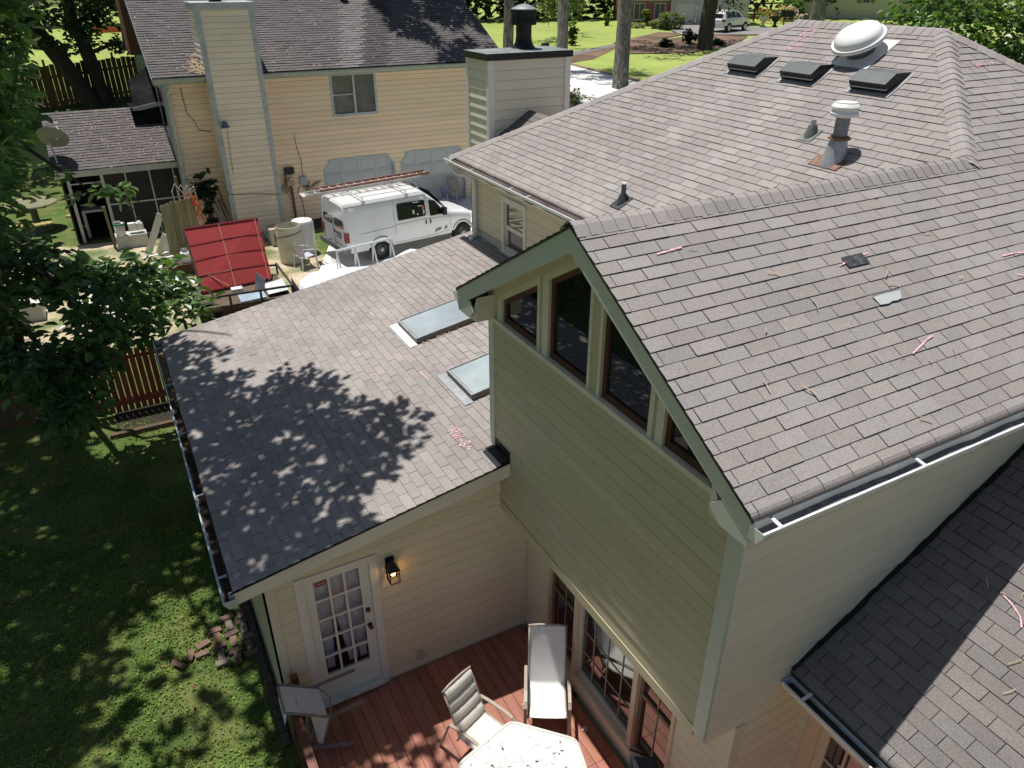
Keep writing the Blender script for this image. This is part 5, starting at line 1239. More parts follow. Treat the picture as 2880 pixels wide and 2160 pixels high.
# ---- screened porch on its left side
PO = N_
pxl, pxr, pyf, pyb, pz, ptz = -5.1, -1.22, 26.4, 29.35, 2.52, 4.0
mp_ = (ptz - pz) / (pyb - pyf); cp = 1 / math.sqrt(1 + mp_ * mp_); np_ = V((0, -mp_, 1)) * cp; wp = V((0, 1, mp_)) * cp
mb = MB(); shingles(mb, (pxl, pyf, pz), X, wp, np_, [(0, 0), (pxr - pxl, 0), (pxr - pxl, (pyb - pyf) / cp), (0, (pyb - pyf) / cp)], e=.15, tw=.33, lift=.016, tintf=lambda a, w: (lambda k: (k * 1.04, k, k * 1.0))(R.uniform(.95, 1.15)))
mb.build('porch_roof', NSH, N_)
WPT = M('worn_white_trim', (.50, .51, .47), rough=.6, var=.12, vs=3, dirt=(.3, .28, .22), ds=4, da=.4)
mb = MB(); mb.box(pxl, pxr, pyf - .02, pyf + .12, pz - .22, pz - .02); mb.build('porch_fascia', WPT, N_)
for i, x in enumerate((-4.78, -3.74, -2.98, -2.2, -1.42)):
    mb = MB(); ww = .10 if i < 2 else .045; mb.box(x, x + ww, pyf + .13, pyf + .2, 0, pz - .2); mb.build('porch_post', WPT, N_)
mb = MB(); mb.box(-3.7, pxr, pyf + .14, pyf + .19, 1.2, 1.25); mb.box(-4.7, -3.7, pyf + .14, pyf + .19, 2.02, 2.06); mb.box(-3.7, pxr, pyf + .14, pyf + .19, .0, .09); mb.build('porch_rail', WPT, N_)
mb = MB(); mb.quad((-3.7, pyf + .17, .05), (pxr, pyf + .17, .05), (pxr, pyf + .17, pz - .2), (-3.7, pyf + .17, pz - .2)); mb.build('screen', M('insect_screen', (.02, .02, .02), rough=.5, var=.3, vs=2, spec=.3), N_)
mb = MB(); mb.box(pxl + .2, pxr, pyb - .1, pyb, 0, ptz - .2); mb.box(pxl + .15, pxl + .2, pyf + .2, pyb, 0, pz); mb.box(pxl + .2, pxr, pyf + .3, pyb - .1, .0, .06); mb.build('porch_wall', M('porch_inside', (.05, .035, .028), var=.3), N_)
mb = MB(); mb.box(-4.6, -3.9, pyf + .5, pyf + 1.1, .95, 1.02); mb.box(-4.6, -4.5, pyf + .5, pyf + 1.1, 0, .95); mb.build('porch_shelf', WPT, N_)
# satellite dish on the porch roof
S = thing('satellite_dish', 'grey satellite dish on a mast at the porch roof corner', 'satellite dish', (-4.9, 26.95, 2.8))
mb = MB(); mb.tube([(-4.88, 26.75, pz + mp_ * .4), (-4.9, 26.8, 3.0), (-4.95, 26.85, 3.42)], .03, 8); mb.tube([(-4.9, 26.8, 3.0), (-4.75, 27.1, 2.9)], .014, 6); mb.box(-4.98, -4.78, 26.65, 26.85, pz + mp_ * .3, pz + mp_ * .3 + .03); mb.build('mast', GALV, S)
ax = V((.42, -.50, .76)).normalized(); ax = V((.25, .75, .62)).normalized()
mb = MB(); c = V((-4.84, 26.85, 3.5)); prof = [(.48 * t, .11 * t * t) for t in (1, .85, .7, .5, .3, .12, 0)]
mb.lathe(c, prof, 28, axis=ax, cap=False); mb.lathe(c - ax * .012, prof, 28, axis=ax, cap=False); mb.build('dish', M('dish_grey', (.20, .215, .18), rough=.55, var=.1), S, smooth=True)
mb = MB(); mb.tube([c - ax * .01 + V((.1, -.1, 0)), c + V((.3, -.1, .16)), c + V((.2, .32, .42))], .012, 6); mb.box(c.x + .12, c.x + .28, c.y + .27, c.y + .37, c.z + .40, c.z + .47); mb.build('feed_arm', WMET, S)
# ------------------------------------------------------------------ pine straw on roofs and yards
def straw(name, n, fn, col, sz=1.0):
    mb = MB()
    for i in range(n):
        p, u, w, nrm = fn(); a = R.uniform(0, 6.283); l = R.uniform(.07, .22) * sz; wd = R.uniform(.005, .011) * sz; cv = R.uniform(-.5, .5)
        pts = [p + (u * math.cos(a + cv * t) + w * math.sin(a + cv * t)) * l * t + nrm * .03 for t in (0, .5, 1)]
        k = R.uniform(.7, 1.3)
        for q, r in zip(pts, pts[1:]):
            sd = (r - q).cross(nrm).normalized() * wd; mb.quad(q - sd, q + sd, r + sd, r - sd, 0, (k, k, k))
    return tag(mb.build(name, col), kind='stuff')
STR = M('straw_needle', (.42, .33, .22), rough=.9, tint=True)
STW = M('bleached_needle', (.40, .37, .33), rough=.9, tint=True)
def f_nb():
    x = R.uniform(xl, xr_); y = R.uniform(ye_, 30.5); return V((x, y, nz + mn * (y - ye_))), Xv, wn, nn
straw('pine_needles', 260, f_nb, STW, .8)
def f_po():
    for _ in range(50):
        x = R.uniform(pxl + .3, pxr); y = R.uniform(pyf, pyb)
        if R.random() < .15 + .85 * (x - pxl) / (pxr - pxl) or R.random() < .25: break
    return V((x, y, pz + mp_ * (y - pyf))), Xv, wp, np_
straw('pine_needles', 230, f_po, STR, .8)
def f_pile():
    x = min(.13, R.gauss(-.05, .14)); y = 25.15 + abs(R.gauss(0, .45)); return V((x, y, nz + mn * (y - ye_) + R.uniform(0, .08))), Xv, wn, nn
straw('pine_needles', 160, f_pile, STR)
def f_r():
    c = R.random()
    if c < .22: x = R.uniform(.3, 5.5); y = R.uniform(-.2, 1.9); return PR(x, y), Xv, wR, nR
    if c < .30: x = R.uniform(3, 6); y = R.uniform(6.6 - (x - 3) * .2, 9 - (x - 3)); return PL(x, y), V((0, -1, 0)), wL, nL
    if c < .62: x = R.uniform(-3.2, 2); y = R.uniform(8.6, 10.6); return PS(x, y), V((0, -1, 0)), wS, nS
    if c < .8: x = R.uniform(-3.2, -.2); y = R.uniform(3.7, 10.6); return PS(x, y), V((0, -1, 0)), wS, nS
    x = R.uniform(1.2, 3.2); y = R.uniform(-2.6, -.2); return V((x, y, zA0 + mA * (x - xA0))), V((0, -1, 0)), wA, nA
def thin(name, n, fn, col):
    return straw(name, n, fn, col)
straw('pine_needles', 80, f_r, STR, .55)
def f_sk():
    i = R.randint(0, 1)
    if R.random() < .6: x = R.uniform(.3, 1.4); y = (7.05, 5.97)[i] + R.uniform(-.05, .06) + (0 if i == 0 else .03)
    else: x = 1.42 + abs(R.gauss(0, .05)); y = R.uniform((7.1, 5.1)[i], (7.9, 5.9)[i])
    return PS(x, y), V((0, -1, 0)), wS, nS
straw('pine_needles', 110, f_sk, STR, .5)
# ------------------------------------------------------------------ white work van (local: x forward from the rear face, y left, z up)
VAN = thing('van', 'white work van with dark tinted windows, stickers and a roof rack, parked by the garage', 'van', (2.62, 20.66, 0), None, math.radians(7.7))
VW = M('van_paint', (.78, .79, .80), rough=.25, var=.03, vs=1, coat=.5, dirt=(.52, .50, .42), ds=1.6, da=.25)
TINT = M('van_glass', (.008, .010, .010), rough=.04, var=0, spec=.6)
TYRE = M('tyre_rubber', (.022, .022, .022), rough=.8, var=.2, vs=8)
STEEL = M('wheel_steel', (.34, .35, .35), rough=.4, metal=.5, var=.25, vs=12, dirt=(.1, .1, .1), ds=12, da=.5)
CHR = M('bumper_metal', (.16, .16, .165), rough=.35, metal=.5, var=.3, vs=6, dirt=(.5, .5, .5), ds=6, da=.5)
SC = .975; Wb = 3.26
def sec(x):   # half-width and heights per station: returns list of (y, z) from sill to roof centre
    hw = .98 if .1 < x < 3.9 else (.95 if x <= .1 else max(.80, .98 - (x - 3.9) * .10))
    if x < 3.05: top = 2.05
    elif x < 3.95: top = 2.05 - (x - 3.05) / .9 * .80 if x > 3.2 else 2.04
    else: top = 1.25 - (x - 3.95) * .20
    if x <= .02: top = 1.98
    return hw, top
st = [0.0, .05, .14, .5, 1.0, 1.6, 2.2, 2.8, 3.0, 3.25, 3.5, 3.75, 3.95, 4.2, 4.5, 4.75, 4.90]
rows = []
for x in st:
    hw, top = sec(x); r = []
    body = 1.16 if x < 3.95 else top - .10
    for (f_, z) in ((.95, .42), (1.0, .55), (1.0, .95), (.985, body)):
        r.append((hw * f_, z))
    if x < 3.95:
        k = max(0.0, top - body)
        tw = .82 if x < 3.2 else .80
        r += [(hw * .955, body + k * .30), (hw * .91, body + k * .62), (hw * .855, body + k * .88), (hw * .78, body + k * .975), (hw * .4, body + k * 1.0), (0, body + k * 1.01)]
    else:
        r += [(hw * .95, top - .05), (hw * .9, top - .02), (hw * .8, top), (hw * .6, top + .01), (hw * .3, top + .02), (0, top + .02)]
    rows.append([(x, -y, z) for y, z in r] + [(x, y, z) for y, z in reversed(r[:-1])])
mb = MB(); n = len(rows[0]); vs = [p for r in rows for p in r]
fs = []
WHX = (1.22, 1.22 + Wb)
for i in range(len(rows) - 1):
    for k in range(n - 1): fs.append((i * n + k, (i + 1) * n + k, (i + 1) * n + k + 1, i * n + k + 1))
mb.add(vs, fs); mb.poly(rows[0]); mb.poly(rows[-1][::-1])
mb.quad(*[(x, y, .42) for x, y in ((0, -.93), (4.9, -.7), (4.9, .7), (0, .93))])
VAN.scale = (SC,) * 3
body = mb.build('body', VW, VAN, smooth=True, local=True, autosmooth=32)
def side(x, z, off=.006):   # point on the near side (y negative)
    hw, top = sec(x); body_ = 1.16 if x < 3.95 else top - .10; k = top - body_
    pr = [(.95, .42), (1.0, .55), (1.0, .95), (.985, body_), (.955, body_ + k * .30), (.91, body_ + k * .62), (.855, body_ + k * .88), (.78, body_ + k * .975)]
    for (f0, a), (f1, b) in zip(pr, pr[1:]):
        if z <= b: f_ = f0 + (f1 - f0) * (z - a) / (b - a); break
    else: f_ = .78
    return V((x, -hw * f_ - off, z))
def rrect(a, b, c, d, r=.05, n=4):
    """rounded quad in (x, z) given corner list"""
    pts = []; cs = [a, b, c, d]
    for i in range(4):
        p = V((*cs[i], 0)); q = V((*cs[i - 1], 0)); s = V((*cs[(i + 1) % 4], 0)); e1 = (q - p).normalized() * r; e2 = (s - p).normalized() * r
        for j in range(n + 1): t = j / n; w = p + e1 * (1 - t) ** 2 + e2 * t ** 2; pts.append((w.x, w.y))
    return pts
for nm, cs in (('side_window', ((1.92, 1.24), (3.00, 1.24), (2.99, 1.76), (1.93, 1.78))), ('side_window', ((3.17, 1.20), (3.80, 1.20), (3.60, 1.42), (3.42, 1.66), (3.17, 1.72)))):
    mb = MB()
    pts = rrect(*cs, .06) if len(cs) == 4 else list(cs)
    mb.poly([side(x, z, .010) for x, z in pts]); wv = mb.build(nm, TINT, VAN, local=True)
    mb = MB(); m_pts = [side(x, z, .012) for x, z in pts]
    mb.tube(m_pts + [m_pts[0]], .011, 5); mb.build('seal', BLACK, wv, local=True)
for (z0_, z1_, ya, yb) in ((1.22, 1.74, -.80, -.08), (1.22, 1.74, .08, .80)):
    mb = MB(); mb.poly([(-.012 + .04 * (z - 1.2), y * (1 - .12 * (z - 1.2)), z) for y, z in rrect((ya, z0_), (yb, z0_), (yb, z1_), (ya, z1_), .07)]); wv = mb.build('rear_window', TINT, VAN, local=True)
for ya, yb in ((-.97, -.80), (.80, .97)):
    mb = MB(); mb.box(-.022, .10, ya, yb, .80, 1.14); mb.build('tail_light', M('tail_red', (.30, .02, .03), rough=.2, var=.2) if 'tail_red' not in MATS else MATS['tail_red'], VAN, local=True)
mb = MB(); mb.add([(-.14, -.98, .45), (-.14, .98, .45), (-.14, .98, .62), (-.14, -.98, .62), (.1, -1.0, .45), (.1, 1.0, .45), (.1, 1.0, .62), (.1, -1.0, .62)], [(0, 3, 2, 1), (3, 7, 6, 2), (0, 4, 7, 3), (1, 2, 6, 5), (0, 1, 5, 4)]); mb.build('bumper', CHR, VAN, local=True)
mb = MB(); mb.box(-.016, .0, -.55, -.20, .86, 1.04); mb.build('plate_recess', BLACK, VAN, local=True)
mb = MB(); mb.box(-.020, -.0165, -.52, -.23, .89, 1.0); mb.build('number_plate', M('plate_dirty', (.26, .27, .27), var=.4, vs=30), VAN, local=True)
seam = MB()
def sl(pts): seam.tube([side(x, z, .002) for x, z in pts], .007, 5)
sl([(1.82, .46), (1.80, .9), (1.78, 1.4), (1.80, 1.86)]); sl([(3.08, .46), (3.08, 1.3), (3.06, 1.84)]); sl([(3.98, .7), (3.95, 1.1)]); sl([(3.08, .50), (3.9, .56)]); sl([(1.82, .50), (3.08, .50)])
sl([(.45, 1.02), (1.2, 1.05), (1.82, 1.07)]); sl([(1.82, 1.11), (3.08, 1.12), (3.95, 1.06)]); seam.tube([(-.01, 0, .65), (-.012, 0, 1.2), (.015, 0, 1.95)], .008, 5)
seam.tube([(.02, -.84, 1.93), (1, -.85, 1.93), (2, -.85, 1.93), (3.1, -.84, 1.93)], .010, 5)
seam.build('door_seam', M('seam_grey', (.14, .14, .14)), VAN, local=True)
mb = MB()
for x in (2.98, 3.16): p = side(x, 1.02, .012); mb.box(x - .02, x + .02, p.y - .015, p.y, .94, 1.08)
p = (-.02, 0, 1.02); mb.box(-.03, -.005, -.10, -.02, .98, 1.06)
mb.build('door_handle', BLACK, VAN, local=True)
mb = MB(); p = side(3.62, 1.25, 0); mb.box(3.62, 3.74, p.y - .22, p.y - .03, 1.18, 1.44); mb.tube([p, p + V((.05, -.1, .05))], .02, 6); mb.build('mirror', BLACK, VAN, local=True)
# stickers, dents
mb = MB()
for x, z, w, h in ((2.50, 1.36, .06, .13), (2.66, 1.31, .05, .05), (2.90, 1.30, .05, .14), (2.72, 1.58, .17, .025), (2.55, 1.72, .22, .03)):
    a = side(x, z, .014); b = side(x + w, z, .014); c = side(x + w, z + h, .014); d = side(x, z + h, .014); mb.quad(a, b, c, d)
a = [side(x, z, .0135) for x, z in ((2.87, 1.46), (2.94, 1.45), (2.95, 1.58), (2.89, 1.60))]; mb.quad(*a, 1)
for y, z, w, h in ((-.70, 1.62, .10, .12), (-.72, 1.25, .05, .08), (.30, 1.60, .13, .05), (.62, 1.50, .06, .06), (.2, 1.28, .06, .10), (.68, 1.66, .09, .07), (.16, 1.60, .07, .06)):
    f_ = lambda y, z: (-.016 + .04 * (z - 1.2), y * (1 - .12 * (z - 1.2)), z); mb.quad(f_(y, z), f_(y + w, z), f_(y + w, z + h), f_(y, z + h))
f_ = lambda y, z: (-.016 + .04 * (z - 1.2), y * (1 - .12 * (z - 1.2)), z); mb.quad(f_(-.78, 1.23), f_(-.42, 1.23), f_(-.42, 1.29), f_(-.78, 1.29), 1)
mb.build('sticker', [M('white_sticker', (.7, .7, .68)), M('orange_sticker', (.6, .16, .08))], VAN, local=True)
mb = MB()
for pts in (((3.30, .58), (3.55, .62), (3.62, .70), (3.52, .74), (3.36, .70)), ((3.70, .60), (3.85, .66), (3.80, .78), (3.72, .70))): mb.poly([side(x, z, .004) for x, z in pts])
mb.build('dent', M('dented_patch', (.24, .22, .19), rough=.5, var=.5, vs=14, dirt=(.6, .6, .58), ds=9, da=.8), VAN, local=True)
for wx in WHX:
    for sy in (-1, 1):
        mb = MB(); mb.lathe((wx, sy * .99, .37), [(.19, -.005), (.27, .0), (.34, -.02), (.37, -.06), (.37, -.20), (.30, -.24)], 28, axis=(0, sy, 0)); wl = mb.build('wheel', TYRE, VAN, smooth=True, local=True, autosmooth=40)
        mb = MB(); mb.lathe((wx, sy * .985, .37), [(.205, -.0), (.195, -.005), (.185, -.04), (.15, -.05), (.12, -.02), (.075, .01), (.07, .04), (.0, .045)], 24, axis=(0, sy, 0))
        mb.build('rim', STEEL, wl, smooth=True, local=True, autosmooth=40)
        mb = MB()
        for k in range(8): a = k * math.pi / 4; mb.lathe((wx + .135 * math.cos(a), sy * (.99 - .03), .37 + .135 * math.sin(a)), [(.022, .0), (.022, .006), (.0, .006)], 8, axis=(0, sy, 0))
        mb.build('hole', BLACK, wl, local=True)
        # wheel arch
        mb = MB(); pts = []
        for k in range(15):
            a = math.pi * k / 14; pts.append((wx + .46 * math.cos(a), .40 + .44 * math.sin(a)))
        for (xa_, za_), (xb_, zb2) in zip(pts, pts[1:]):
            if sy < 0: mb.quad(side(xa_, max(.42, za_), .004), side(xb_, max(.42, zb2), .004), side(wx, .42, .004), side(wx, .42, .004))
        if sy < 0: mb.build('wheel_arch', BLACK, VAN, local=True)
# windscreen
mb = MB(); mb.quad((3.28, -.66, 1.985), (3.28, .66, 1.985), (3.93, .76, 1.295), (3.93, -.76, 1.295)); o_ = mb.build('windscreen', TINT, VAN, local=True)
for v_ in o_.data.vertices: v_.co.z += .02; v_.co.x += .012
mb = MB(); mb.box(4.55, 4.96, -.82, .82, .42, .60); mb.build('bumper', CHR, VAN, local=True)
mb = MB(); mb.quad((3.96, -.62, 1.285), (3.96, .62, 1.285), (4.08, .62, 1.255), (4.08, -.62, 1.255)); mb.build('cowl', M('cowl_grey', (.12, .12, .12)), VAN, local=True)
# roof rack
mb = MB()
for x in (.75, 2.35):
    mb.tube([(x, -.84, 2.02), (x, -.80, 2.15), (x, .80, 2.15), (x, .84, 2.02)], .022, 6)
    for k in range(-3, 4): mb.box(x - .03, x + .03, k * .22 - .03, k * .22 + .03, 2.145, 2.165)
    for y in (-.85, .85): mb.box(x - .06, x + .06, y - .03, y + .03, 1.96, 2.08)
mb.tube([(.75, -.72, 2.17), (2.9, -.72, 2.17)], .013, 6); mb.tube([(.75, .15, 2.17), (2.6, .15, 2.17)], .013, 6)
mb.build('roof_rack', M('rack_white', (.60, .60, .58), rough=.4, dirt=(.3, .28, .25), ds=8, da=.7), VAN, local=True)
# ladder on the rack
c, s_ = math.cos(math.radians(7.7)), math.sin(math.radians(7.7))
vw = lambda x, y, z: V((2.62 + (c * x - s_ * y) * SC, 20.66 + (s_ * x + c * y) * SC, z * SC))
LAD = thing('ladder', 'long extension ladder with reddish rails lying on the van roof rack', 'ladder', vw(.5, .5, 2.2))
LR = M('fibreglass_rail', (.30, .11, .08), rough=.6, var=.2, vs=6, dirt=(.5, .42, .38), ds=4, da=.7); LA = M('ladder_alu', (.55, .53, .48), rough=.5, var=.2, vs=6, dirt=(.25, .2, .16), ds=7, da=.5)
for dz, xa_, xb_, ya in ((0, -.75, 3.55, .25), (.075, -.2, 3.95, .30)):
    mb = MB()
    for y in (ya, ya + .40): mb.bar(vw(xa_, y, 2.21 + dz), vw(xb_, y, 2.25 + dz), .028, .085)
    mb.build('rail', LR if dz else LA, LAD)
    mb = MB(); x = xa_ + .15
    while x < xb_: mb.tube([vw(x, ya - .02, 2.215 + dz), vw(x, ya + .42, 2.215 + dz)], .018, 6); x += .305
    mb.build('rungs', LA, LAD)
mb = MB(); mb.box(*[q for ab in ((vw(-.85, .25, 2.16).x, vw(-.7, .25, 2.16).x), (vw(-.8, .2, 2).y, vw(-.8, .7, 2).y), (2.12, 2.17)) for q in ab]); mb.build('foot', LA, LAD)

# ------------------------------------------------------------------ red steel panel on a flat trailer
T = thing('utility_trailer', 'low black flatbed trailer loaded with metal sheets beyond the shed roof', 'trailer', (-.8, 18, .3))
BT = M('black_frame', (.03, .028, .026), rough=.6, var=.3, vs=6, dirt=(.2, .14, .1), ds=6, da=.5)
mb = MB(); mb.box(-2.2, .25, 16.9, 18.9, .42, .50); mb.build('bed', M('trailer_planks', (.12, .085, .06), rough=.9, var=.4, vs=4, stretch=(1, 8, 1)), T)
mb = MB()
for z in (.55, .85): mb.bar((-2.2, 16.9, z), (.3, 16.75, z), .05, .05)
for x in (-2.2, -1.4, -.6, .25): mb.box(x, x + .05, 16.82, 16.9, .4, .87)
mb.bar((.28, 16.8, .85), (.28, 18.75, .85), .05, .05); mb.bar((.28, 18.75, .5), (.28, 18.75, .85), .05, .05); mb.bar((.08, 18.8, .80), (.32, 18.75, .80), .05, .05); mb.bar((-2.2, 16.9, .85), (-2.2, 18.9, .85), .05, .05)
mb.build('frame', BT, T)
for x in (-1.9, .0):
    mb = MB(); mb.lathe((x, 17.2 if x < 0 else 17.2, .28), [(.12, 0), (.28, 0), (.28, -.18), (.12, -.18)], 18, axis=(0, -1, 0)); mb.build('wheel', TYRE, T)
P_ = thing('steel_wall_panel', 'big red ribbed steel panel propped up on the trailer', 'metal panel', (-1, 18.5, .5))
RP = M('red_paint', (.40, .052, .055), rough=.42, var=.10, vs=1.2, spec=.35, dirt=(.30, .15, .06), ds=7, da=.35)
BL, BR_, TL, TR = V((-1.90, 18.15, .57)), V((.04, 18.38, .57)), V((-1.96, 19.25, 2.09)), V((.075, 19.35, 2.08))
mb = MB()
N1 = (BR_ - BL).cross(TL - BL).normalized()
if N1.y > 0: N1 = -N1
pt_ = lambda u, v: BL.lerp(BR_, u).lerp(TL.lerp(TR, u), v)
mb.add([BL, BR_, TR, TL, BL - N1 * .05, BR_ - N1 * .05, TR - N1 * .05, TL - N1 * .05], [(0, 1, 2, 3), (4, 7, 6, 5), (0, 4, 5, 1), (1, 5, 6, 2), (2, 6, 7, 3), (3, 7, 4, 0)])
mb.build('sheet', RP, P_)
mb = MB()
for v_ in (.25, .50, .745): mb.bar(pt_(0, v_) + N1 * .024, pt_(1, v_ + .005) + N1 * .024, .012, .012, up=N1)
mb.bar(pt_(.0, 1) + N1 * .01, pt_(1, 1) + N1 * .01, .04, .03, up=N1); mb.bar(pt_(0, .0) + N1 * .01, pt_(1, .0) + N1 * .01, .04, .03, up=N1)
mb.build('seam', M('dark_red_seam', (.20, .018, .02), rough=.5), P_)
mb = MB()
for u in (.455, .95): mb.bar(pt_(u, -.03) + N1 * .02, pt_(u, 1) + N1 * .02, .022, .012, up=N1)
mb.bar(pt_(.0, .25) + N1 * .02, pt_(.46, .25) + N1 * .024, .03, .012, up=N1); mb.bar(pt_(.14, .235) + N1 * .02, pt_(.36, .0) + N1 * .10, .018, .012, up=N1)
mb.build('strap', M('pale_strap', (.46, .24, .18), rough=.6, var=.3, vs=9), P_)
mb = MB()
for v_ in (.0, .33, .66): mb.tube([pt_(0, v_) - N1 * .05, pt_(-.03, v_ + .1) - N1 * .1, pt_(0, v_ + .3) - N1 * .05], .02, 6)
mb.bar(pt_(-.012, 0) - N1 * .02, pt_(-.012, 1) - N1 * .02, .05, .07, up=N1, mi=0); mb.build('side_frame', BT, P_)
for nm, lab, pts, mt_ in (
    ('steel_plate', 'grey steel plate standing on edge before the lower right of the red panel', [(-.50, 17.6, 1.10), (-.30, 17.55, .86), (-.36, 17.5, .51), (-.62, 17.6, .52)], GALV),):
    mb = MB(); mb.prism(pts, (.006, .012, 0)); tag(mb.build(nm, mt_), lab, 'steel plate')
mb = MB(); mb.add([(-.35, 17.05, .60), (.22, 17.1, .62), (.24, 17.95, .66), (-.30, 17.9, .60), (-.1, 17.5, .64)], [(0, 1, 4), (1, 2, 4), (2, 3, 4), (3, 0, 4)]); tag(mb.build('white_sheet', M('white_sheet_metal', (.62, .64, .66), rough=.35, var=.1)), 'white sheet of metal lying on the trailer right of the grey plate', 'metal sheet')
mb = MB(); mb.obox((-1.1, 17.0, .52), (.7, .05, 0), (0, .5, .03), (0, 0, .02)); tag(mb.build('blue_board', M('pale_blue_board', (.30, .38, .48), var=.2)), 'pale blue board flat on the trailer below the red panel', 'board')
mb = MB(); mb.obox((-1.2, 17.7, .52), (.30, .0, 0), (0, .22, .0), (0, 0, .14)); tag(mb.build('white_bag', M('white_bag', (.7, .7, .68), var=.1)), 'small white bundle under the lower left edge of the red panel', 'bundle')
# white tarpaulin over a load, right of the trailer
mb = MB(); nx_, ny_ = 56, 22; vs = []
def edge_y(x):
    K = [(.35, 17.25), (1.3, 17.85), (2.2, 18.3), (3.0, 18.05), (4.5, 19.0), (5.4, 18.5)]
    for (a, b), (c, d) in zip(K, K[1:]):
        if x <= c: return b + (d - b) * max(0, (x - a)) / (c - a)
    return K[-1][1]
for j in range(ny_ + 1):
    for i in range(nx_ + 1):
        u, v_ = i / nx_, j / ny_; x = .38 + 5.0 * u; yf = edge_y(x); y = 15.9 + (yf - 15.9) * v_
        e_ = min(u * 5, (1 - u) * 5, v_ * 2.3, (1 - v_) * 2.3)
        hz = .62 + .22 * max(0, 1 - abs(x - .9) / 1.2)
        z = hz * min(1, e_ / .16) ** .6 + .05 * noise.noise((x * 2.1, y * 2.1, 2)) + .03 * math.sin(x * 5 + y * 3) * (1 - min(1, e_ / .5))
        vs.append((x + (.05 * math.sin(y * 14) if e_ < .1 else 0), y + (.05 * math.sin(x * 13) if e_ < .1 else 0), max(.03, z)))
mb.add(vs, [(j * (nx_ + 1) + i, j * (nx_ + 1) + i + 1, (j + 1) * (nx_ + 1) + i + 1, (j + 1) * (nx_ + 1) + i) for j in range(ny_) for i in range(nx_)])
tag(mb.build('tarpaulin', M('white_tarp', (.70, .74, .76), rough=.5, var=.04, vs=2), smooth=True), 'white tarpaulin draped over a load just beyond the shed roof', 'tarpaulin')
mb = MB(); mb.add([(.40, 16.4, .0), (.42, 17.6, 0), (.43, 17.6, .8), (.41, 16.4, .75), (.30, 16.9, .3)], [(0, 4, 3), (4, 2, 3), (0, 1, 4), (1, 2, 4)]); tag(mb.build('black_cover', BLACK), 'black plastic cover hanging at the end of the white tarpaulin', 'cover')
# ------------------------------------------------------------------ barrel, freezer, chairs, saw horse
T = thing('white_barrel', 'tall off-white open plastic barrel with a black cord round it', 'barrel', (1.25, 21.1, 0))
PLS = M('old_white_plastic', (.60, .58, .45), rough=.5, var=.06, vs=2, dirt=(.33, .27, .13), ds=3.5, da=.45)
mb = MB(); mb.lathe((1.25, 21.15, 0), [(.34, 0), (.38, .03), (.40, .5), (.40, 1.08), (.385, 1.18), (.39, 1.22), (.38, 1.23), (.37, 1.20), (.36, .5), (.34, .3), (0, .3)], 28, cap=False); mb.build('shell', PLS, T, smooth=True, autosmooth=50)
mb = MB(); mb.tube([(1.25 + (.408) * math.cos(a), 21.15 + .408 * math.sin(a), .95 + .09 * math.cos(a + .6)) for a in [k * math.pi / 12 for k in range(25)]], .012, 6); mb.build('cord', BLACK, T)
T = thing('white_bin', 'smooth white rounded container right behind the open barrel', 'container', (1.72, 21.7, 0))
mb = MB(); mb.lathe((1.86, 21.8, 0), [(.30, 0), (.36, .04), (.37, .5), (.37, 1.05), (.33, 1.14), (0, 1.16)], 4 * 7, cap=False); mb.build('shell', M('white_plastic', (.72, .73, .72), rough=.4, var=.04), T, smooth=True, autosmooth=50)
T = thing('window_unit', 'dirty white louvred appliance on the ground behind the barrel', 'appliance', (1.3, 23.2, 0))
mb = MB(); mb.box(1.0, 2.0, 23.0, 23.6, 0, .55); mb.build('case', WPT, T)
mb = MB(); mb.box(1.1, 1.85, 22.985, 22.999, .15, .42); mb.build('grille', BLK2, T)
mb = MB(); mb.box(.98, 2.02, 22.96, 23.62, .551, .60); mb.build('lid', M('pinkish_lid', (.45, .33, .28), var=.3, vs=5), T)
PLC = M('lilac_plastic', (.50, .50, .60), rough=.45, var=.05)
def plastic_chair(name, lab, loc, rz, mat):
    T = thing(name, lab, 'chair', loc, None, rz)
    mb = MB(); nu = 8; vs = []
    for y, z in ((.25, .43), (.1, .42), (-.18, .40)):
        for k in range(nu + 1): vs.append((.44 * (k / nu - .5), y, z - .015 * math.sin(math.pi * k / nu)))
    mb.add(vs, [(r * 9 + k, r * 9 + k + 1, (r + 1) * 9 + k + 1, (r + 1) * 9 + k) for r in range(2) for k in range(8)]); mb.build('seat', mat, T, smooth=True, local=True)
    mb = MB(); vs = []
    for z, w in ((.41, .44), (.6, .47), (.75, .46), (.82, .36)):
        for k in range(nu + 1): u = k / nu - .5; vs.append((w * u, -.20 - (z - .4) * .22 + .12 * (2 * u) ** 2, z))
    mb.add(vs, [(r * 9 + k, r * 9 + k + 1, (r + 1) * 9 + k + 1, (r + 1) * 9 + k) for r in range(3) for k in range(8)]); mb.build('backrest', mat, T, smooth=True, local=True)
    for sx in (-1, 1):
        mb = MB(); p = [(sx * .23, -.16, .70), (sx * .27, .0, .66), (sx * .28, .2, .64), (sx * .26, .27, .60)]
        for a, b in zip(p, p[1:]): mb.bar(a, b, .05, .02)
        mb.build('arm', mat, T, local=True)
        for y in (.27, -.24): mb = MB(); mb.bar((sx * .25, y * .95, .62 if y > 0 else .42), (sx * .28, y * 1.08, 0), .05, .035, up=(0, 1, 0)); mb.build('leg', mat, T, local=True)
plastic_chair('plastic_chair', 'white-lilac plastic armchair in front of the open barrel', (1.48, 20.35, 0), math.radians(-75), PLC)
plastic_chair('plastic_chair', 'purple plastic armchair by the second garage door behind the van bonnet', (8.4, 24.6, 0), math.radians(200), M('purple_plastic', (.22, .20, .38), rough=.45))
T = thing('folding_chair', 'tan metal folding chair leaning against the second garage door', 'folding chair', (9.0, 25.0, 0))
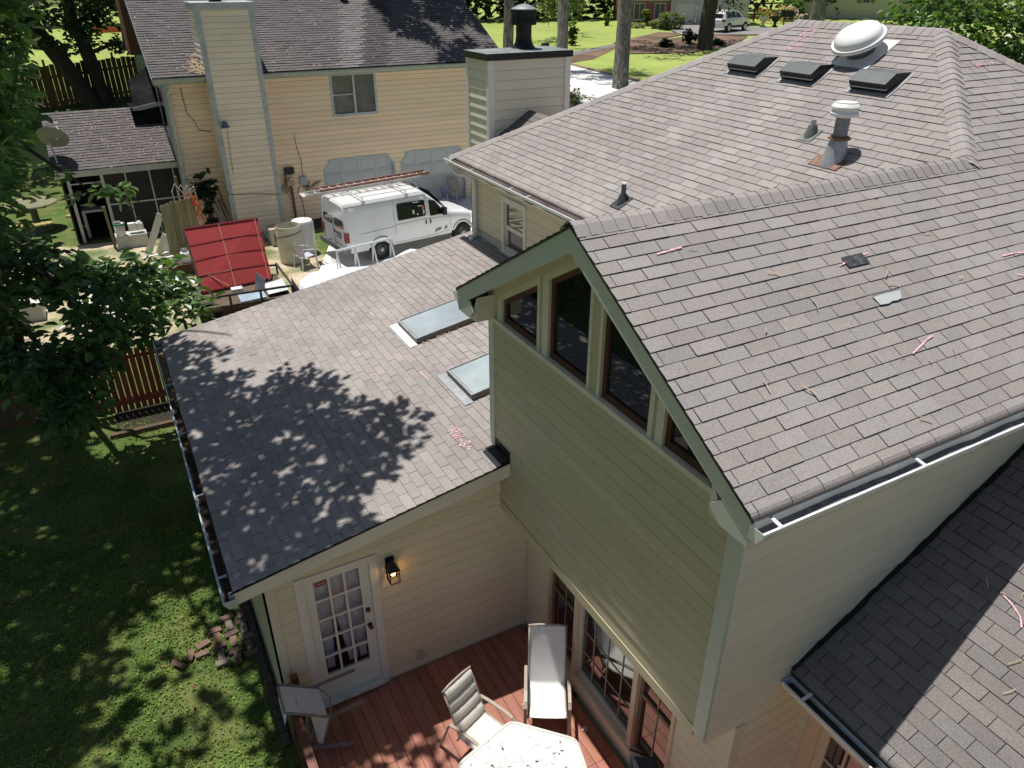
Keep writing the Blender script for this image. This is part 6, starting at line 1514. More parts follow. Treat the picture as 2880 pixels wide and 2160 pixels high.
FC = M('tan_metal', (.36, .31, .24), rough=.45, var=.1)
mb = MB()
mb.tube([(8.72, 25.0, 0), (8.76, 25.3, .9), (8.82, 25.33, 1.0), (9.12, 25.33, 1.0), (9.18, 25.3, .9), (9.22, 25.0, 0)], .016, 6); mb.tube([(8.76, 25.15, 0), (8.80, 25.2, .6)], .014, 6); mb.tube([(9.18, 25.15, 0), (9.14, 25.2, .6)], .014, 6); mb.tube([(8.74, 25.1, .25), (9.2, 25.1, .25)], .012, 6)
mb.build('frame', FC, T)
mb = MB(); mb.obox((8.78, 25.26, .72), (.38, 0, 0), (0, .015, 0), (0, .04, .22)); mb.build('backrest', FC, T)
mb = MB(); mb.obox((8.78, 25.10, .30), (.38, 0, 0), (0, .015, 0), (0, .08, .36)); mb.build('seat', FC, T)
mb = MB(); mb.box(8.35, 8.6, 24.9, 25.15, 0, .32); tag(mb.build('white_bucket', M('dirty_white', (.55, .52, .48), var=.15)), 'small whitish box between the purple chair and the folding chair', 'box')
T = thing('saw_horse', 'white metal stand beside the rear wheel of the van', 'stand', (3.0, 19.2, 0))
SH_ = M('stand_metal', (.58, .62, .66), rough=.4, var=.06)
pa, pb2 = V((2.23, 19.2, .78)), V((4.15, 19.6, .78))
mb = MB(); mb.bar(pa, pb2, .06, .06); mb.build('beam', SH_, T)
for t_ in (0, .33, .66, 1):
    p = pa.lerp(pb2, t_); mb = MB(); mb.bar(p, p + V((.08, -.12, -.78)), .05, .04, up=(0, 1, 0)); mb.bar(p, p + V((.05, .3, -.78)), .05, .04, up=(0, 1, 0)); mb.build('leg', SH_, T)
# ------------------------------------------------------------------ clutter by the porch
T = thing('fence_panel', 'weathered grey-green dog-eared fence panel standing by the porch', 'fence panel', (-1.75, 23.6, 0))
FP = M('weathered_board', (.28, .26, .16), rough=.9, var=.3, vs=2.5, tint=True, stretch=(4, 4, .6), dirt=(.13, .12, .07), ds=3, da=.6)
p0_, p1_ = V((-2.26, 23.0, 0)), V((-1.17, 23.7, 0)); dv_ = (p1_ - p0_) / 7
mb = MB(); nrm = V((-dv_.y, dv_.x, 0)).normalized() * .02
for k in range(7):
    a = p0_ + dv_ * (k + .03); b = p0_ + dv_ * (k + .97); h = 1.88 + R.uniform(-.03, .03); kk = R.uniform(.75, 1.2); d_ = (b - a)
    mb.prism([a, b, b + V((0, 0, h - .05)), b - d_ * .2 + V((0, 0, h)), a + d_ * .2 + V((0, 0, h)), a + V((0, 0, h - .05))], nrm, 0, (kk, kk, kk * .95))
mb.build('boards', FP, T)
mb = MB()
for z in (.35, 1.5): mb.bar(p0_ + nrm * 2.2 + V((0, 0, z)), p1_ + nrm * 2.2 + V((0, 0, z)), .04, .08)
mb.build('rail', FP, T)
CORD = M('orange_cord', (.62, .12, .04), rough=.6, var=.2)
mb = MB()
for k in range(7):
    pts = []; o = V((-1.22 + R.uniform(-.05, .1), 23.55, 1.93))
    for j in range(14):
        t = j / 13; pts.append(o + V((.12 * t + .07 * math.sin(t * 9 + k), -.06 + .04 * math.cos(t * 7 + k), -.95 * t * (.5 + .08 * k) + .02 * math.sin(t * 20 + k))))
    mb.tube(pts, .014, 5)
for k in range(4): mb.tube([(-1.45 + .05 * k, 23.5, 1.95), (-1.3, 23.45 + .02 * k, 2.06), (-1.18, 23.5, 1.9)], .014, 5)
tag(mb.build('extension_cord', CORD), 'tangled orange cord hung over the right end of the fence panel', 'cord')
T = thing('aluminium_frames', 'bundle of bent white aluminium frames sticking up behind the fence panel', 'frames', (-1.5, 24.0, 0))
for k in range(4):
    mb = MB(); x = -1.62 + .13 * k; mb.tube([(x, 24.3, .2), (x - .12 + .05 * k, 24.1, 2.0), (x + .0 + .06 * k, 24.1, 2.25 - .05 * k), (x + .22, 24.15, 1.9 - .08 * k), (x + .2, 24.3, .2)], .022, 6); mb.build('frame', LA, T)
T = thing('propane_tank', 'white propane cylinder at the left foot of the red panel', 'gas cylinder', (-1.93, 21.6, 0))
mb = MB(); mb.lathe((-1.93, 21.6, .35), [(.12, 0), (.15, .04), (.155, .12), (.155, .28), (.13, .36), (.05, .39), (0, .39)], 20, cap=False); mb.build('shell', WMET, T, smooth=True)
mb = MB(); mb.lathe((-1.93, 21.6, .72), [(.09, 0), (.095, .10), (.085, .10), (.08, .02)], 6, cap=False); mb.lathe((-1.93, 21.6, .72), [(.02, 0), (.02, .09), (0, .1)], 8); mb.build('valve_collar', GALV, T)
mb = MB(); mb.box(-2.5, -1.6, 21.4, 21.9, .0, .33); mb.box(-2.55, -1.55, 21.35, 21.40, .33, .38); tag(mb.build('wooden_crate', M('dark_crate', (.09, .055, .04), var=.4, vs=6, rough=.9)), 'dark wooden crate under the propane cylinder', 'crate')
T = thing('bucket', 'white bucket with a green lid rim beside the porch post', 'bucket', (-3.62, 25.6, 0))
mb = MB(); mb.lathe((-3.55, 25.3, .45), [(.15, 0), (.17, .42), (.165, .42), (.14, .02)], 18, cap=False); mb.build('shell', WMET, T, smooth=True)
mb = MB(); mb.lathe((-3.55, 25.3, .45), [(.175, .37), (.185, .38), (.185, .43), (.17, .435)], 18, cap=False); mb.build('rim', M('green_rim', (.05, .25, .12)), T)
mb = MB(); mb.box(-3.70, -3.48, 25.2, 25.42, .86, .93); mb.build('lid', BLK2, T)
T = thing('garden_sprayer', 'white plastic tank with a hand pump next to the bucket', 'sprayer', (-3.1, 25.5, .4))
mb = MB(); mb.box(-3.28, -3.02, 25.3, 25.5, .55, .80); mb.lathe((-2.92, 25.4, .55), [(.12, 0), (.12, .22), (.05, .30)], 12); mb.build('tank', WMET, T)
mb = MB(); mb.tube([(-3.05, 25.4, .8), (-3.06, 25.4, 1.25)], .012, 6); mb.tube([(-3.18, 25.4, 1.25), (-2.94, 25.4, 1.26)], .014, 6); mb.tube([(-2.99, 25.4, .82), (-2.95, 25.4, .98), (-2.85, 25.4, .98), (-2.82, 25.4, .83)], .01, 6); mb.build('pump', BLACK, T)
mb = MB(); mb.box(-3.75, -2.75, 25.15, 25.7, .0, .45); tag(mb.build('storage_box', WPT), 'grey box under the bucket and sprayer', 'box')
mb = MB(); mb.bar((-3.82, 25.3, 0), (-3.86, 25.25, 1.5), .09, .09, up=(0, 1, 0)); tag(mb.build('wooden_post', M('mossy_post', (.20, .17, .09), var=.3, vs=6)), 'weathered wooden post standing left of the bucket', 'post')
mb = MB(); mb.bar((-1.42, 25.9, 0), (-1.40, 25.9, 2.1), .07, .07, up=(0, 1, 0)); tag(mb.build('wooden_post', MATS['mossy_post']), 'mossy post at the right end of the porch screen', 'post')
for i, (a, b, w) in enumerate((((-2.9, 24.2, .0), (-2.25, 24.0, 1.35), .22), ((-2.6, 23.9, .0), (-2.25, 23.7, .75), .2), ((-2.35, 23.3, .1), (-2.2, 23.3, .80), .26))):
    mb = MB(); mb.bar(a, b, w, .03, up=(.3, 1, 0)); tag(mb.build('white_board', M('white_plank', (.68, .67, .62), var=.1, vs=4) if i == 0 else MATS['white_plank']), ('longest white board leaning left of the fence panel', 'shorter white board low beside the long leaning one', 'white board upright against the left edge of the fence panel')[i], 'board')
mb = MB()
for k in range(11):
    x = R.uniform(-4.2, -2.0); y = R.uniform(19, 23.2); a = R.uniform(-.5, .5); l = R.uniform(.6, 1.6); mb.obox((x, y, .03 + .03 * k), (l * math.cos(a), l * math.sin(a), 0), (-.12 * math.sin(a), .12 * math.cos(a), 0), (0, 0, .03))
tag(mb.build('scrap_wood_pile', MATS['white_plank']), kind='stuff')
# long tools leaning on the chimney corner
tools = [(-.62, .05, 1.35, (.20, .14, .10)), (-.50, .02, 1.5, (.25, .30, .38)), (-.40, .10, 1.6, (.28, .33, .40)), (-.30, -.05, 1.45, (.22, .16, .10)), (-.22, .06, 1.25, (.12, .09, .07)), (-.12, .02, 1.7, (.16, .12, .08)), (-.02, -.08, 1.3, (.25, .2, .14)), (-.75, .1, 1.2, (.09, .06, .05))]
labs = ['brown pole', 'blue-grey pipe left of its twin', 'blue-grey pipe right of its twin', 'tan pole', 'short dark stake', 'tallest brown pole', 'pale pole nearest the chimney edge', 'dark stake nearest the shrub']
for (x, dx, h, c_), lb in zip(tools, labs):
    mb = MB(); mb.tube([(x + .25, 24.4, 0), (x + dx - .05, 25.3, h)], .028, 6); tag(mb.build('leaning_pole', M('pole_' + lb.replace(' ', '_').replace('-', '_'), c_, var=.2, vs=8)), lb + ' leaning on the peach wall beside the chimney', 'pole')
mb = MB(); mb.bar((1.05, 24.0, 0), (.75, 24.6, 1.1), .04, .03, up=(0, 1, 0)); tag(mb.build('leaning_pole', MATS['white_plank']), 'thin pale stick leaning on the chimney above the barrel', 'pole')
# red tricycle-like toy and white goods seen through the leaves at the far left
T = thing('metal_stand', 'bright red metal frame glimpsed through the tree at far left', 'metal frame', (-6.5, 18.4, 0))
RM = M('bright_red', (.6, .04, .05), rough=.4)
mb = MB(); mb.tube([(-6.9, 18.3, 0), (-6.6, 18.5, .7), (-6.2, 18.4, 0)], .03, 6); mb.tube([(-6.6, 18.5, .7), (-6.5, 19.2, .75)], .03, 6); mb.tube([(-6.75, 18.4, .35), (-6.3, 18.45, .35)], .03, 6); mb.build('tube', RM, T)
mb = MB(); mb.obox((-6.95, 19.3, .9), (.6, 0, 0), (0, .5, 0), (0, 0, .06)); mb.build('seat', RM, T)
mb = MB(); mb.box(-6.8, -5.9, 19.6, 20.3, .0, .5); tag(mb.build('white_crate', M('white_crate', (.7, .68, .66))), 'white box beside the red frame behind the leaves', 'box')
mb = MB()
for k in range(9): x = R.uniform(-5.9, -4.2); y = R.uniform(18.2, 21); mb.obox((x, y, .02), (R.uniform(.3, .8), R.uniform(-.3, .3), .05), (R.uniform(-.2, .2), R.uniform(.3, .6), .03), (0, 0, .04 + .05 * k * .3))
tag(mb.build('white_scrap', MATS['white_plank']), kind='stuff')
# round picnic table in the shade left of the porch
T = thing('picnic_table', 'round mossy picnic table with curved yellowish benches behind the porch', 'picnic table', (-6.4, 29.5, 0))
TT = M('mossy_table', (.22, .21, .13), rough=.9, var=.3, vs=4); TB = M('yellow_bench', (.40, .33, .12), rough=.8, var=.3, vs=4)
mb = MB(); mb.lathe((-6.2, 29.2, .95), [(.85, 0), (.87, .03), (.85, .06), (0, .065)], 28); mb.build('table_top', TT, T)
mb = MB(); mb.lathe((-6.2, 29.2, 0), [(.5, 0), (.12, .1), (.12, .95)], 12); mb.build('pedestal', TT, T)
for a0 in (-2.2, -.6, 1.3):
    mb = MB(); pts = [(-6.2 + 1.35 * math.cos(a0 + t * .13), 29.2 + 1.35 * math.sin(a0 + t * .13), .5) for t in range(9)]
    for p, q in zip(pts, pts[1:]): mb.bar(p, q, .32, .06)
    mb.build('bench', TB, T)
LEFT = [[-3.76,12.94,1.95],[-5.6,11.39,2.48],[-4.15,12.67,8.25],[-3.93,11.56,3.16],[-4.91,12.19,6.24],[-5.9,11.71,3.49],[-5.08,11.15,2.26],[-6.13,11.76,2.54],[-4.78,12.82,7.03],[-4.19,11.33,2.38],[-4.63,12.75,3.5],[-5.22,11.15,1.27],[-4.57,12.34,7.28],[-4.98,12.59,3.77],[-5.49,12.61,4.71],[-5.75,12.81,2.54],[-5.74,11.26,2.13],[-4.27,11.96,2.58],[-5.31,12.66,2.0],[-4.95,12.49,1.95],[-3.26,13.14,2.59],[-2.99,12.58,2.47],[-2.63,13.66,2.47],[-4.65,12.43,3.3],[-3.63,11.61,2.68],[-3.25,11.82,3.38],[-5.28,11.6,5.6],[-5.58,11.27,4.12],[-5.35,12.21,4.19],[-5.44,12.7,3.49],[-5.52,11.59,4.66],[-4.74,11.95,3.8],[-3.35,12.93,3.29],[-5.7,11.64,2.74],[-4.88,11.92,6.62],[-3.88,12.47,2.51],[-6.0,11.25,2.29],[-5.27,12.56,3.9],[-4.79,12.58,6.7],[-6.13,12.86,2.69],[-5.19,12.81,3.25],[-5.42,11.39,1.26],[-4.4,12.14,7.9],[-4.51,11.77,6.74],[-5.54,11.26,3.66],[-5.48,11.16,1.81],[-4.72,11.37,1.75],[-3.95,12.03,2.38],[-4.24,11.46,8.07],[-4.31,11.1,2.65],[-5.98,11.84,2.54],[-5.62,12.88,4.19],[-5.36,12.76,4.24],[-4.57,10.99,2.14],[-5.11,12.14,5.3],[-3.2,12.38,2.48],[-4.19,11.4,7.87],[-4.48,11.33,7.97],[-5.03,11.39,1.74],[-5.78,12.59,3.99],[-4.81,12.75,6.02],[-4.59,12.79,1.93],[-5.82,12.72,2.73],[-5.02,11.79,6.23],[-3.74,12.34,2.82],[-4.95,12.14,5.84],[-5.95,12.31,2.58],[-4.65,12.11,7.53],[-3.54,12.91,2.46],[-5.18,11.64,1.75],[-4.52,11.38,7.06],[-5.05,12.08,5.5],[-4.93,11.51,2.14],[-3.43,11.65,3.42],[-4.87,11.63,1.43],[-5.1,12.72,5.55],[-6.17,11.38,2.34],[-3.96,12.53,3.46],[-4.44,12.05,2.52],[-5.06,11.34,1.12],[-5.29,11.21,2.19],[-4.77,11.01,1.49],[-5.26,12.27,5.03],[-5.73,12.62,3.44],[-6.17,12.03,2.7],[-4.29,12.27,3.5],[-4.56,11.99,6.48],[-5.1,11.4,1.45],[-3.66,12.27,3.22],[-3.65,12.94,1.77],[-2.63,12.92,2.43],[-4.58,11.32,2.22],[-2.39,12.91,2.24],[-5.43,11.75,4.0],[-4.77,11.87,7.33],[-4.26,12.21,3.19],[-4.47,12.23,7.74],[-4.81,11.16,3.66],[-5.25,11.57,0.71],[-3.72,12.45,3.49],[-4.04,11.7,3.27],[-3.52,11.58,3.6],[-5.09,12.12,3.27],[-5.42,11.62,0.85],[-4.07,11.32,8.09],[-5.3,11.43,4.76],[-5.05,11.72,5.98],[-5.37,11.47,1.5],[-4.49,12.15,7.56],[-4.42,12.42,7.4],[-4.43,12.23,6.91],[-4.36,11.77,8.26],[-2.59,13.05,2.1],[-5.39,11.64,1.75],[-4.62,11.33,6.69],[-5.93,12.88,2.85],[-5.54,12.58,3.17],[-4.92,11.66,6.45],[-5.5,12.01,2.32],[-5.66,11.01,2.44],[-5.3,12.38,3.43],[-5.01,11.83,6.54],[-4.29,11.59,2.08],[-5.11,12.06,4.36],[-4.92,12.12,3.64],[-4.68,12.14,2.41],[-5.61,11.49,1.81],[-5.02,12.75,5.99],[-2.92,12.91,2.84],[-4.85,12.52,6.36],[-5.2,11.9,4.77],[-4.4,11.89,3.78],[-4.75,12.06,3.97],[-3.92,11.89,8.21],[-4.48,12.4,7.1],[-4.45,11.21,3.44],[-4.29,11.7,7.63],[-5.13,11.94,3.85],[-3.41,12.19,2.48],[-5.44,11.14,2.21],[-5.56,11.58,3.37],[-4.6,11.57,6.33],[-4.93,12.44,6.98],[-3.94,12.45,3.17],[-5.83,12.09,2.36],[-3.15,11.83,3.57],[-5.28,12.37,3.23],[-5.97,11.65,2.38],[-4.15,12.59,2.12],[-4.77,12.4,3.46],[-5.17,11.19,5.42],[-3.92,12.83,1.73],[-4.95,11.21,1.43],[-3.49,12.3,2.17],[-4.02,11.35,2.87],[-2.83,12.59,2.3],[-5.39,11.91,5.06],[-5.02,12.2,4.08],[-4.52,11.75,2.91],[-4.61,12.38,7.76],[-5.19,11.25,2.36],[-5.55,12.14,4.09],[-4.91,11.46,1.89],[-4.89,12.34,6.81],[-5.14,11.55,5.58],[-4.46,11.77,2.15],[-4.45,12.78,3.07],[-4.12,11.24,3.16],[-3.82,12.36,3.04],[-5.25,12.71,5.67],[-4.32,11.31,3.19],[-4.58,12.81,8.08],[-4.76,11.32,2.18],[-5.41,10.94,2.56],[-5.65,11.15,3.77],[-4.98,11.11,2.49],[-4.19,12.85,3.17],[-5.74,11.56,3.9],[-5.95,11.78,3.26],[-3.48,12.88,2.73],[-3.02,13.34,2.48],[-2.98,13.25,2.98],[-4.67,11.54,2.31],[-4.68,11.68,6.95],[-4.05,12.0,4.9],[-3.8,12.0,4.96],[-3.58,12.0,4.99],[-3.37,12.0,5.01],[-3.36,12.0,4.81],[-4.24,11.8,5.33],[-4.58,11.8,5.1]]

# ------------------------------------------------------------------ vegetation helpers
BARK = M('tree_bark', (.07, .055, .045), rough=.95, var=.4, vs=5, bump=1, bs=22, stretch=(1, 1, .25))
PBARK = M('pine_bark', (.215, .205, .18), rough=.95, var=.45, vs=5, fine=.7, fs=11, bump=1, bs=9, stretch=(1, 1, .35), dirt=(.07, .06, .05), ds=7, da=.95)
def leaf(mb, p, d, up, L, W, t):
    d = d.normalized(); sd = d.cross(up)
    if sd.length < 1e-3: sd = V((1, 0, 0))
    sd.normalize(); nn_ = sd.cross(d); f_ = nn_ * W * .25
    mb.add([p, p + d * L * .3 - sd * W * .5 + f_, p + d * L * .68 - sd * W * .42 + f_, p + d * L, p + d * L * .68 + sd * W * .42 + f_, p + d * L * .3 + sd * W * .5 + f_], [(0, 1, 2, 3), (0, 3, 4, 5)], 0, t)
def rdir():
    while True:
        v = V((R.uniform(-1, 1), R.uniform(-1, 1), R.uniform(-1, 1)))
        if .05 < v.length < 1: return v.normalized()
def cluster(mb, c, r, n, L, W, base=1.0, squash=.7, droop=.35, hue=.12, vary=.35):
    c = V(c)
    for i in range(n):
        v = rdir() * (R.random() ** .4) * r; v.z *= squash
        p = c + v
        up = (V((0, 0, 1)) + rdir() * .75).normalized()
        d = V((v.x, v.y, 0)).normalized() + rdir() * .8 if v.length > 1e-3 else rdir(); d.z -= droop; 
        d = d - up * d.dot(up) * .6
        k = base * R.uniform(1 - vary, 1 + vary)
        t = (k * R.uniform(1 - hue, 1 + hue * 1.5), k, k * R.uniform(.8, 1.15))
        s = R.uniform(.7, 1.2)
        leaf(mb, p, d, up, L * s, W * s, t)
def limb(mb, pts, r0, r1, n=8, jit=.08):
    P2 = []; 
    for a, b in zip(pts, pts[1:]):
        a, b = V(a), V(b)
        for i in range(4): P2.append(a.lerp(b, i / 4) + rdir() * .04 * (a - b).length * .3)
    P2.append(V(pts[-1])); m = len(P2) - 1
    mb.tube(P2, [r0 + (r1 - r0) * i / m for i in range(m + 1)], n, jit=jit)
# ------------------------------------------------------------------ the shade tree at the left
LT = thing('shade_tree', 'broad-leaved tree reaching in from the left over the fence and the shed roof', 'tree', (-6.5, 16.6, -.1))
LEAFM = leafmat('broad_leaf', (.095, .175, .065), rough=.31, trans=.28, spec=.5)
cr = MB()
for i_, (x, y, z) in enumerate(LEFT):
    b = R.uniform(.8, 1.2)
    if i_ >= len(LEFT) - 7:
        cluster(cr, (x, y, z), .20, 9, .23, .135, 1.3, .75, .3); continue
    if z > 4.2: b *= 1.2
    cluster(cr, (x, y, z), R.uniform(.28, .46), R.randint(20, 33), .23, .135, b, .75, .45)
def inpoly(x, y, poly):
    r = False
    for i in range(len(poly)):
        x1, y1 = poly[i]; x2, y2 = poly[(i + 1) % len(poly)]
        if (y1 > y) != (y2 > y) and x < (x2 - x1) * (y - y1) / (y2 - y1) + x1: r = not r
    return r
SX, SY = -.077, .23
shade = [(-3.45, 10.4), (-2.58, 9.25), (-3.0, 8.45), (-2.3, 8.4), (-1.67, 7.5), (-1.2, 6.6), (-1.3, 6.0), (-.72, 5.65), (-.75, 4.95), (-.95, 4.5), (-1.05, 4.0), (-1.4, 3.7), (-2.0, 3.5), (-3.5, 3.3)]
cents = []
tries = 0
while tries < 2600 and len(cents) < 140:
    tries += 1
    x = R.uniform(-3.5, -.6); y = R.uniform(3.4, 10.5)
    if not inpoly(x, y, shade): continue
    if noise.noise((x * 1.1 + 5, y * 1.1, 0)) > .36: continue
    if y > 7.9 and R.random() < .75: continue
    if x > -1.9 and y < 4.4: continue
    if any((x - a) ** 2 + (y - b) ** 2 < .27 ** 2 for a, b, _ in cents): continue
    z = R.uniform(8.9, 11.5); cents.append((x, y, z)); h = z - 2.8
    cluster(cr, (x + SX * h, y + SY * h, z), R.uniform(.22, .42), R.randint(34, 50), .19, .115, 1.0, .6, .3)
# lawn shade
tries = 0; c2 = []
while tries < 6000 and len(c2) < 480:
    tries += 1
    x = R.uniform(-10.5, -3.3); y = R.uniform(2.2, 16.2)
    if y > 10.2 and x > -5.4 + .0 * y: continue
    dap = max(0, 1 - ((x + 3.9) / 1.45) ** 2 - ((y - 5.4) / 2.5) ** 2) + max(0, 1 - ((x + 5.1) / 1.1) ** 2 - ((y - 4.1) / 1.4) ** 2)
    if dap > .05 and R.random() < min(.92, .66 + dap * .30): continue
    if any((x - a) ** 2 + (y - b) ** 2 < (.26 if dap < .05 else .42) ** 2 for a, b in c2): continue
    c2.append((x, y)); z = R.uniform(9, 13); h = z + .5
    cluster(cr, (x + SX * h, y + SY * h, z), R.uniform(.38, .6) if dap < .05 else R.uniform(.25, .42), R.randint(44, 60) if dap < .05 else 30, .23, .14, 1.0, .5, .3)
# dapples over the deck's left end
for x, y in ((-2.75, 2.5), (-2.3, 2.45), (-1.75, 2.5), (-2.55, 2.0), (-1.95, 2.05), (-1.45, 2.25), (-2.2, 1.6), (-2.7, 1.4), (-1.75, 1.6), (-2.5, .9)):
    z = R.uniform(9.2, 11); cluster(cr, (x + SX * z, y + SY * z, z), R.uniform(.16, .26), 16, .15, .09, 1, .5)
cr.build('crown', LEAFM, LT)
tr = MB()
limb(tr, [(-6.5, 16.6, -.3), (-6.45, 16.5, 1.5), (-6.3, 16.2, 3.5), (-6.2, 15.5, 6.0), (-6.0, 14.2, 8.5), (-5.8, 12.5, 10.5)], .24, .12, 10)
for pts in ([(-6.2, 15.6, 5.8), (-5.5, 13.5, 7.5), (-5, 11, 9.2), (-4.4, 8, 10.3), (-3.6, 6, 10.6)], [(-6.3, 16.2, 3.4), (-5.4, 14.8, 3.6), (-4.4, 13.6, 3.2), (-3.2, 13.4, 2.6), (-2.1, 13.5, 2.1)], [(-6.4, 16.3, 2.4), (-6.0, 14.2, 2.6), (-5.3, 12.4, 1.9), (-5.25, 11.5, .8)], [(-6.2, 15.5, 5.5), (-5.6, 13.4, 5.6), (-4.7, 12.3, 5.9), (-3.9, 12.0, 5.1)], [(-5.8, 12.5, 10.4), (-6.5, 9.5, 11.4), (-6.8, 6.5, 11.6)], [(-5.4, 14.8, 3.6), (-4.8, 12.6, 3.1), (-4.0, 12.3, 2.2), (-3.45, 10.9, 2.55)], [(-6.0, 14.2, 8.4), (-4.4, 13.5, 9.6), (-2.8, 11.5, 10.2)]):
    limb(tr, pts, .085, .018, 7)
for i in range(60):
    x, y, z = LEFT[R.randrange(len(LEFT))]; p = V((x, y, z)); q = p + V((R.uniform(-.6, -.1), R.uniform(.2, .9), R.uniform(.0, .5))); limb(tr, [q, p, p + (p - q) * .5], .016, .005, 5)
tr.build('trunk', BARK, LT)
# ------------------------------------------------------------------ double-trunked tree beyond the porch
T = thing('double_trunk_tree', 'large dark tree with two trunks in front of the brown back fence', 'tree', (-3.4, 40.6, 2.5))
mb = MB()
limb(mb, [(-3.1, 40.6, 2.2), (-3.9, 40.4, 4.3), (-5.0, 40.3, 6.4), (-6.0, 40.2, 9), (-6.5, 40, 12)], .42, .26, 12)
limb(mb, [(-2.7, 40.7, 2.2), (-2.9, 40.7, 4.5), (-3.25, 40.7, 6.5), (-3.3, 40.6, 9), (-3, 40.4, 12)], .34, .22, 12)
for pts in ([(-3.0, 40.7, 5), (-1.6, 40.1, 5.5), (-.4, 39.6, 4.9), (.2, 39.3, 4.4)], [(-4.6, 40.3, 5.6), (-6.2, 39.8, 5.8), (-7.2, 39.5, 4.9)], [(-3.2, 40.7, 6.3), (-1.5, 40, 7.2), (.5, 39.5, 7.5)]): limb(mb, pts, .11, .03, 6)
mb.build('trunk', BARK, T)
mb = MB()
ML = leafmat('maple_leaf', (.036, .075, .024), rough=.4, trans=.25)
for i in range(190):
    z = R.uniform(5.2, 10.5); x = R.uniform(-9.8, 1.2); y = R.uniform(38.6, 42)
    if z < 6.3 and -8 < x < -5.2 and R.random() < .8: continue
    if z < 6.2 and x > -3 and R.random() < .4: continue
    cluster(mb, (x, y, z), R.uniform(.45, .8), 34, .26, .22, R.uniform(.6, 1.15), .6, .3)
for i in range(90):
    x = R.uniform(-10, 2); cluster(mb, (x, R.uniform(38, 43), R.uniform(10, 15)), R.uniform(.8, 1.3), 34, .32, .26, R.uniform(.7, 1.1), .6)
for c in ((-.2, 39.4, 4.4), (-.8, 39.6, 4.9), (.1, 39.2, 5.2), (-1.4, 39.9, 5.3), (-6.9, 39.4, 4.9), (-6.3, 39.6, 5.3), (.5, 38.6, 5.4), (.9, 38.4, 5.9), (-5.6, 39.5, 4.6)): cluster(mb, c, .45, 34, .22, .2, .9, .6)
mb.build('crown', ML, T)
F = thing('back_fence', 'tall brown picket fence with sunlit gaps behind the double-trunked tree', 'fence', (-5, 41.2, 2.4))
mb = MB(); x = -16
while x < .6:
    zz = terr(x, 41.2); k = R.uniform(.7, 1.2); mb.box(x, x + .213, 41.2, 41.225, zz, zz + 1.85 + R.uniform(-.04, .04), 0, (k, k, k)); x += .225
mb.build('pickets', TANF, F)
mb = MB()
for dz in (.35, 1.5): mb.bar((-16, 41.26, terr(-16, 41.2) + dz), (.6, 41.26, terr(0.6, 41.2) + dz), .05, .10)
mb.build('rail', TANF, F)
for x in (-14, -11, -8, -5, -2, .2): mb = MB(); mb.box(x, x + .1, 41.28, 41.38, terr(x, 41.2) - .2, terr(x, 41.2) + 2.1); mb.build('post', TANF, F)
mb = MB(); mb.box(-1.9, 1.9, 80, 80.2, terr(0, 80) + .1, terr(0, 80) + .55); tag(mb.build('orange_barrier', M('orange_red', (.6, .10, .03), rough=.5)), 'long orange-red strip on the far lawn beyond the double-trunked tree', 'barrier')
mb = MB(); mb.box(-1.2, 3, 68, 70, terr(0, 69), terr(0, 69) + .05); tag(mb.build('pale_pad', CONC), 'pale slab on the far lawn right of the double-trunked tree', 'slab')
# ------------------------------------------------------------------ pines
def tufts(mb, c, r, n, L=.55, base=1.0):
    c = V(c)
    for i in range(n):
        p = c + rdir() * r * R.random() ** .5; d0 = (p - c).normalized() + V((0, 0, .3)); k = base * R.uniform(.7, 1.3)
        for j in range(5):
            d = (d0 + rdir() * .8).normalized() * L; s = d.cross(rdir()).normalized() * .045
            mb.add([p - s, p + s, p + d], [(0, 1, 2)], 0, (k * R.uniform(.9, 1.3), k, k * .8))
PN = leafmat('pine_needle_tuft', (.075, .125, .03), rough=.5, trans=.3)
def pine(name, lab, x, y, r0, hgt, crown, cl=()):
    z0_ = terr(x, y); T = thing(name, lab, 'tree', (x, y, z0_))
    mb = MB(); pts = []; rs = []
    lean = (R.uniform(-.02, .05), R.uniform(-.02, .02))
    for i in range(40):
        h = hgt * i / 39; pts.append((x + lean[0] * h + .03 * noise.noise((h * .5, x, 0)), y + lean[1] * h, z0_ - .2 + h)); rs.append(r0 * (1.18 - .18 * min(1, h / 1.2)) * (1 - .55 * h / hgt))
    mb.tube(pts, rs, 18, jit=.045)
    for i in range(14):
        h = hgt * R.uniform(.62, .97); p = V((x + lean[0] * h, y + lean[1] * h, z0_ + h)); a = R.uniform(0, 6.28); l = R.uniform(1.2, 3.0); limb(mb, [p, p + V((math.cos(a) * l * .6, math.sin(a) * l * .6, .3)), p + V((math.cos(a) * l, math.sin(a) * l, .7))], .06, .02, 5)
    mb.build('trunk', PBARK, T)
    mb = MB()
    for i in range(crown):
        h = hgt * R.uniform(.60, 1.02); a = R.uniform(0, 6.28); l = R.uniform(.4, 3.4); tufts(mb, (x + lean[0] * h + l * math.cos(a), y + lean[1] * h + l * math.sin(a), z0_ + h), R.uniform(.4, .8), 16)
    for c in cl: tufts(mb, c[:3], c[3], c[4], c[5] if len(c) > 5 else .5)
    mb.build('crown', PN, T)
    return T
roofsh = []
zr_ = lambda y: 5.39 + .509 * (y - 25.1)
npoly = [(7.55, 28.5), (7.05, 27.3), (7.45, 26.6), (8.2, 26.8), (8.7, 27.2), (8.6, 26.2), (8.75, 25.2), (11.5, 25.1), (11.6, 30.5), (7.6, 30.5)]
i = 0
